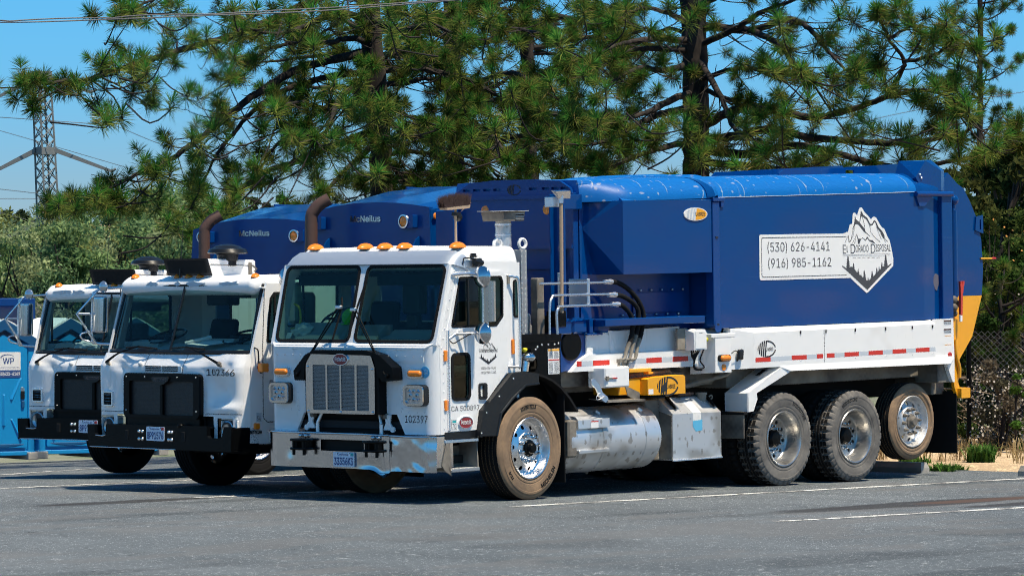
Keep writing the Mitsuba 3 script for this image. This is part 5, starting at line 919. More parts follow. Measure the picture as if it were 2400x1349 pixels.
# wheels stand on the ground: in the truck's frame they follow the tilt
TW = np.eye(4)
for s in (True, False):
    sg_ = -1.235
    wheel(A, TW, 1.469, sg_ if s else -sg_, 0.538, 'steer', near=True if s else False, yaw=0.06, tyre='tan_tyre', label='front wheel with dusty tan tyre and polished ten-hole rim' if s else None, a0=0.25) if True else None
    for k, x in enumerate((5.742, 7.062)):
        wheel(A, TW, x, sg_ if s else -sg_, 0.525, 'drive', near=s, tyre='grey_tyre', label=('foremost rear wheel with deep polished rim', 'second rear wheel with deep polished rim')[k] if s else None, a0=0.2 + k)
        wheel(A, TW, x, (sg_ + 0.33) if s else -(sg_ + 0.33), 0.525, 'drive', near=s, tyre='rubber', detail=False)
    wheel(A, TW, 8.262, -1.17 if s else 1.17, 0.664, 'tag', near=s, tyre='tan_tyre', label='lifted last wheel clear of the ground' if s else None, a0=0.1)

# ---------------------------------------------------------------- tools hung on the truck
sc = Thing('scraper', 'long wooden-handled scraper with steel blade clipped upright to the blue post', 'tool', TA)
sc.add('handle', rod((2.09, -1.16, 1.93), (2.105, -1.16, 3.16), 0.021, n=12), 'old_wood')
sc.add('blade', cat(hull([(1.99, -1.20, 3.205), (2.215, -1.20, 3.21), (1.99, -1.12, 3.215), (2.215, -1.12, 3.22), (2.05, -1.175, 3.13), (2.235, -1.175, 3.13), (2.06, -1.15, 3.13), (2.23, -1.15, 3.13)])), 'brushed_steel', False)
sc.add('socket', rod((2.103, -1.16, 3.08), (2.106, -1.16, 3.19), 0.028, n=12), 'brushed_steel')
br = Thing('push_broom', 'broom with dark bristles standing head-up behind the cab roof', 'broom', TA)
by = -0.6
br.add('handle', rod((1.07, by, 2.60), (1.075, by, 3.05), 0.014), 'old_wood')
br.add('head', cat(hull([(0.88, by - 0.05, 3.045), (0.88, by + 0.05, 3.045), (1.25, by - 0.05, 3.075), (1.25, by + 0.05, 3.075), (0.89, by - 0.05, 3.02), (0.89, by + 0.05, 3.02), (1.24, by - 0.05, 3.04), (1.24, by + 0.05, 3.04)]), hull([(1.15, by - 0.03, 3.03), (1.18, by + 0.03, 3.0), (1.285, by - 0.03, 3.10), (1.29, by + 0.03, 3.06), (1.26, by, 3.11)])), 'old_wood', False)
rb = random.Random(4); bv, bf = [], []
for k in range(1500):
    x = rb.uniform(0.86, 1.25); y = by + rb.uniform(-0.055, 0.055); a = rb.uniform(-0.35, 0.35) + (1.05 - x) * -0.9; l = rb.uniform(0.12, 0.165) * (1 - 0.15 * abs(x - 1.05) / 0.2)
    p = np.array([x, y, 3.045 + 0.08 * (x - 0.88)]); q = p + [l * math.sin(a), rb.uniform(-0.03, 0.03), l * math.cos(a)]
    b = len(bv); bv += [p + [0.003, 0, 0], p - [0.003, 0, 0], q]; bf.append((b, b + 1, b + 2))
br.add('bristles', trimesh.Trimesh(np.array(bv), np.array(bf), process=False), 'bristles', False, kind='stuff')
br.add('holder', cat(cb(1.05, 1.10, by - 0.04, by + 0.04, 2.96, 3.0, 0.006), ball((1.13, by + 0.02, 2.95), 0.05)), 'black_plastic')
ht = Thing('hard_hat', 'bright green hard hat behind the nearest truck windscreen', 'hard hat', TA)
ht.add('shell', cat(ball((0.52, 0.40, 1.915), 0.115, (1.0, 0.72, 0.85), 3)), 'hi_vis', smooth=True); ht.add('brim', lathe([(0.06, 0.0), (0.105, -0.006), (0.102, -0.012), (0.06, -0.008)], 24, 'z', (0.50, 0.40, 1.855)), 'hi_vis', smooth=40)
rg = Thing('rag', 'crumpled pale rag lying on the nearest truck dashboard', 'rag', TA)
rm = trimesh.creation.icosphere(subdivisions=4, radius=1.0); rv = rm.vertices; nz = meshkit.fbm(rv * 2.1 + 3, 4, 2)
rm.vertices = rv * (0.45 + 1.0 * nz)[:, None] * [0.06, 0.15, 0.095] + [0.33, 0.94, 1.77]
rg.whole(rm, 'paper', smooth=40)
bk_ = Thing('notebook', 'small pale blue notebook on the nearest truck dashboard beside the rag', 'notebook', TA)
bk_.whole(hull([(0.24, 1.10, 1.70), (0.24, 1.03, 1.70), (0.27, 1.10, 1.76), (0.27, 1.03, 1.76), (0.25, 1.10, 1.695), (0.28, 1.03, 1.755)]), 'plate_white', False)
# ================================================================ the two older cab-over refuse trucks
def older_truck(T, label, drop, number, dented, plate):
    TD = T.copy(); TD[2, 3] -= drop
    Bt = Thing('garbage_truck', label, 'garbage truck', TD, 'garbage trucks parked in a row')
    HW = 1.20
    # nose: one pressed sheet, sloping top, rounded corners, dents
    def nose_x(y, z):
        slope = np.interp(z, [0.55, 1.30, 1.36, 1.50], [0.075, 0.05, 0.055, 0.135])
        c = np.clip((np.abs(y) - (HW - 0.16)) / 0.16, 0, 1)
        x = slope + 0.17 * (1 - np.sqrt(np.clip(1 - c ** 2, 0, 1)))
        bulge = 0.03 * np.exp(-((np.abs(y) - 0.72) / 0.10) ** 2) * np.clip((1.42 - z) / 0.1, 0, 1) * np.clip((z - 0.85) / 0.2, 0, 1)
        x = x + bulge
        x += 0.018 * np.exp(-(((y - 0.78) / 0.13) ** 2 + ((z - 1.36 + 0.25 * (0.78 - y)) / 0.05) ** 2))
        if dented:
            x += 0.085 * np.exp(-(((y + 0.90) / 0.17) ** 2 + ((z - 1.10) / 0.17) ** 2)) - 0.045 * np.exp(-(((y + 0.95) / 0.20) ** 2 + ((z - 0.92) / 0.055) ** 2)) - 0.03 * np.exp(-(((y + 0.70) / 0.05) ** 2 + ((z - 1.06) / 0.12) ** 2))
            x += 0.03 * np.exp(-(((y + 1.02) / 0.09) ** 2 + ((z - 1.36) / 0.05) ** 2)) + 0.014 * (meshkit.fbm(np.stack([y * 5, z * 5, y * 0], -1), 3, 7) - 0.5) * np.clip((-y - 0.6) / 0.2, 0, 1)
        return x
    th = np.concatenate([np.linspace(-HW, -HW + 0.16, 14), np.linspace(-HW + 0.17, HW - 0.17, 70), np.linspace(HW - 0.16, HW, 14)])
    zz = np.linspace(0.56, 1.50, 60); Y, Zg = np.meshgrid(th, zz, indexing='ij'); X = nose_x(Y, Zg); n1, n2 = Y.shape
    f = []
    for a in range(n1 - 1):
        for b in range(n2 - 1):
            yc, zc = th[a], zz[b]
            if abs(yc) < 0.80 and zc < 0.83: continue
            if 0.87 < abs(yc) < 1.10 and 0.575 < zc < 0.80: continue
            q = a * n2 + b; f += [(q, q + n2 + 1, q + n2), (q, q + 1, q + n2 + 1)]
    nose = trimesh.Trimesh(np.stack([X, Y, Zg], -1).reshape(-1, 3), np.array(f), process=False)
    nk = Bt.add('nose_panel', nose, 'white_paint', smooth=60, label='crumpled white nose panel' if dented else None)
    for ya, yb0 in ((-1.17, -0.66), (0.66, 1.18)): Bt.add('panel_seam', tube([(float(nose_x(np.array(y), np.array(0.86))) - 0.001, y, 0.86) for y in np.linspace(ya, yb0, 12)], 0.004, 5), 'grey_ink', parent=nk)
    for y in (0.345, -0.30): Bt.add('panel_seam', tube([(float(nose_x(np.array(y), np.array(z))) - 0.001, y, z) for z in np.linspace(1.29, 1.49, 8)], 0.003, 5), 'grey_ink', parent=nk)
    # cab shell
    side = PG([(0.22, 0.55), (0.24, 1.50), (0.46, 2.26), (1.62, 2.26), (1.62, 1.05), (1.25, 0.95), (1.05, 0.62), (0.9, 0.55)])
    dwin = PG([(0.45, 1.62), (0.50, 2.10), (0.56, 2.165), (1.12, 2.165), (1.16, 2.12), (1.16, 1.66), (1.12, 1.62)], 0.03)
    shell = []
    for s in (-1, 1): shell.append(xz(side.difference(dwin), *((-HW, -HW + 0.03) if s < 0 else (HW - 0.03, HW))))
    shell.append(yz(rect(-HW + 0.03, HW - 0.03, 0.9, 2.26).difference(rect(-0.95, -0.12, 1.65, 2.10, 0.06)).difference(rect(0.12, 0.95, 1.65, 2.10, 0.06)), 1.59, 1.62))
    Bt.add('cab', cat(*shell), 'white_paint', smooth=False)
    for s in (-1, 1):
        yy = s * (HW + 0.001)
        Bt.add('door_joint', cat(tube([(0.425, yy, 2.20), (0.40, yy, 1.60), (0.41, yy, 0.82), (0.47, yy, 0.775), (1.15, yy, 0.775)], 0.005, 5)), 'grey_ink')
        wk = Bt.add('side_window', xz(dwin, s * (HW - 0.012), s * (HW - 0.012) + 0.0005), 'glass', False)
        Bt.add('window_frame', cat(xz(dwin.difference(dwin.buffer(-0.03)), *((-HW - 0.006, -HW + 0.012) if s < 0 else (HW - 0.012, HW + 0.006))), cb(0.56, 0.585, s * HW - 0.01, s * HW + 0.01, 1.63, 2.16, 0.003)), 'rubber', parent=wk)
    for y in (-0.535, 0.535): Bt.add('rear_window', yz(rect(y - 0.415, y + 0.415, 1.65, 2.10, 0.06), 1.605, 1.6055), 'glass', False)
    roof = rounded([(0.50, s * 1.08, 2.25) for s in (-1, 1)] + [(1.55, s * 1.10, 2.25) for s in (-1, 1)] + [(0.42, s * 1.04, 2.22) for s in (-1, 1)] + [(1.0, s * 0.9, 2.27) for s in (-1, 1)], 0.09)
    rk = Bt.add('roof', roof, 'white_paint', smooth=40)
    rr = random.Random(3 if dented else 8)
    for y0, w in ([(0.55, 0.10), (-0.18, 0.15), (-0.75, 0.16), (0.12, 0.05)] if dented else [(0.80, 0.22), (0.55, 0.1)]):
        pts = [(y0 + w * math.cos(t) * rr.uniform(0.6, 1.2), 2.255 + 0.022 * math.sin(t) * rr.uniform(0.5, 1.5)) for t in np.linspace(0, 2 * math.pi, 15)[:-1]]
        Bt.add('bare_patch', yz(PG(pts).buffer(0), 0.325, 0.345), 'grey_ink' if False else 'grey_tape', False, parent=rk)
    Bt.add('drip_rail', cat(*[cb(0.40, 1.60, s * 1.17 - 0.025, s * 1.17 + 0.03, 2.20, 2.215, 0.004) for s in (-1, 1)]), 'white_paint', parent=rk)
    # wrap-round windscreen
    def wsx(y, t):
        c = np.clip((np.abs(y) - 0.95) / 0.22, 0, 1)
        return 0.135 + 0.215 * t + 0.035 * (y / 0.95) ** 2 * (np.abs(y) < 0.95) + np.where(np.abs(y) >= 0.95, 0.035 + 0.12 * c ** 2, 0)
    yb = np.linspace(-1.165, 1.165, 49); tb = np.linspace(0, 1, 13)
    Yb, Tb = np.meshgrid(yb, tb, indexing='ij'); Yb2 = Yb * (1 - 0.03 * Tb); Xb = wsx(Yb2, Tb); Zb = 1.525 + 0.70 * Tb
    n1, n2 = Yb.shape; i, j = np.meshgrid(np.arange(n1 - 1), np.arange(n2 - 1), indexing='ij'); q = i * n2 + j
    fw = np.vstack([np.stack([q, q + n2, q + n2 + 1], -1).reshape(-1, 3), np.stack([q, q + n2 + 1, q + 1], -1).reshape(-1, 3)])
    wv = np.stack([Xb, Yb2, Zb], -1)
    # two panes meeting at a centre bar
    for s in (1, -1):
        keep = np.array([t for t in fw if np.all(np.sign(Yb2.ravel()[t]) * s >= 0)])
        Bt.add('windscreen_pane', trimesh.Trimesh(wv.reshape(-1, 3), keep, process=True), 'glass', smooth=30)
    bot = [tuple(wv[k, 0] + [-0.006, 0, -0.012]) for k in range(n1)]; top = [tuple(wv[k, -1] + [-0.004, 0, 0.008]) for k in range(n1)]
    l_, r_ = [tuple(p + [0, 0.0, 0]) for p in wv[-1]], [tuple(p) for p in wv[0]]
    gk = Bt.add('windscreen_gasket', cat(tube(bot, 0.026, 8), tube(top, 0.020, 8), tube(l_, 0.022, 8), tube(r_, 0.030, 8), *[ball(p, 0.035) for p in (bot[0], bot[-1], top[0], top[-1])]), 'black_plastic', smooth=40)
    Bt.add('centre_bar', tube([tuple(wv[n1 // 2, k] + [-0.01, 0, 0]) for k in range(n2)], 0.014, 8), 'black_plastic', parent=gk)
    for s in (-1, 1):   # corner posts
        Bt.add('corner_post', hull([(0.30, s * 1.175, 1.48), (0.52, s * HW, 2.24), (0.42, s * HW, 1.48), (0.56, s * HW, 2.24), (0.30, s * 1.15, 1.48), (0.50, s * 1.13, 2.24), (0.40, s * 1.16, 1.48)]), 'white_paint', smooth=False)
    # grille
    gp = rect(-0.63, 0.63, 0.80, 1.285, 0.06)
    gs = [rect(-0.535, 0.535, 0.835, 1.20, 0.02)]
    gk = Bt.add('grille_frame', cat(yz(gp.difference(gs[0]), -0.005, 0.06), yz(rect(-0.02, 0.02, 0.835, 1.2), 0.0, 0.03), yz(rect(-0.60, 0.60, 0.72, 0.80), 0.03, 0.1)), 'black_paint')
    Bt.add('screen', yz(gs[0].buffer(0.004), 0.028, 0.034), 'mesh_black', False, parent=gk)
    Bt.add('radiator', cb(0.09, 0.13, -0.6, 0.6, 0.72, 1.25, 0.004), 'grimy_shade', parent=gk)
    em = PG([(-0.13, 1.205), (-0.15, 1.235), (-0.12, 1.25), (0.12, 1.25), (0.15, 1.235), (0.13, 1.205), (0.07, 1.17), (0, 1.155), (-0.07, 1.17)])
    ek = Bt.add('maker_emblem', yz(em, -0.022, -0.005), 'black_plastic', False, parent=gk); Bt.add('lettering', front_text('AUTOCAR', 0.105, 1.198, -0.022, 0.034, 0.21, 0.004, True), 'grey_ink', False, parent=ek) if False else Bt.add('emblem_lettering', front_text('AUTOCAR', 0.105, 1.198, -0.022, 0.034, 0.21, 0.004, True), 'grey_ink', False, parent=gk)
    for y, z in ((0.58, 1.245), (0.27, 1.245), (-0.27, 1.245), (-0.58, 1.245), (0.585, 0.88), (-0.585, 0.88)): Bt.add('bolt', ball((-0.006, y, z), 0.009, sub=1), 'brushed_steel', parent=gk)
    hatch = Bt.add('hatch', yz(rect(-0.295, 0.34, 1.292, 1.362, 0.01), 0.036, 0.046), 'white_paint', False)
    for z in (1.315, 1.338, 1.359):
        for y in (0.175, -0.105): Bt.add('louvre_slot', yz(rect(y - 0.13, y + 0.13, z - 0.008, z + 0.006, 0.005), 0.030, 0.037), 'ink', False, parent=hatch)
    Bt.add('hatch_knob', ball((0.055, 0.41, 1.385), 0.03), 'white_paint', smooth=True)
    vk = Bt.add('side_vent', yz(rect(0.87, 1.03, 0.915, 1.075, 0.012).difference(rect(0.885, 1.015, 0.93, 1.06)), 0.03, 0.06), 'polished')
    Bt.add('vent_back', yz(rect(0.88, 1.02, 0.92, 1.07), 0.05, 0.056), 'grimy_shade', False, parent=vk)
    for k in range(8): Bt.add('slat', hull([(0.035, 0.885, 0.94 + 0.015 * k), (0.035, 1.015, 0.94 + 0.015 * k + 0.003 * math.sin(9 * k)), (0.05, 0.885, 0.947 + 0.015 * k), (0.05, 1.015, 0.947 + 0.015 * k), (0.036, 0.95, 0.941 + 0.015 * k)]), 'polished', False, parent=vk)
    # head lamps sunk in the corners
    for s in (1, -1):
        hk = Bt.add('headlight', lathe([(0.0, 0.0), (0.06, -0.006), (0.085, -0.02), (0.09, -0.03), (0.09, 0.05)], 28, 'x', (0.115, s * 0.99, 0.69)), 'lens_clear', smooth=35)
        Bt.add('bezel', lathe([(0.088, -0.035), (0.098, -0.03), (0.10, 0.03)], 28, 'x', (0.115, s * 0.99, 0.69)), 'chrome', parent=hk)
        Bt.add('socket', cat(cb(0.20, 0.24, s * 1.0 - 0.13, s * 1.0 + 0.13, 0.56, 0.82, 0.01), *[cb(0.09, 0.22, s * 1.0 + a - 0.005, s * 1.0 + a + 0.005, 0.58, 0.79, 0.003) for a in (-0.14, 0.115)], cb(0.09, 0.22, s * 1.0 - 0.14, s * 1.0 + 0.115, 0.80, 0.812, 0.003)), 'white_paint', parent=hk)
    # heavy black bumper with lamp notches
    bp = PG([(HW, 0.712), (1.075, 0.715), (1.07, 0.62), (1.05, 0.592), (0.92, 0.588), (0.885, 0.60), (0.875, 0.72), (-0.33, 0.728), (-0.81, 0.728), (-0.815, 0.63), (-0.84, 0.605), (-1.02, 0.605), (-1.06, 0.63), (-1.085, 0.73), (-HW - 0.01, 0.73), (-HW, 0.475), (HW - 0.02, 0.465)])
    bm = yz(bp, -0.05, 0.0); bv = bm.vertices
    bk = Bt.add('bumper', cat(bm, cb(0.0, 0.35, HW - 0.03, HW, 0.48, 0.71, 0.006), cb(0.0, 0.35, -HW, -HW + 0.03, 0.48, 0.72, 0.006), cb(-0.045, 0.12, -HW, HW, 0.462, 0.48, 0.004), cb(-0.045, 0.25, -0.80, 0.86, 0.70, 0.722, 0.004), ball((-0.03, -0.36, 0.725), 0.04, (1, 1, 0.7)) if dented else cb(-0.04, 0, -0.1, 0, 0.6, 0.61, 0.002)), 'black_paint', smooth=30, label='scraped black bumper' if dented else 'black bumper')
    Bt.add('worn_edge', cat(tube([(-0.052, 1.05, 0.595), (-0.052, 0.93, 0.590), (-0.052, 0.885, 0.60)], 0.006, 6), tube([(-0.052, HW - 0.05, 0.468), (-0.052, -0.3, 0.468)], 0.005, 6)), 'brushed_steel', parent=bk)
    for y in (0.30, 0.245, -0.195, -0.245):
        for z in (0.655, 0.572): Bt.add('bolt', ball((-0.055, y, z), 0.021), 'polished', smooth=True, parent=bk)
    for y in (0.52, -0.43): Bt.add('tow_slot', cb(-0.056, -0.04, y - 0.03, y + 0.03, 0.555, 0.66, 0.004), 'grimy_shade', parent=bk)
    licence_plate(Bt, 0.03, 0.632, -0.055, plate, 'California', 'red_plastic')
    # lamps and letters on the near side
    for s in (-1, 1):
        sk = Bt.add('turn_signal', rounded([(0.30, s * 1.26, 1.325), (0.38, s * 1.26, 1.325), (0.30, s * 1.26, 1.39), (0.38, s * 1.26, 1.39), (0.30, s * 1.31, 1.325), (0.30, s * 1.31, 1.39), (0.38, s * 1.30, 1.39), (0.38, s * 1.3, 1.325)], 0.015), 'amber' if s < 0 else 'red_plastic', smooth=40)
        Bt.add('stalk', cat(rod((0.34, s * 1.19, 1.36), (0.34, s * 1.27, 1.36), 0.02), tube([(0.28, s * 1.20, 1.57), (0.30, s * 1.24, 1.54), (0.31, s * 1.24, 1.42), (0.36, s * 1.21, 1.30), (0.42, s * 1.2, 1.34)], 0.008, 6, 4)), 'black_plastic', parent=sk)
    Bt.add('side_marker', cb(0.27, 0.345, -HW - 0.025, -HW, 0.70, 0.765, 0.006), 'amber')
    Bt.add('maker_name', side_text('AUTOCAR', 0.215, 0.652, -HW - 0.001, 0.034, 0.17, 0.006, True), 'ink', False)
    Bt.add('side_sticker', xz(rect(0.31, 0.385, 0.78, 0.875), -HW - 0.002, -HW), 'grey_tape', False); Bt.add('sticker_number', side_text('54', 0.322, 0.79, -HW - 0.002, 0.05, 0.05, 0.001), 'ink', False)
    Bt.add('company_name', side_text('EL DORADO DISPOSAL', 0.50, 1.17, -HW - 0.001, 0.05, 0.6, 0.0012, True), 'ink', False)
    if number: 
        m = front_text(number, -0.67, 1.268, 0, 0.070, 0.455, 0.002); v = m.vertices; v[:, 0] = nose_x(v[:, 1], v[:, 2]) - 0.009 + v[:, 0]; Bt.add('fleet_number', m, 'ink', False)
    Bt.add('cab_skirt', cat(cb(0.20, 1.0, -HW + 0.002, -HW + 0.03, 0.54, 0.60, 0.004), cb(0.20, 1.0, HW - 0.03, HW - 0.002, 0.54, 0.60, 0.004)), 'white_paint')
    # mirrors on tube frames
    for s in (1,):
        mk = Bt.add('mirror_frame', cat(tube([(0.40, s * 1.12, 2.22), (0.26, s * 1.32, 2.20), (0.20, s * 1.37, 2.17), (0.18, s * 1.39, 2.10), (0.18, s * 1.40, 1.65), (0.22, s * 1.36, 1.60), (0.30, s * 1.22, 1.59)], 0.014, 8, 4), tube([(0.22, s * 1.36, 2.18), (0.0, s * 1.45, 1.925), (0.20, s * 1.36, 1.60)], 0.014, 8), rod((0.0, s * 1.45, 1.925), (0.19, s * 1.40, 1.925), 0.012), tube([(0.16, s * 1.42, 1.73), (0.05, s * 1.44, 1.70), (0.08, s * 1.43, 1.64), (0.20, s * 1.38, 1.61)], 0.010, 8, 4)), 'polished', smooth=40)
        Bt.add('mirror', lathe([(0.0, 0.0), (0.06, 0.0), (0.082, 0.012), (0.085, 0.03), (0.085, 0.375), (0.082, 0.393), (0.06, 0.405), (0.0, 0.405)], 32, 'z', (0.235, s * 1.32, 1.715)), 'chrome', smooth=35)
        Bt.add('convex_mirror', lathe([(0.0, -0.03), (0.04, -0.025), (0.06, -0.01), (0.065, 0.0), (0.065, 0.01), (0.0, 0.012)], 28, 'x', (0.24, s * 1.28, 2.225)), 'lens_clear', smooth=35)
    # wipers
    for y0, yb_, ym in ((0.965, 0.46, 0.46), (-0.90, -0.33, -0.33)):
        wk = Bt.add('wiper', cat(tube([(0.12, yb_ + 0.28, 1.555), (0.085, yb_, 1.568), (0.12, yb_ - 0.25, 1.548)], 0.010, 6, 4)), 'rubber')
        Bt.add('arm', tube([(0.03, y0, 1.40), (0.02, y0 + (ym - y0) * 0.45, 1.50), (0.075, ym, 1.575)], [0.016, 0.010, 0.008], 8, 3), 'black_paint', parent=wk)
        Bt.add('pivot', cat(ball((0.045, y0, 1.395), 0.028), ball((0.05, y0 - 0.02, 1.375), 0.015)), 'grimy_metal', parent=wk)
        Bt.add('cowl_blister', ball((0.165, yb_ + 0.02, 1.525), 0.12, (0.35, 1.1, 0.35)), 'black_plastic', smooth=True)
    # roof gear
    ac = Bt.add('roof_unit', hull([(0.47, y, 2.33) for y in (-0.30, 0.38)] + [(0.40, y, 2.515) for y in (-0.30, 0.38)] + [(1.09, y, z) for y in (-0.30, 0.38) for z in (2.33, 2.50)] + [(1.07, -0.29, 2.52), (1.07, 0.37, 2.52), (0.42, -0.29, 2.525), (0.42, 0.37, 2.525)]), 'white_paint', smooth=False, label='white box on the cab roof')
    gx = lambda z: 0.47 - (z - 2.33) * 0.07 / 0.185
    rim_ = [(gx(2.345) - 0.004, 0.40), (gx(2.345) - 0.004, -0.32)]
    Bt.add('intake_grille', hull([(gx(z) - o, y, z) for z in (2.345, 2.53) for y in (-0.315, 0.395) for o in (0.004, 0.035)]), 'black_plastic', False, parent=ac)
    Bt.add('grille_recess', hull([(gx(z) - o, y, z) for z in (2.37, 2.505) for y in (-0.27, 0.35) for o in (0.034, 0.038)]), 'grimy_shade', False, parent=ac)
    Bt.add('lid_seam', tube([(0.44, -0.302, 2.465), (1.08, -0.302, 2.455)], 0.004, 5), 'grimy_metal', parent=ac); Bt.add('latch', cat(cb(0.99, 1.03, -0.32, -0.30, 2.36, 2.49, 0.004), tube([(1.03, -0.32, 2.46), (1.07, -0.35, 2.42), (1.05, -0.33, 2.39)], 0.01, 6)), 'grimy_metal', parent=ac)
    Bt.add('intake_cap', lathe([(0.0, 0.125), (0.075, 0.12), (0.14, 0.10), (0.155, 0.085), (0.20, 0.07), (0.222, 0.03), (0.216, 0.022), (0.17, 0.035), (0.12, 0.01), (0.11, -0.06)], 48, 'z', (0.76, -0.22, 2.565)), 'black_plastic', smooth=35, label='black mushroom air intake cap'); Bt.add('intake_neck', rod((0.76, -0.22, 2.45), (0.76, -0.22, 2.58), 0.10, n=24), 'black_plastic')
    for y in (0.97, 0.24, 0.06, -0.13, -1.03): marker(Bt, 0.45, y, 2.318, 0.085, sx=0.9)
    Bt.add('antenna', cat(rod((0.40, 0.16, 2.32), (0.42, 0.12, 2.95), 0.006, 0.002, n=6), rod((0.40, 0.16, 2.32), (0.402, 0.155, 2.42), 0.01)), 'black_plastic')
    # interior
    Bt.add('dashboard', cat(hull([(0.24, -1.1, 1.50), (0.24, 1.1, 1.50), (0.55, -1.12, 1.60), (0.55, 1.12, 1.60), (0.62, -1.12, 1.3), (0.62, 1.12, 1.3), (0.30, -1.1, 1.3), (0.30, 1.1, 1.3)]), hull([(0.50, y, z) for y in (-0.62, -0.20) for z in (1.5, 1.66)] + [(0.62, y, z) for y in (-0.62, -0.20) for z in (1.5, 1.66)]), hull([(0.42, y, z) for y in (0.55, 1.0) for z in (1.5, 1.62)] + [(0.58, y, z) for y in (0.55, 1.0) for z in (1.5, 1.64)])), 'dash_grey', False)
    for yc in (0.62, -0.62):
        st = lathe([(0.215, 0.013), (0.228, 0.0), (0.215, -0.013), (0.202, 0.0), (0.215, 0.013)], 32); a_ = 0.35
        st.vertices = st.vertices @ np.array([[math.cos(a_), 0, -math.sin(a_)], [0, 1, 0], [math.sin(a_), 0, math.cos(a_)]]).T + [0.62, yc, 1.68]
        Bt.add('steering_wheel', cat(st, rod((0.62, yc, 1.68), (0.55, yc, 1.5), 0.03), rod((0.62, yc - 0.2, 1.68), (0.62, yc + 0.2, 1.68), 0.012)), 'black_plastic', smooth=40)
        Bt.add('seat', cat(rounded([(0.95, yc - 0.2, 1.25), (0.95, yc + 0.2, 1.25), (1.35, yc - 0.2, 1.25), (1.35, yc + 0.2, 1.25)], 0.06), rounded([(1.36, yc - 0.19, 1.3), (1.36, yc + 0.19, 1.3), (1.46, yc - 0.16, 1.82), (1.46, yc + 0.16, 1.82)], 0.05)), 'interior_dark', smooth=40)
    Bt.add('cab_floor', cat(cb(0.25, 1.6, -1.16, 1.16, 0.82, 0.9, 0.004), cb(0.7, 1.58, -0.35, 0.35, 0.9, 1.5, 0.04), cb(0.48, 1.58, -1.12, 1.12, 2.16, 2.2, 0.004)), 'interior_dark')
    Bt.add('inner_post', cat(*[hull([(0.30, s * 1.13, 1.55), (0.42, s * 1.14, 1.55), (0.46, s * 1.10, 2.18), (0.56, s * 1.12, 2.18), (0.30, s * 1.10, 1.55), (0.46, s * 1.07, 2.18)]) for s in (-1, 1)]), 'dash_grey', False)
    Bt.add('roof_console', cat(cb(0.55, 0.75, -0.45, -0.10, 2.02, 2.17, 0.02), cb(0.55, 0.62, -0.78, -0.5, 2.10, 2.17, 0.01)), 'interior_dark')
    # chassis, axle, exhaust
    Bt.add('chassis', cat(cb(0.3, 9.5, -0.45, -0.37, 0.70, 0.98, 0.006), cb(0.3, 9.5, 0.37, 0.45, 0.70, 0.98, 0.006), cb(0.15, 1.6, -0.8, 0.8, 0.50, 0.85, 0.02), cb(0.8, 2.6, -0.5, 0.5, 0.40, 0.9, 0.05), cb(1.6, 2.9, -1.0, 1.0, 0.85, 1.7, 0.02)), 'grimy_shade')
    Bt.add('front_axle', rod((1.69, -0.95, 0.52), (1.69, 0.95, 0.52), 0.08), 'grimy_shade')
    Bt.add('exhaust_stack', cat(rod((2.70, 0.55, 1.6), (2.70, 0.55, 2.72), 0.075, n=20), tube([(2.70, 0.55, 2.72), (2.70, 0.55, 3.02), (2.715, 0.53, 3.09), (2.76, 0.48, 3.17), (2.84, 0.40, 3.235)], 0.072, 20, 5)), 'rust_brown', smooth=40, label='rust brown exhaust stack bent at the top')
    # body: arched bulkhead and the hopper behind it
    arch = PG([(1.06, 1.3), (1.06, 2.66), (1.03, 3.06), (0.78, 3.118), (0.50, 3.160), (0.20, 3.186), (-0.20, 3.190), (-0.50, 3.178), (-0.80, 3.150), (-1.03, 3.122), (-1.06, 2.66), (-1.06, 1.3)])
    bh = Bt.add('bulkhead', yz(arch, 3.04, 3.10), 'navy_paint', smooth=False)
    Bt.add('maker_name', front_text('McNeilus', 0.25, 2.972, 3.039, 0.068, 0.50, 0.012, True), 'chrome', False, parent=bh)
    for y in (0.80, -0.72):
        k = Bt.add('lamp_housing', yz(rect(y - 0.13, y + 0.13, 2.89, 3.035, 0.01).difference(sg.box(-9, -9, -8, -8)), 2.96, 3.04), 'navy_paint', parent=bh)
        Bt.add('ring', lathe([(0.062, -0.02), (0.078, -0.018), (0.082, 0.0)], 28, 'x', (2.96, y + 0.01, 2.964)), 'polished', parent=bh); Bt.add('warning_lamp', lathe([(0.0, -0.018), (0.045, -0.016), (0.062, -0.006), (0.064, 0.0)], 28, 'x', (2.958, y + 0.01, 2.964)), 'amber', smooth=40, parent=bh)
    for y in (0.60, -0.88): Bt.add('rib', xz(PG([(2.86, 2.62), (3.04, 2.62), (3.04, 2.80), (2.98, 2.76), (2.93, 2.68)]), y - 0.01, y + 0.01), 'blue_paint', False, parent=bh)
    s_front = [(-1.06, 2.66), (-1.04, 3.10), (-0.80, 3.150), (-0.20, 3.190), (0.20, 3.186), (0.78, 3.118), (1.04, 3.05), (1.06, 2.66)]
    s_back = [(-1.24, 2.66), (-1.22, 3.16), (-0.95, 3.36), (-0.3, 3.40), (0.3, 3.40), (0.95, 3.36), (1.22, 3.16), (1.24, 2.66)]
    mids = [(x, [tuple((1 - t) * np.array(a) + t * np.array(b)) for a, b in zip(s_front, s_back)]) for x, t in ((3.05, 0.0), (3.5, 0.35), (4.3, 1.0), (9.0, 1.0))]
    Bt.add('body', cat(loft(mids), cb(3.6, 9.0, -1.22, 1.22, 1.2, 2.67, 0.01), cb(3.10, 3.6, -0.9, 0.9, 1.2, 2.67, 0.01)), 'blue_paint', smooth=False)
    Bt.add('side_lamp', lathe([(0, 0.015), (0.03, 0.012), (0.038, 0.0)], 20, 'y', (3.10, -1.075, 3.02)), 'amber', smooth=40)
    Bt.add('roof_rail', cb(4.6, 9.2, 0.95, 0.98, 3.30, 3.42, 0.004), 'navy_paint')
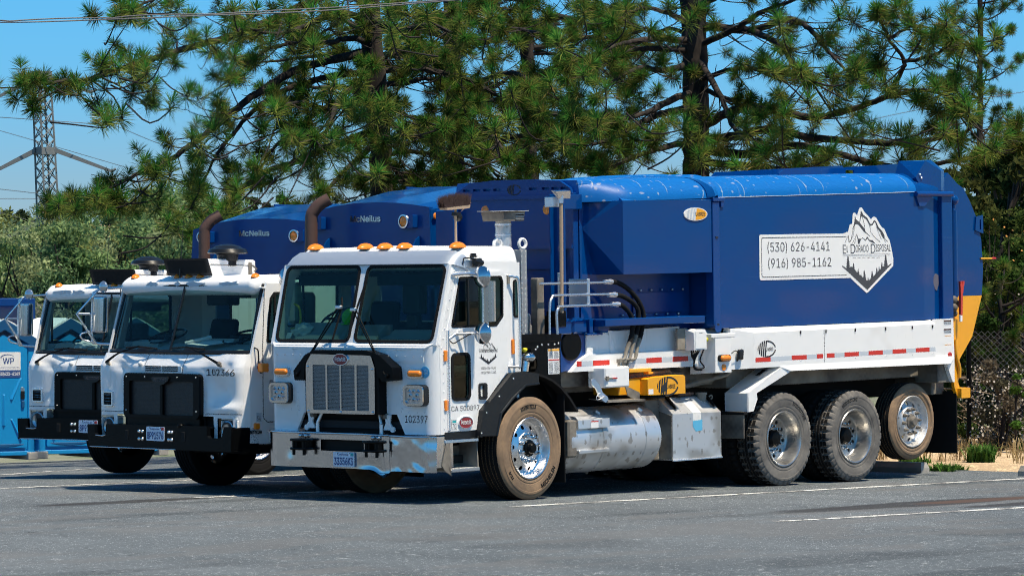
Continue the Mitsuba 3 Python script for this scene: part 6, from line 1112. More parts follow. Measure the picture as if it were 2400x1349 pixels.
    for x in (6.2, 7.5): Bt.add('rear_axle', rod((x, -0.9, 0.53), (x, 0.9, 0.53), 0.09), 'grimy_shade')
    for s in (True, False):
        y = -1.19 if s else 1.19
        wheel(Bt, T, 1.69, y, 0.525, 'steer', near=s, tyre='rubber', detail=False)
        for x in (6.2, 7.5):
            wheel(Bt, T, x, y, 0.525, 'drive', near=s, tyre='rubber', detail=False); wheel(Bt, T, x, y + (0.33 if s else -0.33), 0.525, 'drive', near=s, tyre='rubber', detail=False)
    return Bt, TD
def mesh_black_fn(p, n, uv):
    x, z = (p.x + p.y) * 70.0, p.z * 70.0
    dx, dz = x - dr.floor(x) - 0.5, z - dr.floor(z) - 0.5
    return mix((0.002, 0.002, 0.002), (0.012, 0.011, 0.013), smoothstep(0.25, 0.4, dr.maximum(dr.abs(dx), dr.abs(dz))))
scene['mesh_black'] = P(mesh_black_fn, 0.45)
TB, TC = move(0.061, 2.869, 0.0, -0.048), move(2.792, 7.005, -0.07, 0.104)
TB_, TBD = older_truck(TB, 'middle garbage truck with number 102366, dented white nose and black bumper', 0.0, '102366', True, '8P91576')
TC_, TCD = older_truck(TC, 'farthest garbage truck beside the blue portable toilets, with peeling roof edge paint', 0.0, None, False, '8P91577')
pp = Thing('paper_sheets', 'white paper folder lying on the dashboard of the middle garbage truck', 'paper', TBD)
pp.whole(cat(hull([(0.26, -0.12, 1.60), (0.27, -0.42, 1.585), (0.50, -0.20, 1.645), (0.50, -0.62, 1.625), (0.26, -0.12, 1.603), (0.5, -0.2, 1.65)]), rod((0.255, -0.10, 1.61), (0.46, -0.30, 1.68), 0.018)), 'paper', smooth=False)
gl = Thing('work_gloves', 'pale crumpled work gloves on the dashboard of the farthest garbage truck', 'gloves', TCD)
gm = trimesh.creation.icosphere(subdivisions=4, radius=1.0); gv = gm.vertices; gm.vertices = gv * (0.45 + 1.0 * meshkit.fbm(gv * 2.3 + 9, 4, 5))[:, None] * [0.08, 0.22, 0.06] + [0.30, 0.35, 1.60]
gl.whole(gm, 'paper', smooth=40)
# ================================================================ vegetation helpers
FWD = np.array([math.cos(YAW), math.sin(YAW)]); RGT = np.array([math.sin(YAW), -math.cos(YAW)])
def spot(s, l): return CAM[:2] + FWD * s + RGT * l          # a place s metres out from the road side and l metres to the right
scene['needles'] = {'type': 'principledthin', 'base_color': {'type': 'mesh_attribute', 'name': 'vertex_color'}, 'roughness': 0.5, 'diff_trans': 0.75, 'spec_trans': 0.0}
scene['leaves'] = {'type': 'principledthin', 'base_color': {'type': 'mesh_attribute', 'name': 'vertex_color'}, 'roughness': 0.4, 'diff_trans': 0.6, 'spec_trans': 0.0}
def bark_col(p, n, uv):
    v = fbm(p.x * 9 + 3 * p.y, p.y * 9, p.z * 2.2, octaves=4)
    return mix((0.034, 0.026, 0.022), (0.007, 0.006, 0.006), smoothstep(0.40, 0.62, v))
scene['bark'] = P(bark_col, 0.95)
scene['twig'] = P((0.024, 0.019, 0.017), 0.9)
def rot_to(d, rng):
    """rotation taking +z to d with a random roll"""
    a, b, d = frame_of(d); t = rng.uniform(0, 2 * math.pi); c, s = math.cos(t), math.sin(t)
    return np.stack([c * a + s * b, -s * a + c * b, d], 1)
def tuft_variant(rng, n=120):
    """a bottle-brush tuft of long needles round the end of a twig that points up +z; radius about 1"""
    v, f, c = [], [], []
    for k in range(n):
        t = rng.random() ** 0.8
        base = np.array([0, 0, -0.75 + 0.75 * t]); ang = math.radians(np.interp(t, [0, 0.5, 1], [112, 72, rng.uniform(8, 50)]) + rng.normal(0, 12))
        ph = rng.uniform(0, 2 * math.pi); L = rng.uniform(0.72, 1.08) * (0.9 if t > 0.8 else 1.0)
        d = np.array([math.sin(ang) * math.cos(ph), math.sin(ang) * math.sin(ph), math.cos(ang)])
        side = np.cross(d, rng.normal(size=3)); side /= np.linalg.norm(side); w = 0.021
        tip = base + d * L + np.array([0, 0, -0.10 * (1 - t)]); mid = base + d * L * 0.55
        b = len(v); v += [base + side * w * 0.6, base - side * w * 0.6, mid + side * w, mid - side * w, tip]
        f += [(b, b + 1, b + 3), (b, b + 3, b + 2), (b + 2, b + 3, b + 4)]
        young = np.clip((t - 0.55) / 0.4, 0, 1); r = rng.random()
        col = (1 - young) * (np.array([0.185, 0.215, 0.045]) if r < 0.62 else np.array([0.110, 0.165, 0.040]) if r < 0.94 else np.array([0.30, 0.22, 0.085])) + young * np.array([0.060, 0.215, 0.035])
        c += [col * rng.uniform(0.75, 1.2)] * 5
    return np.array(v), np.array(f), np.array(c)
_vr = np.random.default_rng(11); TUFTS = [tuft_variant(_vr) for _ in range(8)]
def build_tufts(places, rng, lean=1.0):
    """places: (position, direction, radius, tint)"""
    V, F, C, n = [], [], [], 0
    for p, d, r, light_tint in places:  # the tint paints crown shade and sunlit tips into the needle colour
        v, f, c = TUFTS[rng.integers(len(TUFTS))]
        V.append(v @ (rot_to(d, rng).T) * r + p); F.append(f + n); C.append(np.clip(c * light_tint, 0, 0.9)); n += len(v)
    return trimesh.Trimesh(np.vstack(V), np.vstack(F), process=False), np.vstack(C)
def unit(v): return v / (np.linalg.norm(v) + 1e-12)
def pine(label, trunk, limbs, tips, seed, r0, extra=12, tuft_r=0.20, density=0.85, group='pine trees behind the trucks', zr=(3.0, 9.0), name='pine_tree'):
    rng = np.random.default_rng(seed); t = Thing(name, label, 'pine tree', group=group)
    tr = np.array(trunk, float); base = tr[0].copy(); gz = float(ground_z(base[1])) - 0.3
    tr = np.vstack([[base[0], base[1], gz], [base[0], base[1], (gz + base[2]) / 2], tr]); path = smooth_path(tr, 8)
    path[:, :2] += 0.012 * rng.normal(size=(len(path), 2))
    zz = path[:, 2]; tk = tube(path, np.interp(zz, [gz, gz + 1.0, 12], [r0 * 1.35, r0 * 1.08, r0 * 0.72]), 18)
    vv = tk.vertices; ax = np.stack([np.interp(vv[:, 2], zz, path[:, k]) for k in (0, 1)], 1); d = vv[:, :2] - ax
    vv[:, :2] = ax + d * (1 + 0.16 * (meshkit.fbm(np.column_stack([vv[:, 0] * 9, vv[:, 1] * 9, vv[:, 2] * 2.0]), 3, seed) - 0.5))[:, None]
    tkey = t.add('trunk', tk, 'bark', smooth=True)
    skeleton, twigs, places = [], [], []
    limbs = [np.array(l, float) for l in limbs]
    zmin, zmax = zr
    for k in range(extra):     # limbs on the far side and above
        z = rng.uniform(zmin, zmax); a = rng.uniform(-1.5, 1.5); dv = FWD * math.cos(a) + RGT * math.sin(a)
        L = rng.uniform(1.4, 3.4) * (1.0 if z < 7 else 0.75); n = 7; s = np.linspace(0, 1, n); x0 = np.array([np.interp(z, zz, path[:, q]) for q in (0, 1)])
        pts = np.column_stack([x0[0] + dv[0] * L * s, x0[1] + dv[1] * L * s, z + L * (0.22 * s - 0.42 * s * s * rng.uniform(0.3, 1.4))]); pts[1:, :] += rng.normal(0, 0.035, (n - 1, 3)); limbs.append(pts)
    for l in limbs:
        l = l.copy(); k0 = np.argmin(np.abs(zz - l[0, 2])); l[0, :2] = 0.8 * path[k0, :2] + 0.2 * l[0, :2] if np.linalg.norm(path[k0, :2] - l[0, :2]) < 1.2 else l[0, :2]
        sp = smooth_path(l, 6); sp[2:] += rng.normal(0, 0.006, sp[2:].shape); seg = np.linalg.norm(np.diff(sp, axis=0), axis=1); L = seg.sum()
        rb = np.clip(0.0155 * L ** 0.85, 0.016, 0.062); u = np.concatenate([[0], np.cumsum(seg)]) / L
        t.add('limb', tube(sp, rb * np.clip(1 - u, 0, 1) ** 0.75 + 0.010, 7), 'bark', smooth=True)
        skeleton.append(sp)
        m = int(L / 0.155 * density)
        for q in range(m):
            w = 0.10 + 0.90 * (q + rng.random()) / m; k = min(len(sp) - 2, int(np.searchsorted(u, w)) - 1 if w > 0 else 0); k = max(k, 0)
            p = sp[k] + (sp[k + 1] - sp[k]) * np.clip((w - u[k]) / max(u[k + 1] - u[k], 1e-6), 0, 1); tang = unit(sp[k + 1] - sp[k])
            side = unit(np.cross(tang, [0, 0, 1.0]) * rng.choice([-1, 1]) + rng.normal(0, 0.35, 3))
            ln = rng.uniform(0.22, 0.78) * (1.15 - 0.4 * w); dr_ = unit(0.55 * tang + side + np.array([0, 0, rng.uniform(-0.75, 0.35)]))
            e = p + dr_ * ln; up = unit(0.45 * dr_ + np.array([0, 0, rng.uniform(0.15, 0.95)]) + 0.3 * tang)
            e2 = e + up * rng.uniform(0.08, 0.20)
            twigs.append((np.array([p, p + dr_ * ln * 0.5 + [0, 0, -0.03], e, e2]), 0.010))
            live = rng.random() < np.interp(w, [0.1, 0.3, 0.6, 1.0], [0.12, 0.42, 0.8, 1.0])
            if live:
                places.append((e2, up, tuft_r * rng.uniform(0.7, 1.2), rng.uniform(0.45, 1.1)))  # inner tufts tinted darker, shade inside the crown painted in
                if rng.random() < 0.8: 
                    dd = unit(dr_ + rng.normal(0, 0.6, 3) + [0, 0, 0.3]); places.append((e + dd * 0.13, dd, tuft_r * rng.uniform(0.6, 1.05), rng.uniform(0.3, 0.85)))
            elif rng.random() < 0.6:
                e3 = e2 + unit(dr_ + rng.normal(0, 0.7, 3) + [0, 0, -0.4]) * rng.uniform(0.1, 0.35); twigs.append((np.array([e2, (e2 + e3) / 2 + [0, 0, -0.02], e3]), 0.006))
        for q in range(3):
            dd = unit(unit(sp[-1] - sp[-4]) + rng.normal(0, 0.45, 3) + [0, 0, 0.25]); places.append((sp[-1] + dd * 0.08, dd, tuft_r * rng.uniform(0.9, 1.15), rng.uniform(0.95, 1.2)))
    allp = np.vstack(skeleton)
    for p in np.array(tips, float).reshape(-1, 3):
        k = np.argmin(np.linalg.norm(allp - p, axis=1)); a = allp[k]; dist = np.linalg.norm(a - p)
        start = a if dist < 1.1 else p + unit(unit(a - p) + np.array([0, 0, -0.3]) + rng.normal(0, 0.25, 3)) * rng.uniform(0.5, 1.0)
        midp = (start + p) / 2 + [0, 0, -0.10 * min(dist, 2.0)] + rng.normal(0, 0.05, 3)
        twigs.append((np.array([start, midp, p + [0, 0, -0.10], p]), 0.014))
        up = unit(0.5 * unit(p - midp) + np.array([-0.25 * FWD[0], -0.25 * FWD[1], 0.75]) + rng.normal(0, 0.15, 3))
        places.append((p, up, tuft_r * rng.uniform(1.1, 1.4), rng.uniform(1.05, 1.45)))  # outer tips tinted brighter, sunlight painted into the needles
        for q in range(rng.integers(0, 3)):
            dd = unit(rng.normal(0, 0.8, 3) + [0, 0, 0.4]); places.append((p + dd * rng.uniform(0.12, 0.3), dd, tuft_r * rng.uniform(0.8, 1.05), rng.uniform(0.85, 1.15)))
    tw = [tube(smooth_path(q, 3), np.linspace(r, r * 0.45, 3 * (len(q) - 1) + 1), 4) for q, r in twigs]
    t.add('twigs', trimesh.util.concatenate(tw), 'twig', smooth=True, kind='stuff')
    m, c = build_tufts(places, rng)
    t.add('crown', m, 'needles', smooth=False, color=c)
    return len(places)
def clump_tree(label, s, l, z, H, W, seed, cols, name='tree', cat_='tree', group=None, leaf=0.13, n=2600, lobes=9, trunk_r=0.12, bare=0.3, stems=1, mat='needles', spread=1.0):
    """a far tree: stems, and a crown of many small leaf clumps gathered in uneven lobes"""
    rng = np.random.default_rng(seed); t = Thing(name, label, cat_, group=group); p0 = np.array([*spot(s, l), z])
    ends = []
    for k in range(stems):
        a = rng.uniform(0, 2 * math.pi); top = p0 + [math.cos(a) * W * 0.18 * (stems > 1), math.sin(a) * W * 0.18 * (stems > 1), H * rng.uniform(0.8, 0.93)]
        mid = (p0 + top) / 2 + rng.normal(0, 0.06 * H, 3) * [1, 1, 0.2]; path = smooth_path([p0 - [0, 0, 0.3], mid, top], 6)
        t.add('trunk', tube(path, np.linspace(trunk_r, trunk_r * 0.25, len(path)), 7), 'bark', smooth=True); ends.append(path)
    cen, lim = [], []
    for k in range(lobes):
        u = rng.uniform(bare, 1.0); a = rng.uniform(0, 2 * math.pi); rad = W * 0.5 * rng.uniform(0.25, 1.0) * math.sqrt(max(0.05, 1 - ((u - bare) / (1 - bare) - 0.35) ** 2 / 0.55)) * spread
        c = p0 + [rad * math.cos(a), rad * math.sin(a), H * u]; cen.append(c); pth = ends[rng.integers(stems)]; b = pth[int(np.clip((u - 0.15) * (len(pth) - 1), 0, len(pth) - 1))]
        lim.append(tube(smooth_path([b, (b + c) / 2 + [0, 0, -0.04 * H], c], 4), np.linspace(trunk_r * 0.4, trunk_r * 0.1, 9), 5))
    t.add('limbs', trimesh.util.concatenate(lim), 'bark', smooth=True, kind='stuff')
    cen = np.array(cen); which = rng.integers(lobes, size=n); R = W * rng.uniform(0.13, 0.26, lobes)
    d = rng.normal(size=(n, 3)); d /= np.linalg.norm(d, axis=1, keepdims=True); rr = rng.random(n) ** 0.45
    pos = cen[which] + d * (R[which] * rr)[:, None] * [1, 1, 0.75]
    k = meshkit.fbm(pos * (2.2 / W), 3, seed); keep = k > 0.40; pos, d, which = pos[keep], d[keep], which[keep]; n = len(pos)
    e1 = rng.normal(size=(n, 3)); e1 /= np.linalg.norm(e1, axis=1, keepdims=True); e2 = np.cross(e1, d + rng.normal(0, 0.5, (n, 3))); e2 /= np.linalg.norm(e2, axis=1, keepdims=True) + 1e-9
    sz = leaf * rng.uniform(0.6, 1.3, n)[:, None]
    v = np.stack([pos - e1 * sz, pos + e2 * sz * 0.42, pos + e1 * sz, pos - e2 * sz * 0.42], 1).reshape(-1, 3); b = np.arange(n) * 4
    f = np.vstack([np.stack([b, b + 1, b + 2], 1), np.stack([b, b + 2, b + 3], 1)])
    cols = np.array(cols); tone = cols[rng.integers(len(cols), size=lobes)][which] * rng.uniform(0.7, 1.3, (n, 1)) * (0.8 + 0.4 * rng.random((lobes, 1)))[which]
    t.add('crown', trimesh.Trimesh(v, f, process=False), mat, smooth=False, color=np.repeat(np.clip(tone, 0, 0.9), 4, axis=0))
    return t
def blades(places, rng, h, w, cols, n=14, spread=0.7):
    """tufts of grass or weeds: n bent blades at each place"""
    V, F, C = [], [], []; q = 0
    for p in places:
        for k in range(n):
            a = rng.uniform(0, 2 * math.pi); out = np.array([math.cos(a), math.sin(a), 0]) * rng.uniform(0.1, spread); hh = h * rng.uniform(0.5, 1.15); s_ = np.array([-math.sin(a), math.cos(a), 0]) * w * rng.uniform(0.6, 1.2)
            b0 = np.array(p) + np.array([rng.normal(0, 0.04), rng.normal(0, 0.04), 0]); m = b0 + [out[0] * hh * 0.4, out[1] * hh * 0.4, hh * 0.65]; e = b0 + [out[0] * hh, out[1] * hh, hh * (1 - 0.35 * np.linalg.norm(out))]
            V += [b0 - s_, b0 + s_, m + s_, m - s_, e]; F += [(q, q + 1, q + 2), (q, q + 2, q + 3), (q + 3, q + 2, q + 4)]; q += 5
            C += [np.array(cols[rng.integers(len(cols))]) * rng.uniform(0.7, 1.25)] * 5
    return trimesh.Trimesh(np.array(V), np.array(F), process=False), np.clip(np.array(C), 0, 0.9)
# pine skeletons in metres: trunk axis, main limbs, and the tips of the outer sunlit shoots
PINES = {
 'T1': {'trunk': [(14.41,13.26,2.52),(14.35,13.31,4.09),(14.31,13.34,5.07),(14.24,13.42,6.31),(14.19,13.47,7.69),(14.15,13.5,9.45)],
  'limbs': [[(14.21,13.45,5.92),(13.53,13.53,5.76),(12.9,13.55,5.61),(12.28,13.56,5.35),(11.65,13.58,5.01),(11.06,13.57,4.64),(10.47,13.55,4.31),(9.93,13.47,4.07),(9.4,13.38,3.93),(8.82,13.34,3.7),(8.27,13.28,3.56),(7.73,13.2,3.41)],[(14.25,13.42,5.59),(13.74,13.56,5.54),(13.25,13.67,5.43),(12.72,13.83,5.25),(12.27,13.91,4.98),(11.81,13.99,4.55),(11.44,13.98,4.16),(11.12,13.91,3.77)],[(14.2,13.46,7.1),(13.25,13.62,6.66),(12.39,13.68,6.32),(11.55,13.72,6.02),(10.69,13.78,5.8),(9.86,13.81,5.56),(9.18,13.67,5.4),(8.5,13.53,5.23),(7.87,13.33,5.18),(7.28,13.09,5.11),(6.74,12.79,5.12)],[(14.19,13.47,7.75),(12.57,13.77,7.33),(11.24,13.76,6.93),(10.13,13.5,6.6),(9.08,13.18,6.24)],[(14.29,13.37,4.74),(13.64,13.46,4.49),(12.99,13.54,4.28),(12.49,13.46,4.14),(11.91,13.46,3.98),(11.4,13.39,3.7),(10.89,13.31,3.37),(10.35,13.28,3.08)],[(14.26,13.41,5.39),(13.4,13.05,5.09),(12.52,12.72,4.95),(11.65,12.38,5.0),(10.86,11.95,4.89)],[(14.31,13.34,5.07),(13.55,12.21,4.68),(12.79,11.05,4.49),(12.07,9.87,4.56)],[(14.23,13.43,6.44),(13.54,12.2,6.15),(12.91,10.91,6.12),(12.27,9.63,5.84)],[(14.29,13.37,4.54),(13.36,12.92,4.18),(12.47,12.41,3.89),(11.64,11.84,3.67)],[(14.24,13.42,6.31),(13.31,13.14,6.44),(12.35,12.91,6.19),(11.39,12.66,6.0),(10.45,12.4,6.06)],[(14.23,13.43,6.51),(12.95,12.61,6.71),(11.63,11.83,6.66)],[(14.28,13.38,5.2),(13.31,12.78,5.27),(12.33,12.18,5.11),(11.41,11.53,4.59),(10.49,10.88,4.36)],[(14.2,13.46,6.05),(13.74,13.38,6.09),(13.24,13.34,6.0),(12.65,13.39,5.97),(12.03,13.49,5.82),(11.45,13.53,5.41)]],
  'tips': [(7.01,13.19,5.16),(8.06,14.16,5.02),(8.34,13.59,5.22),(7.72,12.77,5.06),(8.26,12.88,5.47),(8.34,12.66,5.38),(8.75,12.81,5.49),(8.97,12.97,5.4),(8.12,11.84,5.32),(8.16,11.59,5.47),(8.71,13.4,4.78),(8.26,12.7,4.72),(8.8,13.08,4.77),(7.62,12.13,4.58),(8.68,12.27,5.16),(9.03,12.7,4.93),(8.55,11.77,4.88),(9.68,12.65,5.11),(9.73,12.47,5.07),(7.74,12.06,6.04),(7.89,11.88,6.14),(9.02,12.16,6.28),(9.49,12.84,5.99),(8.92,11.8,6.09),(8.73,11.53,5.75),(9.13,11.69,5.86),(8.84,10.84,6.14),(9.32,10.88,6.17),(9.93,10.85,6.02),(10.24,10.68,6.17),(9.87,10.31,5.67),(10.06,10.09,5.17),(9.05,11.18,5.25),(9.25,11.68,4.52),(8.88,11.58,4.34),(8.45,11.26,4.38),(9.86,12.13,4.86),(8.74,12.54,4.09),(8.97,12.55,3.95),(8.48,11.73,3.94),(9.81,12.65,3.87),(8.92,13.24,3.68),(9.58,10.3,4.37),(10.18,10.26,4.39),(10.63,10.93,4.22),(10.05,11.55,4.5),(10.32,11.92,4.05),(10.38,10.31,4.21),(10.31,11.61,3.84),(10.44,10.99,4.03),(9.59,10.83,4.8),(10.6,10.55,6.18),(9.15,13.04,5.58),(10.05,11.93,5.98),(9.85,11.14,5.73),(9.63,11.64,5.58),(7.1,12.51,3.45),(7.54,12.65,3.39),(8.22,13.55,3.46),(7.87,12.79,3.54),(7.64,12.32,3.58),(8.19,12.83,3.53),(8.43,13.02,3.47),(8.57,12.78,3.55),(8.5,11.96,3.64),(8.59,12.06,3.45),(8.84,11.99,3.16),(9.36,12.21,3.51),(9.19,11.64,3.51),(9.1,11.35,3.38),(9.02,11.73,3.72),(8.54,10.89,3.24),(8.12,11.4,3.21),(9.67,11.64,3.71),(10.23,11.86,3.84),(9.97,10.99,3.53),(8.48,12.04,3.92),(10.72,9.62,5.94),(11.19,10.09,5.77),(12.07,10.54,5.81),(11.3,10.77,5.25),(11.14,10.27,4.78),(11.75,10.55,4.83),(10.51,10.05,4.71),(11.32,9.99,4.54),(11.51,11.09,4.37),(11.22,10.29,4.95),(10.72,10.49,4.21),(10.75,9.9,3.91),(10.84,10.63,4.94),(12.01,10.54,6.3),(10.45,9.42,6.16),(11.18,10.96,3.85)]},
 'T2': {'trunk': [(18.08,15.16,2.55),(18.05,15.17,4.08),(18.03,15.2,5.27),(18.0,15.22,6.6),(17.97,15.24,8.06),(17.95,15.25,9.81)],
  'limbs': [[(18.01,15.21,5.97),(16.27,14.15,5.91),(14.51,13.12,5.92),(12.85,11.98,5.6)],[(18.02,15.2,5.48),(16.98,13.61,5.58),(15.94,12.03,5.61),(14.83,10.52,5.31)],[(18.03,15.19,4.92),(16.28,14.16,4.9),(14.56,13.08,4.67),(12.94,11.89,4.4)],[(18.04,15.18,4.5),(16.86,13.5,4.56),(15.74,11.76,4.61),(14.59,10.05,4.46)],[(18.0,15.22,6.39),(17.11,13.72,6.21),(16.18,12.25,6.29),(15.29,10.76,6.11)],[(17.99,15.23,6.81),(15.91,13.81,6.55),(13.78,12.43,6.43)],[(18.04,15.18,4.36),(16.85,14.51,4.18),(15.61,13.9,4.0),(14.38,13.28,3.89)],[(18.03,15.19,5.2),(16.53,13.38,4.88),(14.98,11.61,4.64),(13.42,9.86,4.17)]],
  'tips': [(12.42,10.42,5.72),(12.77,10.23,5.87),(12.87,9.68,6.22),(12.68,10.1,5.47),(12.55,9.37,5.39),(12.59,9.46,4.79),(12.23,9.46,4.47),(11.9,8.72,4.54),(12.58,10.4,3.99),(12.06,10.08,4.42),(12.27,8.73,5.09),(12.7,9.17,4.7),(11.88,10.02,6.27)]},
 'T5': {'trunk': [(21.14,16.24,2.57),(21.11,16.26,4.18),(21.08,16.28,5.79),(21.05,16.31,7.25),(21.02,16.33,9.08)],
  'limbs': [[(21.08,16.28,5.86),(19.63,14.4,5.94),(18.2,12.51,5.73),(16.7,10.69,5.79)],[(21.09,16.27,5.35),(19.38,14.19,5.15),(17.7,12.08,4.88),(15.9,10.09,4.82)],[(21.07,16.29,6.37),(18.94,14.92,6.84),(16.95,13.39,6.79)],[(21.1,16.26,4.84),(19.36,15.21,4.61),(17.56,14.23,4.26),(15.9,13.08,4.05)],[(21.11,16.26,4.47),(18.81,13.59,4.27),(16.57,10.84,4.21)],[(21.08,16.28,5.64),(18.2,14.25,5.38),(15.34,12.2,5.13)],[(21.06,16.3,6.81),(19.68,14.35,6.78),(18.29,12.41,6.48),(16.78,10.59,6.51)]],
  'tips': [(13.62,9.2,5.29),(13.5,9.31,4.9),(13.76,9.59,4.54),(13.79,9.81,5.24)]},
 'T3': {'trunk': [(16.07,8.41,2.5),(16.04,8.45,3.95),(16.02,8.45,4.96),(16.0,8.47,5.91),(15.98,8.49,6.92),(15.93,8.53,9.08)],
  'limbs': [[(16.11,8.35,5.85),(15.87,7.49,6.1),(15.5,6.78,6.26),(15.17,6.03,6.34),(14.9,5.21,6.43)],[(16.11,8.35,6.17),(16.11,7.47,6.06),(15.99,6.74,6.17),(15.73,6.15,6.03),(15.44,5.6,5.69),(15.12,5.1,5.43),(14.77,4.61,5.22)],[(16.12,8.35,4.65),(16.15,7.64,4.93),(16.18,6.95,4.84),(16.11,6.37,4.74),(16.03,5.79,4.79),(16.08,5.07,4.97),(15.85,4.65,5.19),(15.57,4.3,5.44),(15.07,4.2,5.73),(14.61,4.03,6.04)],[(16.11,8.36,4.46),(16.14,7.66,4.53),(16.04,7.1,4.59),(16.07,6.41,4.46),(16.17,5.64,4.38),(16.24,4.89,4.33),(16.19,4.28,4.36),(16.16,3.65,4.46),(15.82,3.36,4.68),(15.3,3.28,5.05)],[(16.13,8.34,4.33),(16.23,7.65,4.25),(16.26,7.03,4.33),(16.2,6.52,4.33),(16.34,5.77,4.14),(16.28,5.27,4.04),(16.33,4.63,3.99),(16.54,3.82,4.12),(16.49,3.29,4.26),(16.28,2.93,4.49)],[(16.11,8.36,5.34),(15.88,7.61,5.49),(15.65,6.87,5.42),(15.17,6.41,5.41)],[(16.11,8.36,5.28),(15.8,7.7,5.05),(15.53,7.01,4.96),(15.09,6.5,4.74)],[(15.92,8.57,5.94),(15.04,8.42,5.92),(14.24,8.19,5.82),(13.48,7.91,5.69),(12.71,7.65,5.46)],[(15.92,8.57,5.79),(15.12,8.52,5.79),(14.39,8.39,5.71),(13.71,8.22,5.48),(13.11,7.95,5.26)],[(15.92,8.57,5.18),(15.05,8.22,4.98),(14.22,7.85,4.8),(13.3,7.55,4.65),(12.4,7.25,4.49)],[(15.92,8.57,4.96),(14.97,8.31,4.79),(14.05,8.03,4.57),(13.14,7.73,4.35),(12.24,7.43,4.25)],[(15.92,8.57,4.46),(14.88,8.24,4.29),(13.86,7.87,4.13),(12.86,7.49,3.91)],[(15.91,8.57,6.17),(15.21,8.35,6.31),(14.45,8.2,6.32),(13.69,8.04,6.08)],[(16.11,8.36,5.72),(15.5,7.54,5.04),(14.84,6.78,4.56),(14.26,5.93,4.21)],[(15.79,7.21,6.03),(15.29,6.27,5.72),(14.66,5.48,5.29),(13.99,4.73,5.11)],[(16.11,8.36,4.14),(15.37,7.2,4.06),(14.65,6.0,3.98),(13.83,4.91,3.88)],[(16.06,8.4,6.42),(15.54,7.49,6.59),(15.12,6.45,6.75),(14.98,5.12,6.85),(14.77,3.85,6.88)],[(15.45,4.6,4.93),(15.38,3.93,5.02),(15.25,3.33,4.91),(14.92,2.95,4.67)],[(15.26,4.07,5.42),(15.26,3.56,5.48),(15.15,3.19,5.63),(15.07,2.78,5.55)],[(14.95,4.11,5.72),(14.85,3.62,5.87),(14.76,3.12,5.78)],[(15.92,8.57,5.6),(15.15,8.3,5.46),(14.32,8.1,5.44),(13.51,7.88,5.21),(12.78,7.58,4.93)]],
  'tips': [(12.19,7.81,5.75),(12.2,7.34,5.26),(11.76,6.55,5.01),(11.66,7.26,4.35),(11.91,6.83,4.6),(12.33,7.58,4.63),(13.19,7.45,4.52),(13.43,7.0,4.45),(13.05,7.41,4.23),(13.28,7.22,4.22),(11.89,7.07,6.14),(13.18,7.39,6.25),(14.68,4.07,6.04),(14.2,3.19,5.83),(14.44,2.77,5.9),(14.32,2.9,5.58),(15.51,3.35,5.66),(15.04,2.66,5.52),(13.97,3.52,5.08),(14.36,4.32,4.93),(13.61,4.49,4.87),(13.05,4.45,4.69),(13.14,4.57,4.47),(13.93,4.57,4.63),(13.97,3.67,4.45),(14.34,3.51,4.38),(13.97,4.97,4.08),(13.1,5.33,3.96),(13.19,4.9,4.13),(14.85,3.42,4.18),(14.43,2.81,4.42),(15.03,3.0,5.32),(15.07,3.04,5.11),(14.83,2.75,4.86),(14.77,2.63,4.72),(16.06,3.08,5.81),(15.36,2.93,4.65),(15.25,2.34,4.35),(15.84,2.63,4.48),(15.18,3.86,5.09),(14.36,2.88,5.0),(12.87,4.53,5.25),(13.29,4.36,5.26),(14.27,4.65,5.26),(13.82,3.8,5.2),(12.93,6.1,4.57),(12.94,6.03,4.43),(12.78,5.88,5.97),(14.25,3.47,6.1),(14.7,4.78,6.08),(15.82,3.11,4.16),(15.23,3.1,4.1),(14.39,3.33,4.2),(14.41,4.32,4.37),(13.89,4.29,4.15),(13.96,4.66,4.11),(13.27,4.81,4.32),(13.41,5.4,4.5),(14.95,2.31,4.19),(15.14,2.68,4.94),(15.69,3.67,4.88),(15.1,4.1,5.0),(14.56,3.33,5.55),(14.97,4.19,5.83),(13.3,4.74,5.94),(14.2,5.24,5.66),(13.11,6.0,4.12)]},
}
pine('tall pine on the left whose long limbs sweep out to the steel tower', PINES['T1']['trunk'], PINES['T1']['limbs'], PINES['T1']['tips'], 21, 0.175, extra=17)
pine('dense pine behind the middle truck exhaust, left of the slim pine', PINES['T2']['trunk'], PINES['T2']['limbs'], PINES['T2']['tips'], 22, 0.15, extra=17)
pine('slim pine between the dense middle pine and the thick-trunked pine', PINES['T5']['trunk'], PINES['T5']['limbs'], PINES['T5']['tips'], 23, 0.13, extra=17)
pine('thick dark-trunked pine above the blue truck body, limbs reaching right', PINES['T3']['trunk'], PINES['T3']['limbs'], PINES['T3']['tips'], 24, 0.205, extra=12)
# a far slender pine on the right
rng = np.random.default_rng(31)
b_ = spot(112, (2297 - 1200) / 9168 * 112); tk_ = [(b_[0], b_[1], z) for z in (0.5, 3, 6, 9, 12)]
lm = []
for k in range(34):
    z = 3.2 + 8.6 * (k + rng.random()) / 34; a = rng.uniform(0, 2 * math.pi); L = rng.uniform(0.7, 1.35) * (1.15 - 0.03 * z); d = np.array([math.cos(a), math.sin(a)])
    lm.append([(b_[0] + d[0] * L * s, b_[1] + d[1] * L * s, z + L * (0.05 * s + 0.55 * s * s)) for s in (0, 0.35, 0.7, 1.0)])
pine('slender distant pine at the far right edge of the picture', tk_, lm, [], 32, 0.10, extra=0, tuft_r=0.21, density=0.75, group=None)
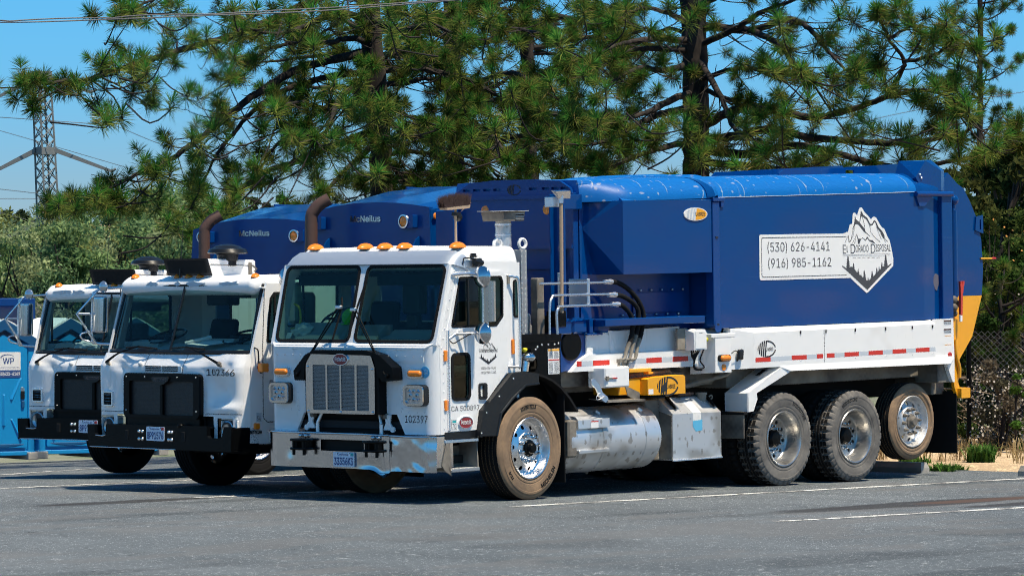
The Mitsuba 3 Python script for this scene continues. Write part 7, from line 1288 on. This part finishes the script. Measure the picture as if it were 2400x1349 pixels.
# ---------------------------------------------------------------- hillside, ridge and their trees
def hill_h(s, l):
    left = smoothstep_np(6, -16, l)
    a = -1.1 + 5.5 * smoothstep_np(95, 260, s) + 2.0 * smoothstep_np(260, 420, s) + 9.8 * smoothstep_np(430, 690, s)
    right = -0.4 + 5.0 * smoothstep_np(70, 150, s) * smoothstep_np(4, 12, l) + 6.0 * smoothstep_np(150, 600, s)
    bump = (meshkit.fbm(np.stack([s * 0.02, l * 0.02, s * 0], -1), 4, 2) - 0.5) * np.clip((s - 90) / 100, 0, 2.2) * 1.6
    return left * a + (1 - left) * right + bump
def smoothstep_np(a, b, x):
    t = np.clip((np.asarray(x, float) - a) / (b - a), 0, 1); return t * t * (3 - 2 * t)
ss = np.concatenate([np.linspace(68, 300, 90), np.linspace(306, 900, 60)]); ll = np.linspace(-1, 1, 140)
S, Lg = np.meshgrid(ss, ll, indexing='ij'); Lw = Lg * (40 + 0.28 * S)
hz = hill_h(S, Lw); hz[0] -= 1.0; XY = CAM[:2] + FWD * S[..., None] + RGT * Lw[..., None]; n_, m_ = S.shape
i, j = np.meshgrid(np.arange(n_ - 1), np.arange(m_ - 1), indexing='ij'); a_ = i * m_ + j
def hill_col(p, n, uv):
    s = (p.x - float(CAM[0])) * float(FWD[0]) + (p.y - float(CAM[1])) * float(FWD[1])
    k = fbm(p.x * 0.03, p.y * 0.03, octaves=4); g = noise(p.x * 1.2, p.y * 1.2); q = noise(p.x * 0.25, p.y * 0.25)
    near = mix((0.125, 0.130, 0.095), (0.075, 0.095, 0.05), smoothstep(0.35, 0.65, 0.5 * g + 0.5 * q))
    far = mix((0.50, 0.36, 0.20), (0.42, 0.32, 0.19), g)
    return mix(near, far, smoothstep(0.46, 0.52, k + (s - 400.0) * 0.002))
scene['hill_ground'] = P(hill_col, 0.95)
structure('hillside', trimesh.Trimesh(np.column_stack([XY.reshape(-1, 2), hz.ravel()]), np.vstack([np.stack([a_, a_ + m_, a_ + m_ + 1], -1).reshape(-1, 3), np.stack([a_, a_ + m_ + 1, a_ + 1], -1).reshape(-1, 3)]), process=False), 'hill_ground', smooth=True)
def hill_label(kind, x, row, k):
    where = ('left of the steel tower', 'right behind the steel tower', 'just right of the steel tower', 'behind the lowest glass insulator string', 'above the farthest truck roof cap', 'between the two mushroom intake caps', 'above the middle truck roof unit', 'left of the farthest truck exhaust stack', 'hidden behind the blue truck bodies')[int(np.clip(np.searchsorted([60, 110, 170, 240, 300, 370, 430, 480], x), 0, 8))]
    return f"{('airy', 'dense', 'pale', 'dark', 'leaning')[k % 5]} {kind} in {('nearest', 'middle', 'farthest')[row]} row, {where}"
GREYPINE = [(0.24, 0.34, 0.14), (0.19, 0.30, 0.14), (0.30, 0.36, 0.18), (0.15, 0.25, 0.10)]
OLIVE = [(0.20, 0.23, 0.075), (0.24, 0.25, 0.09)]
rng = np.random.default_rng(41); px = np.linspace(-40, 560, 30)
for k, x in enumerate(px):
    s = (118, 150, 185)[k % 3] + rng.uniform(-12, 12); l = (x + rng.uniform(-12, 12) - 1200) / 9168 * s; z = float(hill_h(np.array(s), np.array(l)))
    topy = np.interp(x, [0, 130, 250, 330, 420, 560], [525, 500, 480, 452, 458, 505]) + rng.uniform(-12, 45) + (s - 118) * -0.15; H = max(2.5, CAM[2] + (716 - topy) / 9168 * s - z)
    clump_tree(hill_label('foothill pine', x, k % 3, k), s, l, z, H, rng.uniform(2.6, 3.8), 100 + k, GREYPINE if k % 5 else OLIVE, name='foothill_pine', cat_='pine tree', group='foothill pines on the left hillside', leaf=0.085, n=8500, lobes=24, trunk_r=0.085, bare=0.18, stems=1 + k % 2)
for k in range(34):
    s = rng.uniform(98, 135); l = (rng.uniform(-60, 560) - 1200) / 9168 * s; z = float(hill_h(np.array(s), np.array(l)))
    clump_tree(hill_label('hillside shrub', 1200 + l / s * 9168, int(s > 110) + int(s > 122), k), s, l, z, rng.uniform(1.6, 3.0), rng.uniform(2.2, 3.4), 200 + k, [(0.22, 0.25, 0.17), (0.17, 0.21, 0.11), (0.26, 0.27, 0.20)], name='hillside_shrub', cat_='shrub', group='shrubs on the left hillside', leaf=0.07, n=3600, lobes=9, trunk_r=0.05, bare=0.1, stems=2)
OAK = [(0.035, 0.055, 0.028), (0.045, 0.062, 0.035)]
for k, (x, topy, w) in enumerate(((600, 462, 5.0), (622, 468, 4.0), (660, 464, 6.0), (690, 478, 5), (745, 470, 5.5), (775, 475, 6), (560, 480, 5), (820, 478, 6), (15, 498, 5), (55, 502, 6), (95, 496, 5), (130, 510, 4), (-20, 505, 5), (170, 515, 5))):
    s = 640 if x > 400 else 420; l = (x - 1200) / 9168 * s; z = float(hill_h(np.array(s), np.array(l))) - 0.3; H = max(2.5, CAM[2] + (716 - topy) / 9168 * s - z)
    clump_tree(('tall', 'broad', 'small', 'rounded', 'ragged', 'flat-topped')[k % 6] + ' dark oak on the far skyline, ' + ('left of the golden slope' if x > 540 and x < 610 else 'above the golden slope' if x > 540 and x < 700 else 'right of the bent exhaust stack' if x >= 700 else 'left of the tower legs' if x < 70 else 'right of the tower legs'), s, l, z, H, w * 0.75, 300 + k, OAK, name='oak_tree', cat_='oak tree', group='oaks on the far ridge', leaf=0.5, n=700, lobes=8, trunk_r=0.2, bare=0.25)
# dark conifers and shrubs at the right edge
DARKP = [(0.035, 0.055, 0.018), (0.055, 0.080, 0.022), (0.085, 0.095, 0.03)]
for k, (x, s, topy, w) in enumerate(((2262, 74, 372, 1.0), (2330, 82, 352, 1.6), (2395, 78, 335, 1.5), (2440, 74, 360, 1.4), (2300, 96, 380, 2.0), (2400, 100, 330, 2.4))):
    l = (x - 1200) / 9168 * s; z = float(hill_h(np.array(s), np.array(l))); H = CAM[2] + (716 - topy) / 9168 * s - z
    clump_tree(('dark conifer just right of the blue tailgate', 'dark bushy conifer second from the tailgate', 'dark conifer at the right picture edge', 'dark conifer partly outside the right edge', 'shadowy conifer behind the one beside the tailgate', 'shadowy tall conifer behind the right edge one')[k], s, l, z, H, w * 1.1, 400 + k, DARKP, name='dark_conifer', cat_='conifer', leaf=0.11, n=9000, lobes=34, trunk_r=0.12, bare=0.05, group='dark conifers on the right')
BROAD = [(0.05, 0.095, 0.022), (0.035, 0.07, 0.018), (0.075, 0.12, 0.03), (0.10, 0.12, 0.035)]
def shrub(label, x, s, topy, w, cols, seed, n=3800, leaf=0.045, flowers=None, lobes=14, name='shrub'):
    l = (x - 1200) / 9168 * s; p = spot(s, l); z = float(verge_z(np.array(p[0]), np.array(p[1]))) if p[0] < 40 else 0.0; H = CAM[2] + (716 - topy) / 9168 * s - z
    t = clump_tree(label, s, l, z, H, w, seed, cols, name=name, cat_='shrub', leaf=leaf, n=n, lobes=lobes, trunk_r=0.03, bare=0.03, stems=3, mat='leaves', spread=1.15)
    if flowers:
        rng = np.random.default_rng(seed + 7); V, F = [], []; col, m, r = flowers
        for k in range(m):
            a, u = rng.uniform(0, 2 * math.pi), rng.uniform(0.1, 0.95); q = np.array([p[0], p[1], z]) + [w * 0.5 * rng.uniform(0.5, 1.1) * math.cos(a), w * 0.5 * rng.uniform(0.5, 1.1) * math.sin(a), H * u]
            d = rot_to(rng.normal(size=3) - [FWD[0], FWD[1], -0.8], rng); an = np.arange(5) * 2 * np.pi / 5; b = len(V); V += [q] + [q + (d[:, 0] * math.cos(t_) + d[:, 1] * math.sin(t_)) * r * rng.uniform(0.7, 1.2) for t_ in an]; F += [(b, b + 1 + i_, b + 1 + (i_ + 1) % 5) for i_ in range(5)]
        t.add('flowers', trimesh.Trimesh(np.array(V), np.array(F), process=False), col, False, kind='stuff')
    return t
scene['petal_white'] = P((0.46, 0.41, 0.35), 0.8); scene['petal_orange'] = P((0.55, 0.25, 0.06), 0.8)
shrub('glossy green shrub with orange-tinged leaves right of the tailgate', 2345, 55, 478, 1.15, BROAD, 501, 12000, 0.042, ('petal_orange', 130, 0.018), lobes=22)
shrub('tall dark shrub at the picture edge behind the fence', 2405, 56.5, 510, 1.1, BROAD, 502, 10000, 0.045, lobes=20)
shrub('low dark green shrub beneath the yellow tailgate edge', 2312, 53.5, 700, 0.9, BROAD, 503, 8000, 0.04, ('petal_white', 60, 0.014), lobes=16)
shrub('pale-flowering shrub covered in small whitish blossoms behind the fence', 2338, 52.5, 845, 0.85, [(0.10, 0.095, 0.06), (0.06, 0.065, 0.035), (0.16, 0.13, 0.09)], 504, 3000, 0.03, ('petal_white', 430, 0.016), lobes=16)
shrub('bright green bushy plant at the right edge behind the fence', 2392, 52.0, 880, 0.35, [(0.09, 0.19, 0.035), (0.07, 0.15, 0.03)], 505, 1800, 0.03, lobes=9)
shrub('dark leafy shrub filling the gap right of the yellow tailgate', 2378, 54.0, 640, 0.9, BROAD, 506, 9000, 0.042, ('petal_white', 50, 0.014), lobes=18)
rng = np.random.default_rng(55); p0 = np.append(spot(53.2, (2338 - 1200) / 9168 * 53.2), 0.1)
pine('young pine sapling with long needles among the right-hand shrubs', [tuple(p0 + [0, 0, 0.3]), tuple(p0 + [0.05, 0, 1.2]), tuple(p0 + [0.08, 0.02, 2.3])], [[tuple(p0 + [0.06, 0.02, h]), tuple(p0 + [0.06 + 0.28 * math.cos(a), 0.28 * math.sin(a), h + 0.10]), tuple(p0 + [0.06 + 0.55 * math.cos(a), 0.55 * math.sin(a), h + 0.32])] for h, a in ((0.9, 0.3), (1.1, 2.6), (1.3, 4.4), (1.5, 1.2), (1.7, 3.3), (1.9, 5.2), (2.1, 0.5), (1.2, 5.6), (1.8, 4.6))], [], 56, 0.03, extra=0, tuft_r=0.15, density=0.8, group=None, name='pine_sapling')
# fence of chain link with steel posts
fd = RGT; f0 = spot(52.6, (2271 - 1200) / 9168 * 52.6); fz = float(verge_z(f0[0:1], f0[1:2])[0])
fc = Thing('chain_link_fence', 'chain-link fence with dark steel posts in front of the right-hand shrubs', 'fence')
for k in range(3):
    q = f0 + fd * (2.4 * k); fc.add('post', rod((q[0], q[1], fz - 0.2), (q[0], q[1], fz + 1.72), 0.032, n=10), 'grimy_metal' if k else 'black_paint')
wires = []; Lf, Hf, pit = 4.8, 1.45, 0.085
for k in range(int((Lf + Hf) / pit)):
    for sg_ in (1, -1):
        pts = []
        a = k * pit - (Hf if sg_ > 0 else 0)
        u0, u1 = (a, a + Hf) if sg_ > 0 else (a + 0.0, a - Hf)
        z0, z1 = 0.0, Hf
        ua, ub = max(0, min(u0, u1)), min(Lf, max(u0, u1))
        if ub - ua < 0.02: continue
        if sg_ > 0: za, zb = ua - u0, ub - u0
        else: za, zb = u0 - ua, u0 - ub
        qa, qb = f0 + fd * ua, f0 + fd * ub
        wires.append(rod((qa[0], qa[1], fz + 0.15 + za), (qb[0], qb[1], fz + 0.15 + zb), 0.0026, n=4))
fc.add('mesh', trimesh.util.concatenate(wires), 'mesh_wire', kind='stuff')
# dry grass, weeds and leaf litter on the verge
rng = np.random.default_rng(61)
def verge_spots(n, xr, yr): 
    x, y = rng.uniform(*xr, n), rng.uniform(*yr, n); return np.column_stack([x, y, verge_z(x, y) - 0.01])
def stuff(key, mesh, col, mat='leaves'):
    USED.add(key); scene[key] = mikit.ply(mesh, mat, color=col); labels[key] = {'kind': 'stuff', 'category': 'grass', 'label': 'dry straw-coloured grass on the dirt verge behind the trucks'}
m, c = blades(np.vstack([verge_spots(200, (11.6, 16), (-6, 3)), verge_spots(380, (13, 20), (-2, 9))]), rng, 0.28, 0.006, [(0.44, 0.33, 0.16), (0.38, 0.27, 0.13), (0.50, 0.40, 0.22), (0.30, 0.20, 0.10)], 12, 1.0)
stuff('dry_grass', m, c)
for k, (x, y, h, lab) in enumerate(((2190, 1090, 0.24, 'green weed clump behind the lifted wheel'), (2290, 1078, 0.36, 'green weed clump right of the black mud flap'), (2120, 1080, 0.16, 'small green weed under the lifted wheel'), (2230, 1086, 0.2, 'green weed clump between two larger weeds'), (2395, 1045, 0.32, 'green weed at the right picture edge beside the wheel stop'))):
    D = 9168 * 1.95 / (y - 716); p = spot(D, (x - 1200) / 9168 * D); z = float(verge_z(p[0:1], p[1:2])[0])
    w = Thing('weed', lab, 'weed', group='weeds on the verge'); m, c = blades(np.column_stack([p[0] + rng.normal(0, 0.10, 9), p[1] + rng.normal(0, 0.10, 9), np.full(9, z)]), rng, h * 0.75, 0.011, [(0.09, 0.20, 0.04), (0.07, 0.16, 0.03), (0.12, 0.22, 0.06)], 26, 1.4)
    USED.add(w.key); scene[w.key] = mikit.ply(m, 'leaves', color=c)
bt = []
for k in range(26):
    p = f0 + fd * rng.uniform(-0.3, 1.6) + FWD * rng.uniform(0.1, 0.6); z = fz + rng.uniform(0.1, 1.0); q = np.array([p[0], p[1], z]); d = unit(np.array([*(fd * rng.choice([-1, 1])), rng.uniform(-0.2, 0.8)]))
    bt.append(tube(smooth_path([q, q + d * 0.4 + [0, 0, 0.05], q + d * rng.uniform(0.6, 1.1) + [0, 0, rng.uniform(-0.1, 0.25)]], 3), 0.006, 4))
dt = Thing('dead_brush', 'tangle of bare grey twigs leaning on the chain-link fence', 'brush'); dt.whole(trimesh.util.concatenate(bt), 'old_wood')
# wheel stops
for lab, (ax, ay), (bx, by) in (('concrete wheel stop in the shade under the nearest truck tail', (9.55, -0.42), (9.55, 1.40)), ('sunlit concrete wheel stop at the right picture edge', (9.62, -1.78), (9.62, -3.6)), ('concrete wheel stop behind the middle garbage truck', (9.6, 2.2), (9.6, 4.0))):
    w = Thing('wheel_stop', lab, 'wheel stop', group='wheel stops along the verge'); y0, y1 = min(ay, by), max(ay, by)
    pr = [(-0.085, 0.0), (0.085, 0.0), (0.085, 0.06), (0.055, 0.125), (-0.055, 0.125), (-0.085, 0.06)]; gz = float(ground_z((y0 + y1) / 2))
    w.add('block', hull([(ax + a, y + (0.02 if y == y0 else -0.02) * (b > 0.1), gz + b) for a, b in pr for y in (y0, y1)]), 'concrete', False)
    for y in (y0 + 0.3, y1 - 0.3): w.add('pin', rod((ax, y, gz + 0.12), (ax, y, gz + 0.133), 0.014), 'rust_brown')
# ---------------------------------------------------------------- portable toilets, skip, tower, cables
def toilet(T, label, sign=True):
    t = Thing('portable_toilet', label, 'portable toilet', T, 'blue portable toilets')
    w, d = 0.56, 0.56; h = 1.90
    bd = t.add('body', cat(cb(-w, w, 0.04, 2 * d, 0.12, h, 0.02), *[cb(-w - 0.012, -w + 0.03, 0.1 + 0.25 * k, 0.2 + 0.25 * k, 0.3, h - 0.1, 0.006) for k in range(4)], *[cb(w - 0.03, w + 0.012, 0.1 + 0.25 * k, 0.2 + 0.25 * k, 0.3, h - 0.1, 0.006) for k in range(4)], cb(-w, -w + 0.12, 0.0, 0.05, 0.12, h, 0.012), cb(w - 0.12, w, 0.0, 0.05, 0.12, h, 0.012)), 'toilet_blue')
    dg = PG([(-0.42, 0.2), (0.42, 0.2), (0.42, 1.80), (0.0, 2.02), (-0.42, 1.80)], 0.02)
    dk = t.add('door', xz(dg, -0.012, 0.04), 'toilet_blue', parent=None)
    for a, b in (((-0.30, 1.32), (-0.14, 0.98)), ((0.30, 1.32), (0.14, 0.98)), ((-0.14, 0.66), (-0.30, 0.32)), ((0.14, 0.66), (0.30, 0.32)), ((0.0, 1.06), (0.0, 0.56))):
        t.add('rib', hull([(a[0] - 0.02, -0.012, a[1]), (a[0] + 0.02, -0.012, a[1]), (b[0] - 0.035, -0.012, b[1]), (b[0] + 0.035, -0.012, b[1]), ((a[0]), -0.03, a[1] - 0.02), (b[0], -0.045, b[1])]), 'toilet_blue', False, parent=dk)
    t.add('lower_recess', hull([(-0.36, -0.013, 0.26), (0.36, -0.013, 0.26), (-0.2, -0.013, 0.21), (0.2, -0.013, 0.21), (-0.36, -0.018, 0.25), (0.36, -0.018, 0.25), (0.0, -0.02, 0.21)]), 'toilet_navy', False, parent=dk)
    lk = t.add('latch', cat(cb(0.30, 0.37, -0.035, -0.012, 0.98, 1.11, 0.008)), 'black_plastic', parent=dk); t.add('handle', cb(0.31, 0.365, -0.04, -0.012, 0.84, 0.95, 0.008), 'toilet_navy', parent=dk); t.add('occupied_dial', lathe([(0, 0.01), (0.035, 0.008), (0.04, 0.0)], 18, 'y', (0.335, -0.012, 1.14)), 'polished', parent=dk)
    rf = [(-0.62, 1.86), (-0.62, 1.93), (0.0, 2.27), (0.62, 1.93), (0.62, 1.86), (0.45, 1.86), (0.0, 2.10), (-0.45, 1.86)]
    t.add('eaves', cat(xz(PG(rf), -0.05, 0.02), xz(PG(rf), 2 * d - 0.02, 2 * d + 0.05), cb(-0.62, -0.5, 0.0, 2 * d, 1.80, 1.92, 0.02), cb(0.5, 0.62, 0.0, 2 * d, 1.80, 1.92, 0.02)), 'toilet_navy', smooth=30)
    vault = [(-0.61, 1.93), (-0.40, 2.08), (-0.15, 2.22), (0.0, 2.28), (0.15, 2.22), (0.40, 2.08), (0.61, 1.93)]
    rk = t.add('roof', xz(PG(vault + [(x, z - 0.03) for x, z in vault[::-1]]), -0.03, 2 * d + 0.03), 'clean_white', smooth=40)
    t.add('vent_pipe', rod((-0.35, 0.9, 1.9), (-0.35, 0.9, 2.45), 0.05), 'clean_white'); t.add('roof_slot', cb(-0.06, 0.10, -0.02, 0.02, 2.272, 2.285, 0.003), 'black_plastic', parent=rk)
    if sign:
        sk = t.add('sign', xz(rect(-0.16, 0.30, 1.33, 1.74, 0.02), -0.018, -0.012), 'clean_white', False, parent=dk)
        g = sa.scale(sg.Point(0, 0).buffer(1, 30), 0.12, 0.05)
        t.add('lettering', cat(side_text('WP', -0.02, 1.55, -0.018, 0.095, 0.20, 0.002, True), xz(sa.translate(g.difference(sa.translate(g, 0.012, -0.014)), 0.06, 1.655), -0.02, -0.018), side_text('Western Portables', -0.14, 1.48, -0.018, 0.026, 0.42, 0.002)), 'plate_blue', False, parent=dk)
        t.add('phone_band', xz(rect(-0.16, 0.30, 1.33, 1.45), -0.021, -0.018), 'plate_blue', False, parent=dk); t.add('phone_number', side_text('(530)622-6169', -0.145, 1.365, -0.021, 0.05, 0.43, 0.002, True), 'clean_white', False, parent=dk)
    t.add('skid', cat(cb(-0.60, -0.42, -0.06, 1.2, 0.0, 0.12, 0.01), cb(0.42, 0.60, -0.06, 1.2, 0.0, 0.12, 0.01)), 'concrete')
    t.add('floor_pan', cb(-0.58, 0.58, 0.0, 1.14, 0.07, 0.14, 0.01), 'toilet_blue')
    return t
TOI = spot(63.0, (8 - 1200) / 9168 * 63.0); phi = -0.245; dv = np.array([math.cos(phi), math.sin(phi)])
for k, lab in enumerate(('leftmost blue portable toilet with a white company sign on its door', 'blue portable toilet seen through the farthest truck windscreen', 'blue portable toilet hidden behind the farthest garbage truck')):
    q = TOI + dv * 1.20 * k; toilet(move(q[0], q[1], -0.47 + 0.01 * k, phi), lab)
q = spot(70, (20 - 1200) / 9168 * 70)
sk = Thing('dumpster', 'dark blue steel dumpster behind the leftmost portable toilet', 'dumpster', move(q[0], q[1], -0.6, -0.3))
sk.add('body', cat(cb(-1.0, 0.42, 0, 1.6, 0.15, 2.1, 0.02), *[cb(-1.0 + 0.35 * k, -0.9 + 0.35 * k, -0.08, 0, 0.2, 2.1, 0.01) for k in range(5)]), 'recess_paint'); sk.add('rim', cat(cb(-1.06, 0.48, -0.1, 0.0, 2.6, 2.75, 0.015), cb(-1.06, 0.48, 1.6, 1.7, 2.6, 2.75, 0.015), cb(0.36, 0.48, -0.1, 1.7, 2.1, 2.75, 0.015), cb(-1.06, -0.94, -0.1, 1.7, 2.1, 2.75, 0.015), cb(-0.40, -0.28, -0.1, 0.0, 2.1, 2.6, 0.015)), 'recess_paint'); sk.add('lid', cb(-1.0, 0.42, 0.2, 1.5, 2.08, 2.16, 0.01), 'black_plastic')
# lattice tower
tw = Thing('transmission_tower', 'grey steel lattice tower with sloping arms on the left', 'transmission tower')
ax0, ax1 = np.array([70.52, 85.40, 11.0]), np.array([71.0, 85.05, -1.5]); e1, e2 = np.array([RGT[0] * 0.8 + FWD[0] * 0.6, RGT[1] * 0.8 + FWD[1] * 0.6, 0]), np.array([-RGT[0] * 0.6 + FWD[0] * 0.8, -RGT[1] * 0.6 + FWD[1] * 0.8, 0])
def tcorner(u, k): 
    wdt = 0.25 + 0.12 * u; c = ax0 + (ax1 - ax0) * u; sx_, sy_ = ((1, 1), (-1, 1), (-1, -1), (1, -1))[k % 4]; return c + e1 * sx_ * wdt + e2 * sy_ * wdt
for k in range(4): tw.add('leg', tube([tcorner(u, k) for u in np.linspace(0, 1, 12)], 0.05, 4), 'pole_galvanised')
N = 24
for k in range(4):
    for q in range(N):
        u0, u1 = q / N, (q + 1) / N
        tw.add('brace', cat(rod(tcorner(u0, k), tcorner(u1, k + 1), 0.024, n=4), rod(tcorner(u0, k + 1), tcorner(u1, k), 0.024, n=4)), 'pole_galvanised')
for u, zt in ((0.012, 10.8), (0.245, 7.95), (0.465, 5.2)):
    c = ax0 + (ax1 - ax0) * u; wd = 0.30 + 0.12 * u; tw.add('collar', hull([c + e1 * a * wd + e2 * b * wd + [0, 0, h] for a in (-1, 1) for b in (-1, 1) for h in (-0.14, 0.14)]), 'pole_galvanised', False)
def arm(a, b, c):
    a, b, c = map(lambda p: np.array(p, float), (a, b, c)); w0, w1 = 0.10, 0.06; s_ = FWD[0], FWD[1]
    m = hull([a + [s_[0] * q * 0.1, s_[1] * q * 0.1, h * w0] for q in (-1, 1) for h in (-1, 1)] + [b + [s_[0] * q * 0.06, s_[1] * q * 0.06, h * w1] for q in (-1, 1) for h in (-1, 1)])
    tw.add('arm', cat(m, rod(b, c, 0.06, 0.045, n=6)), 'pole_galvanised', False)
arm((70.64, 85.27, 10.79), (71.8, 83.98, 10.19), (71.96, 83.8, 10.3)); arm((70.45, 85.48, 10.79), (69.47, 86.57, 10.05), (69.14, 86.94, 9.9)); arm((70.84, 85.06, 8.0), (72.34, 83.4, 7.16), (72.45, 83.27, 7.26)); arm((70.37, 85.58, 7.95), (69.2, 86.9, 7.05), (69.04, 87.07, 7.1)); arm((70.82, 85.11, 5.22), (71.98, 83.82, 4.64), (72.12, 83.66, 4.76)); arm((70.45, 85.52, 5.2), (69.40, 86.66, 4.45), (69.3, 86.8, 4.5))
for lab, p, q in (('insulator string hanging from the top tower arm', (71.83, 83.95, 10.14), (71.86, 83.93, 8.99)), ('insulator string hanging from the middle tower arm', (72.36, 83.38, 7.09), (72.35, 83.4, 5.98)), ('glass insulator string hanging from the lowest right tower arm', (71.97, 83.83, 4.56), (72.01, 83.8, 3.46)), ('insulator string hanging from the lowest left tower arm', (69.43, 86.62, 4.4), (69.43, 86.62, 3.35))):
    t = Thing('insulator_string', lab, 'insulator', group='insulator strings on the tower'); p, q = np.array(p), np.array(q); t.add('core', rod(p, q, 0.018, n=6), 'grimy_metal')
    for k in range(8): c = p + (q - p) * (0.10 + 0.8 * k / 7); t.add('disc', lathe([(0.0, 0.04), (0.05, 0.03), (0.125, -0.01), (0.12, -0.03), (0.04, -0.02), (0.0, -0.03)], 16, 'z', c), 'insulator_glass', smooth=35)
WIRES = [('conductor on the top tower arm', [(68.81, 87.31, 9.3), (71.86, 83.93, 8.98), (78.56, 90.0, 9.3), (83.89, 92.98, 8.79), (90.53, 93.08, 7.32)], 0.014), ('conductor below the top tower arm', [(69.04, 87.07, 8.9), (74.76, 90.67, 8.62), (82.11, 92.48, 7.62), (89.54, 94.18, 6.58)], 0.013), ('conductor on the middle tower arm', [(68.82, 87.32, 6.59), (72.35, 83.4, 5.98), (80.79, 92.71, 6.2), (87.45, 94.66, 5.63), (94.82, 95.81, 4.81)], 0.013), ('long level wire behind the tower', [(107.92, 133.56, 7.75), (122.62, 132.17, 8.09), (135.38, 132.93, 8.94)], 0.016), ('wire falling to the right below the middle arm', [(75.34, 95.03, 6.14), (79.18, 95.74, 5.52), (84.43, 94.9, 4.59), (88.56, 95.3, 4.08)], 0.013), ('level wire across the hillside trees', [(101.41, 125.86, 5.76), (109.0, 117.43, 5.69)], 0.014), ('wire on the lowest glass insulators', [(68.83, 87.33, 3.86), (72.01, 83.8, 3.46), (81.65, 88.03, 3.0)], 0.014), ('lower wire in front of the hillside trees', [(75.35, 95.03, 3.7), (78.76, 94.99, 3.11), (82.94, 94.08, 2.31)], 0.013), ('lowest wire in front of the hillside trees', [(75.35, 95.04, 2.83), (78.58, 95.19, 2.31), (81.74, 95.42, 1.95)], 0.013), ('wire sloping right of the tower', [(85.45, 98.74, 6.4), (90.99, 100.06, 5.76), (97.31, 100.52, 5.08)], 0.013), ('thin wire behind the right-hand pine limbs', [(51.27, 32.06, 6.66), (54.86, 33.04, 7.12), (58.63, 33.84, 7.57), (62.97, 33.99, 8.14)], 0.009), ('lower thin wire at the right picture edge', [(52.73, 30.45, 5.62), (58.03, 32.02, 6.06), (62.98, 34.0, 6.46)], 0.009)]
for lab, pts, r in WIRES: t = Thing('power_line', 'thin ' + lab if not lab.startswith(('thin', 'lower thin')) else lab, 'power line', group='power lines'); t.whole(tube(smooth_path(pts, 8), r, 5), 'wire')
cb_ = Thing('overhead_cable', 'twisted black overhead cable across the top left of the picture', 'cable')
ps = [(1.71, 7.92, 5.42), (2.4, 7.79, 5.45), (3.28, 7.46, 5.51), (3.88, 7.42, 5.56), (4.81, 7.03, 5.63), (6.04, 6.3, 5.72), (7.75, 5.04, 5.92), (8.62, 4.72, 6.02)]
base = smooth_path([(0.2, 8.6, 5.38)] + ps + [(10.5, 3.6, 6.25)], 8); u = np.linspace(0, 1, len(base))
for k, (o, w) in enumerate(((0.0, 0.0), (1.0, 0.02))): 
    off = np.column_stack([u * 0, u * 0, 0.014 * o + w * np.abs(np.sin(u * 17))]); cb_.add('strand', tube(base + off, 0.009, 6), 'wire')
# what stands behind the camera: more asphalt, a low line of trees and a pale shed, mirrored in chrome and paint
rng = np.random.default_rng(77)
hb = np.linspace(0, 2 * math.pi, 220); rb_ = np.linspace(0, 1, 12); A_, B_ = np.meshgrid(hb, rb_, indexing='ij')
ca = np.cos(A_) * 1.0; keepd = 320 + 240 * B_; hx, hy = CAM[0] + keepd * np.cos(A_), CAM[1] + keepd * np.sin(A_)
behind = np.clip(-(np.cos(A_ - YAW)) * 2.2 + 0.35, 0, 1)
hh_ = behind * (B_ * (14 + 10 * meshkit.fbm(np.stack([np.cos(A_) * 5, np.sin(A_) * 5, A_ * 0], -1), 4, 9)) + 3.5 * (B_ > 0.1) * meshkit.fbm(np.stack([hx * 0.12, hy * 0.12, A_ * 0], -1), 3, 4)) - 0.6
n_, m_ = A_.shape; i, j = np.meshgrid(np.arange(n_ - 1), np.arange(m_ - 1), indexing='ij'); a_ = i * m_ + j
scene['wooded_hill'] = P(lambda p, n, uv: mix((0.030, 0.045, 0.018), (0.075, 0.075, 0.035), noise(p.x * 0.2, p.y * 0.2, p.z * 0.3)), 0.95)
structure('wooded_hills', trimesh.Trimesh(np.stack([hx, hy, hh_], -1).reshape(-1, 3), np.vstack([np.stack([a_, a_ + m_, a_ + m_ + 1], -1).reshape(-1, 3), np.stack([a_, a_ + m_ + 1, a_ + 1], -1).reshape(-1, 3)]), process=False), 'wooded_hill', smooth=True)
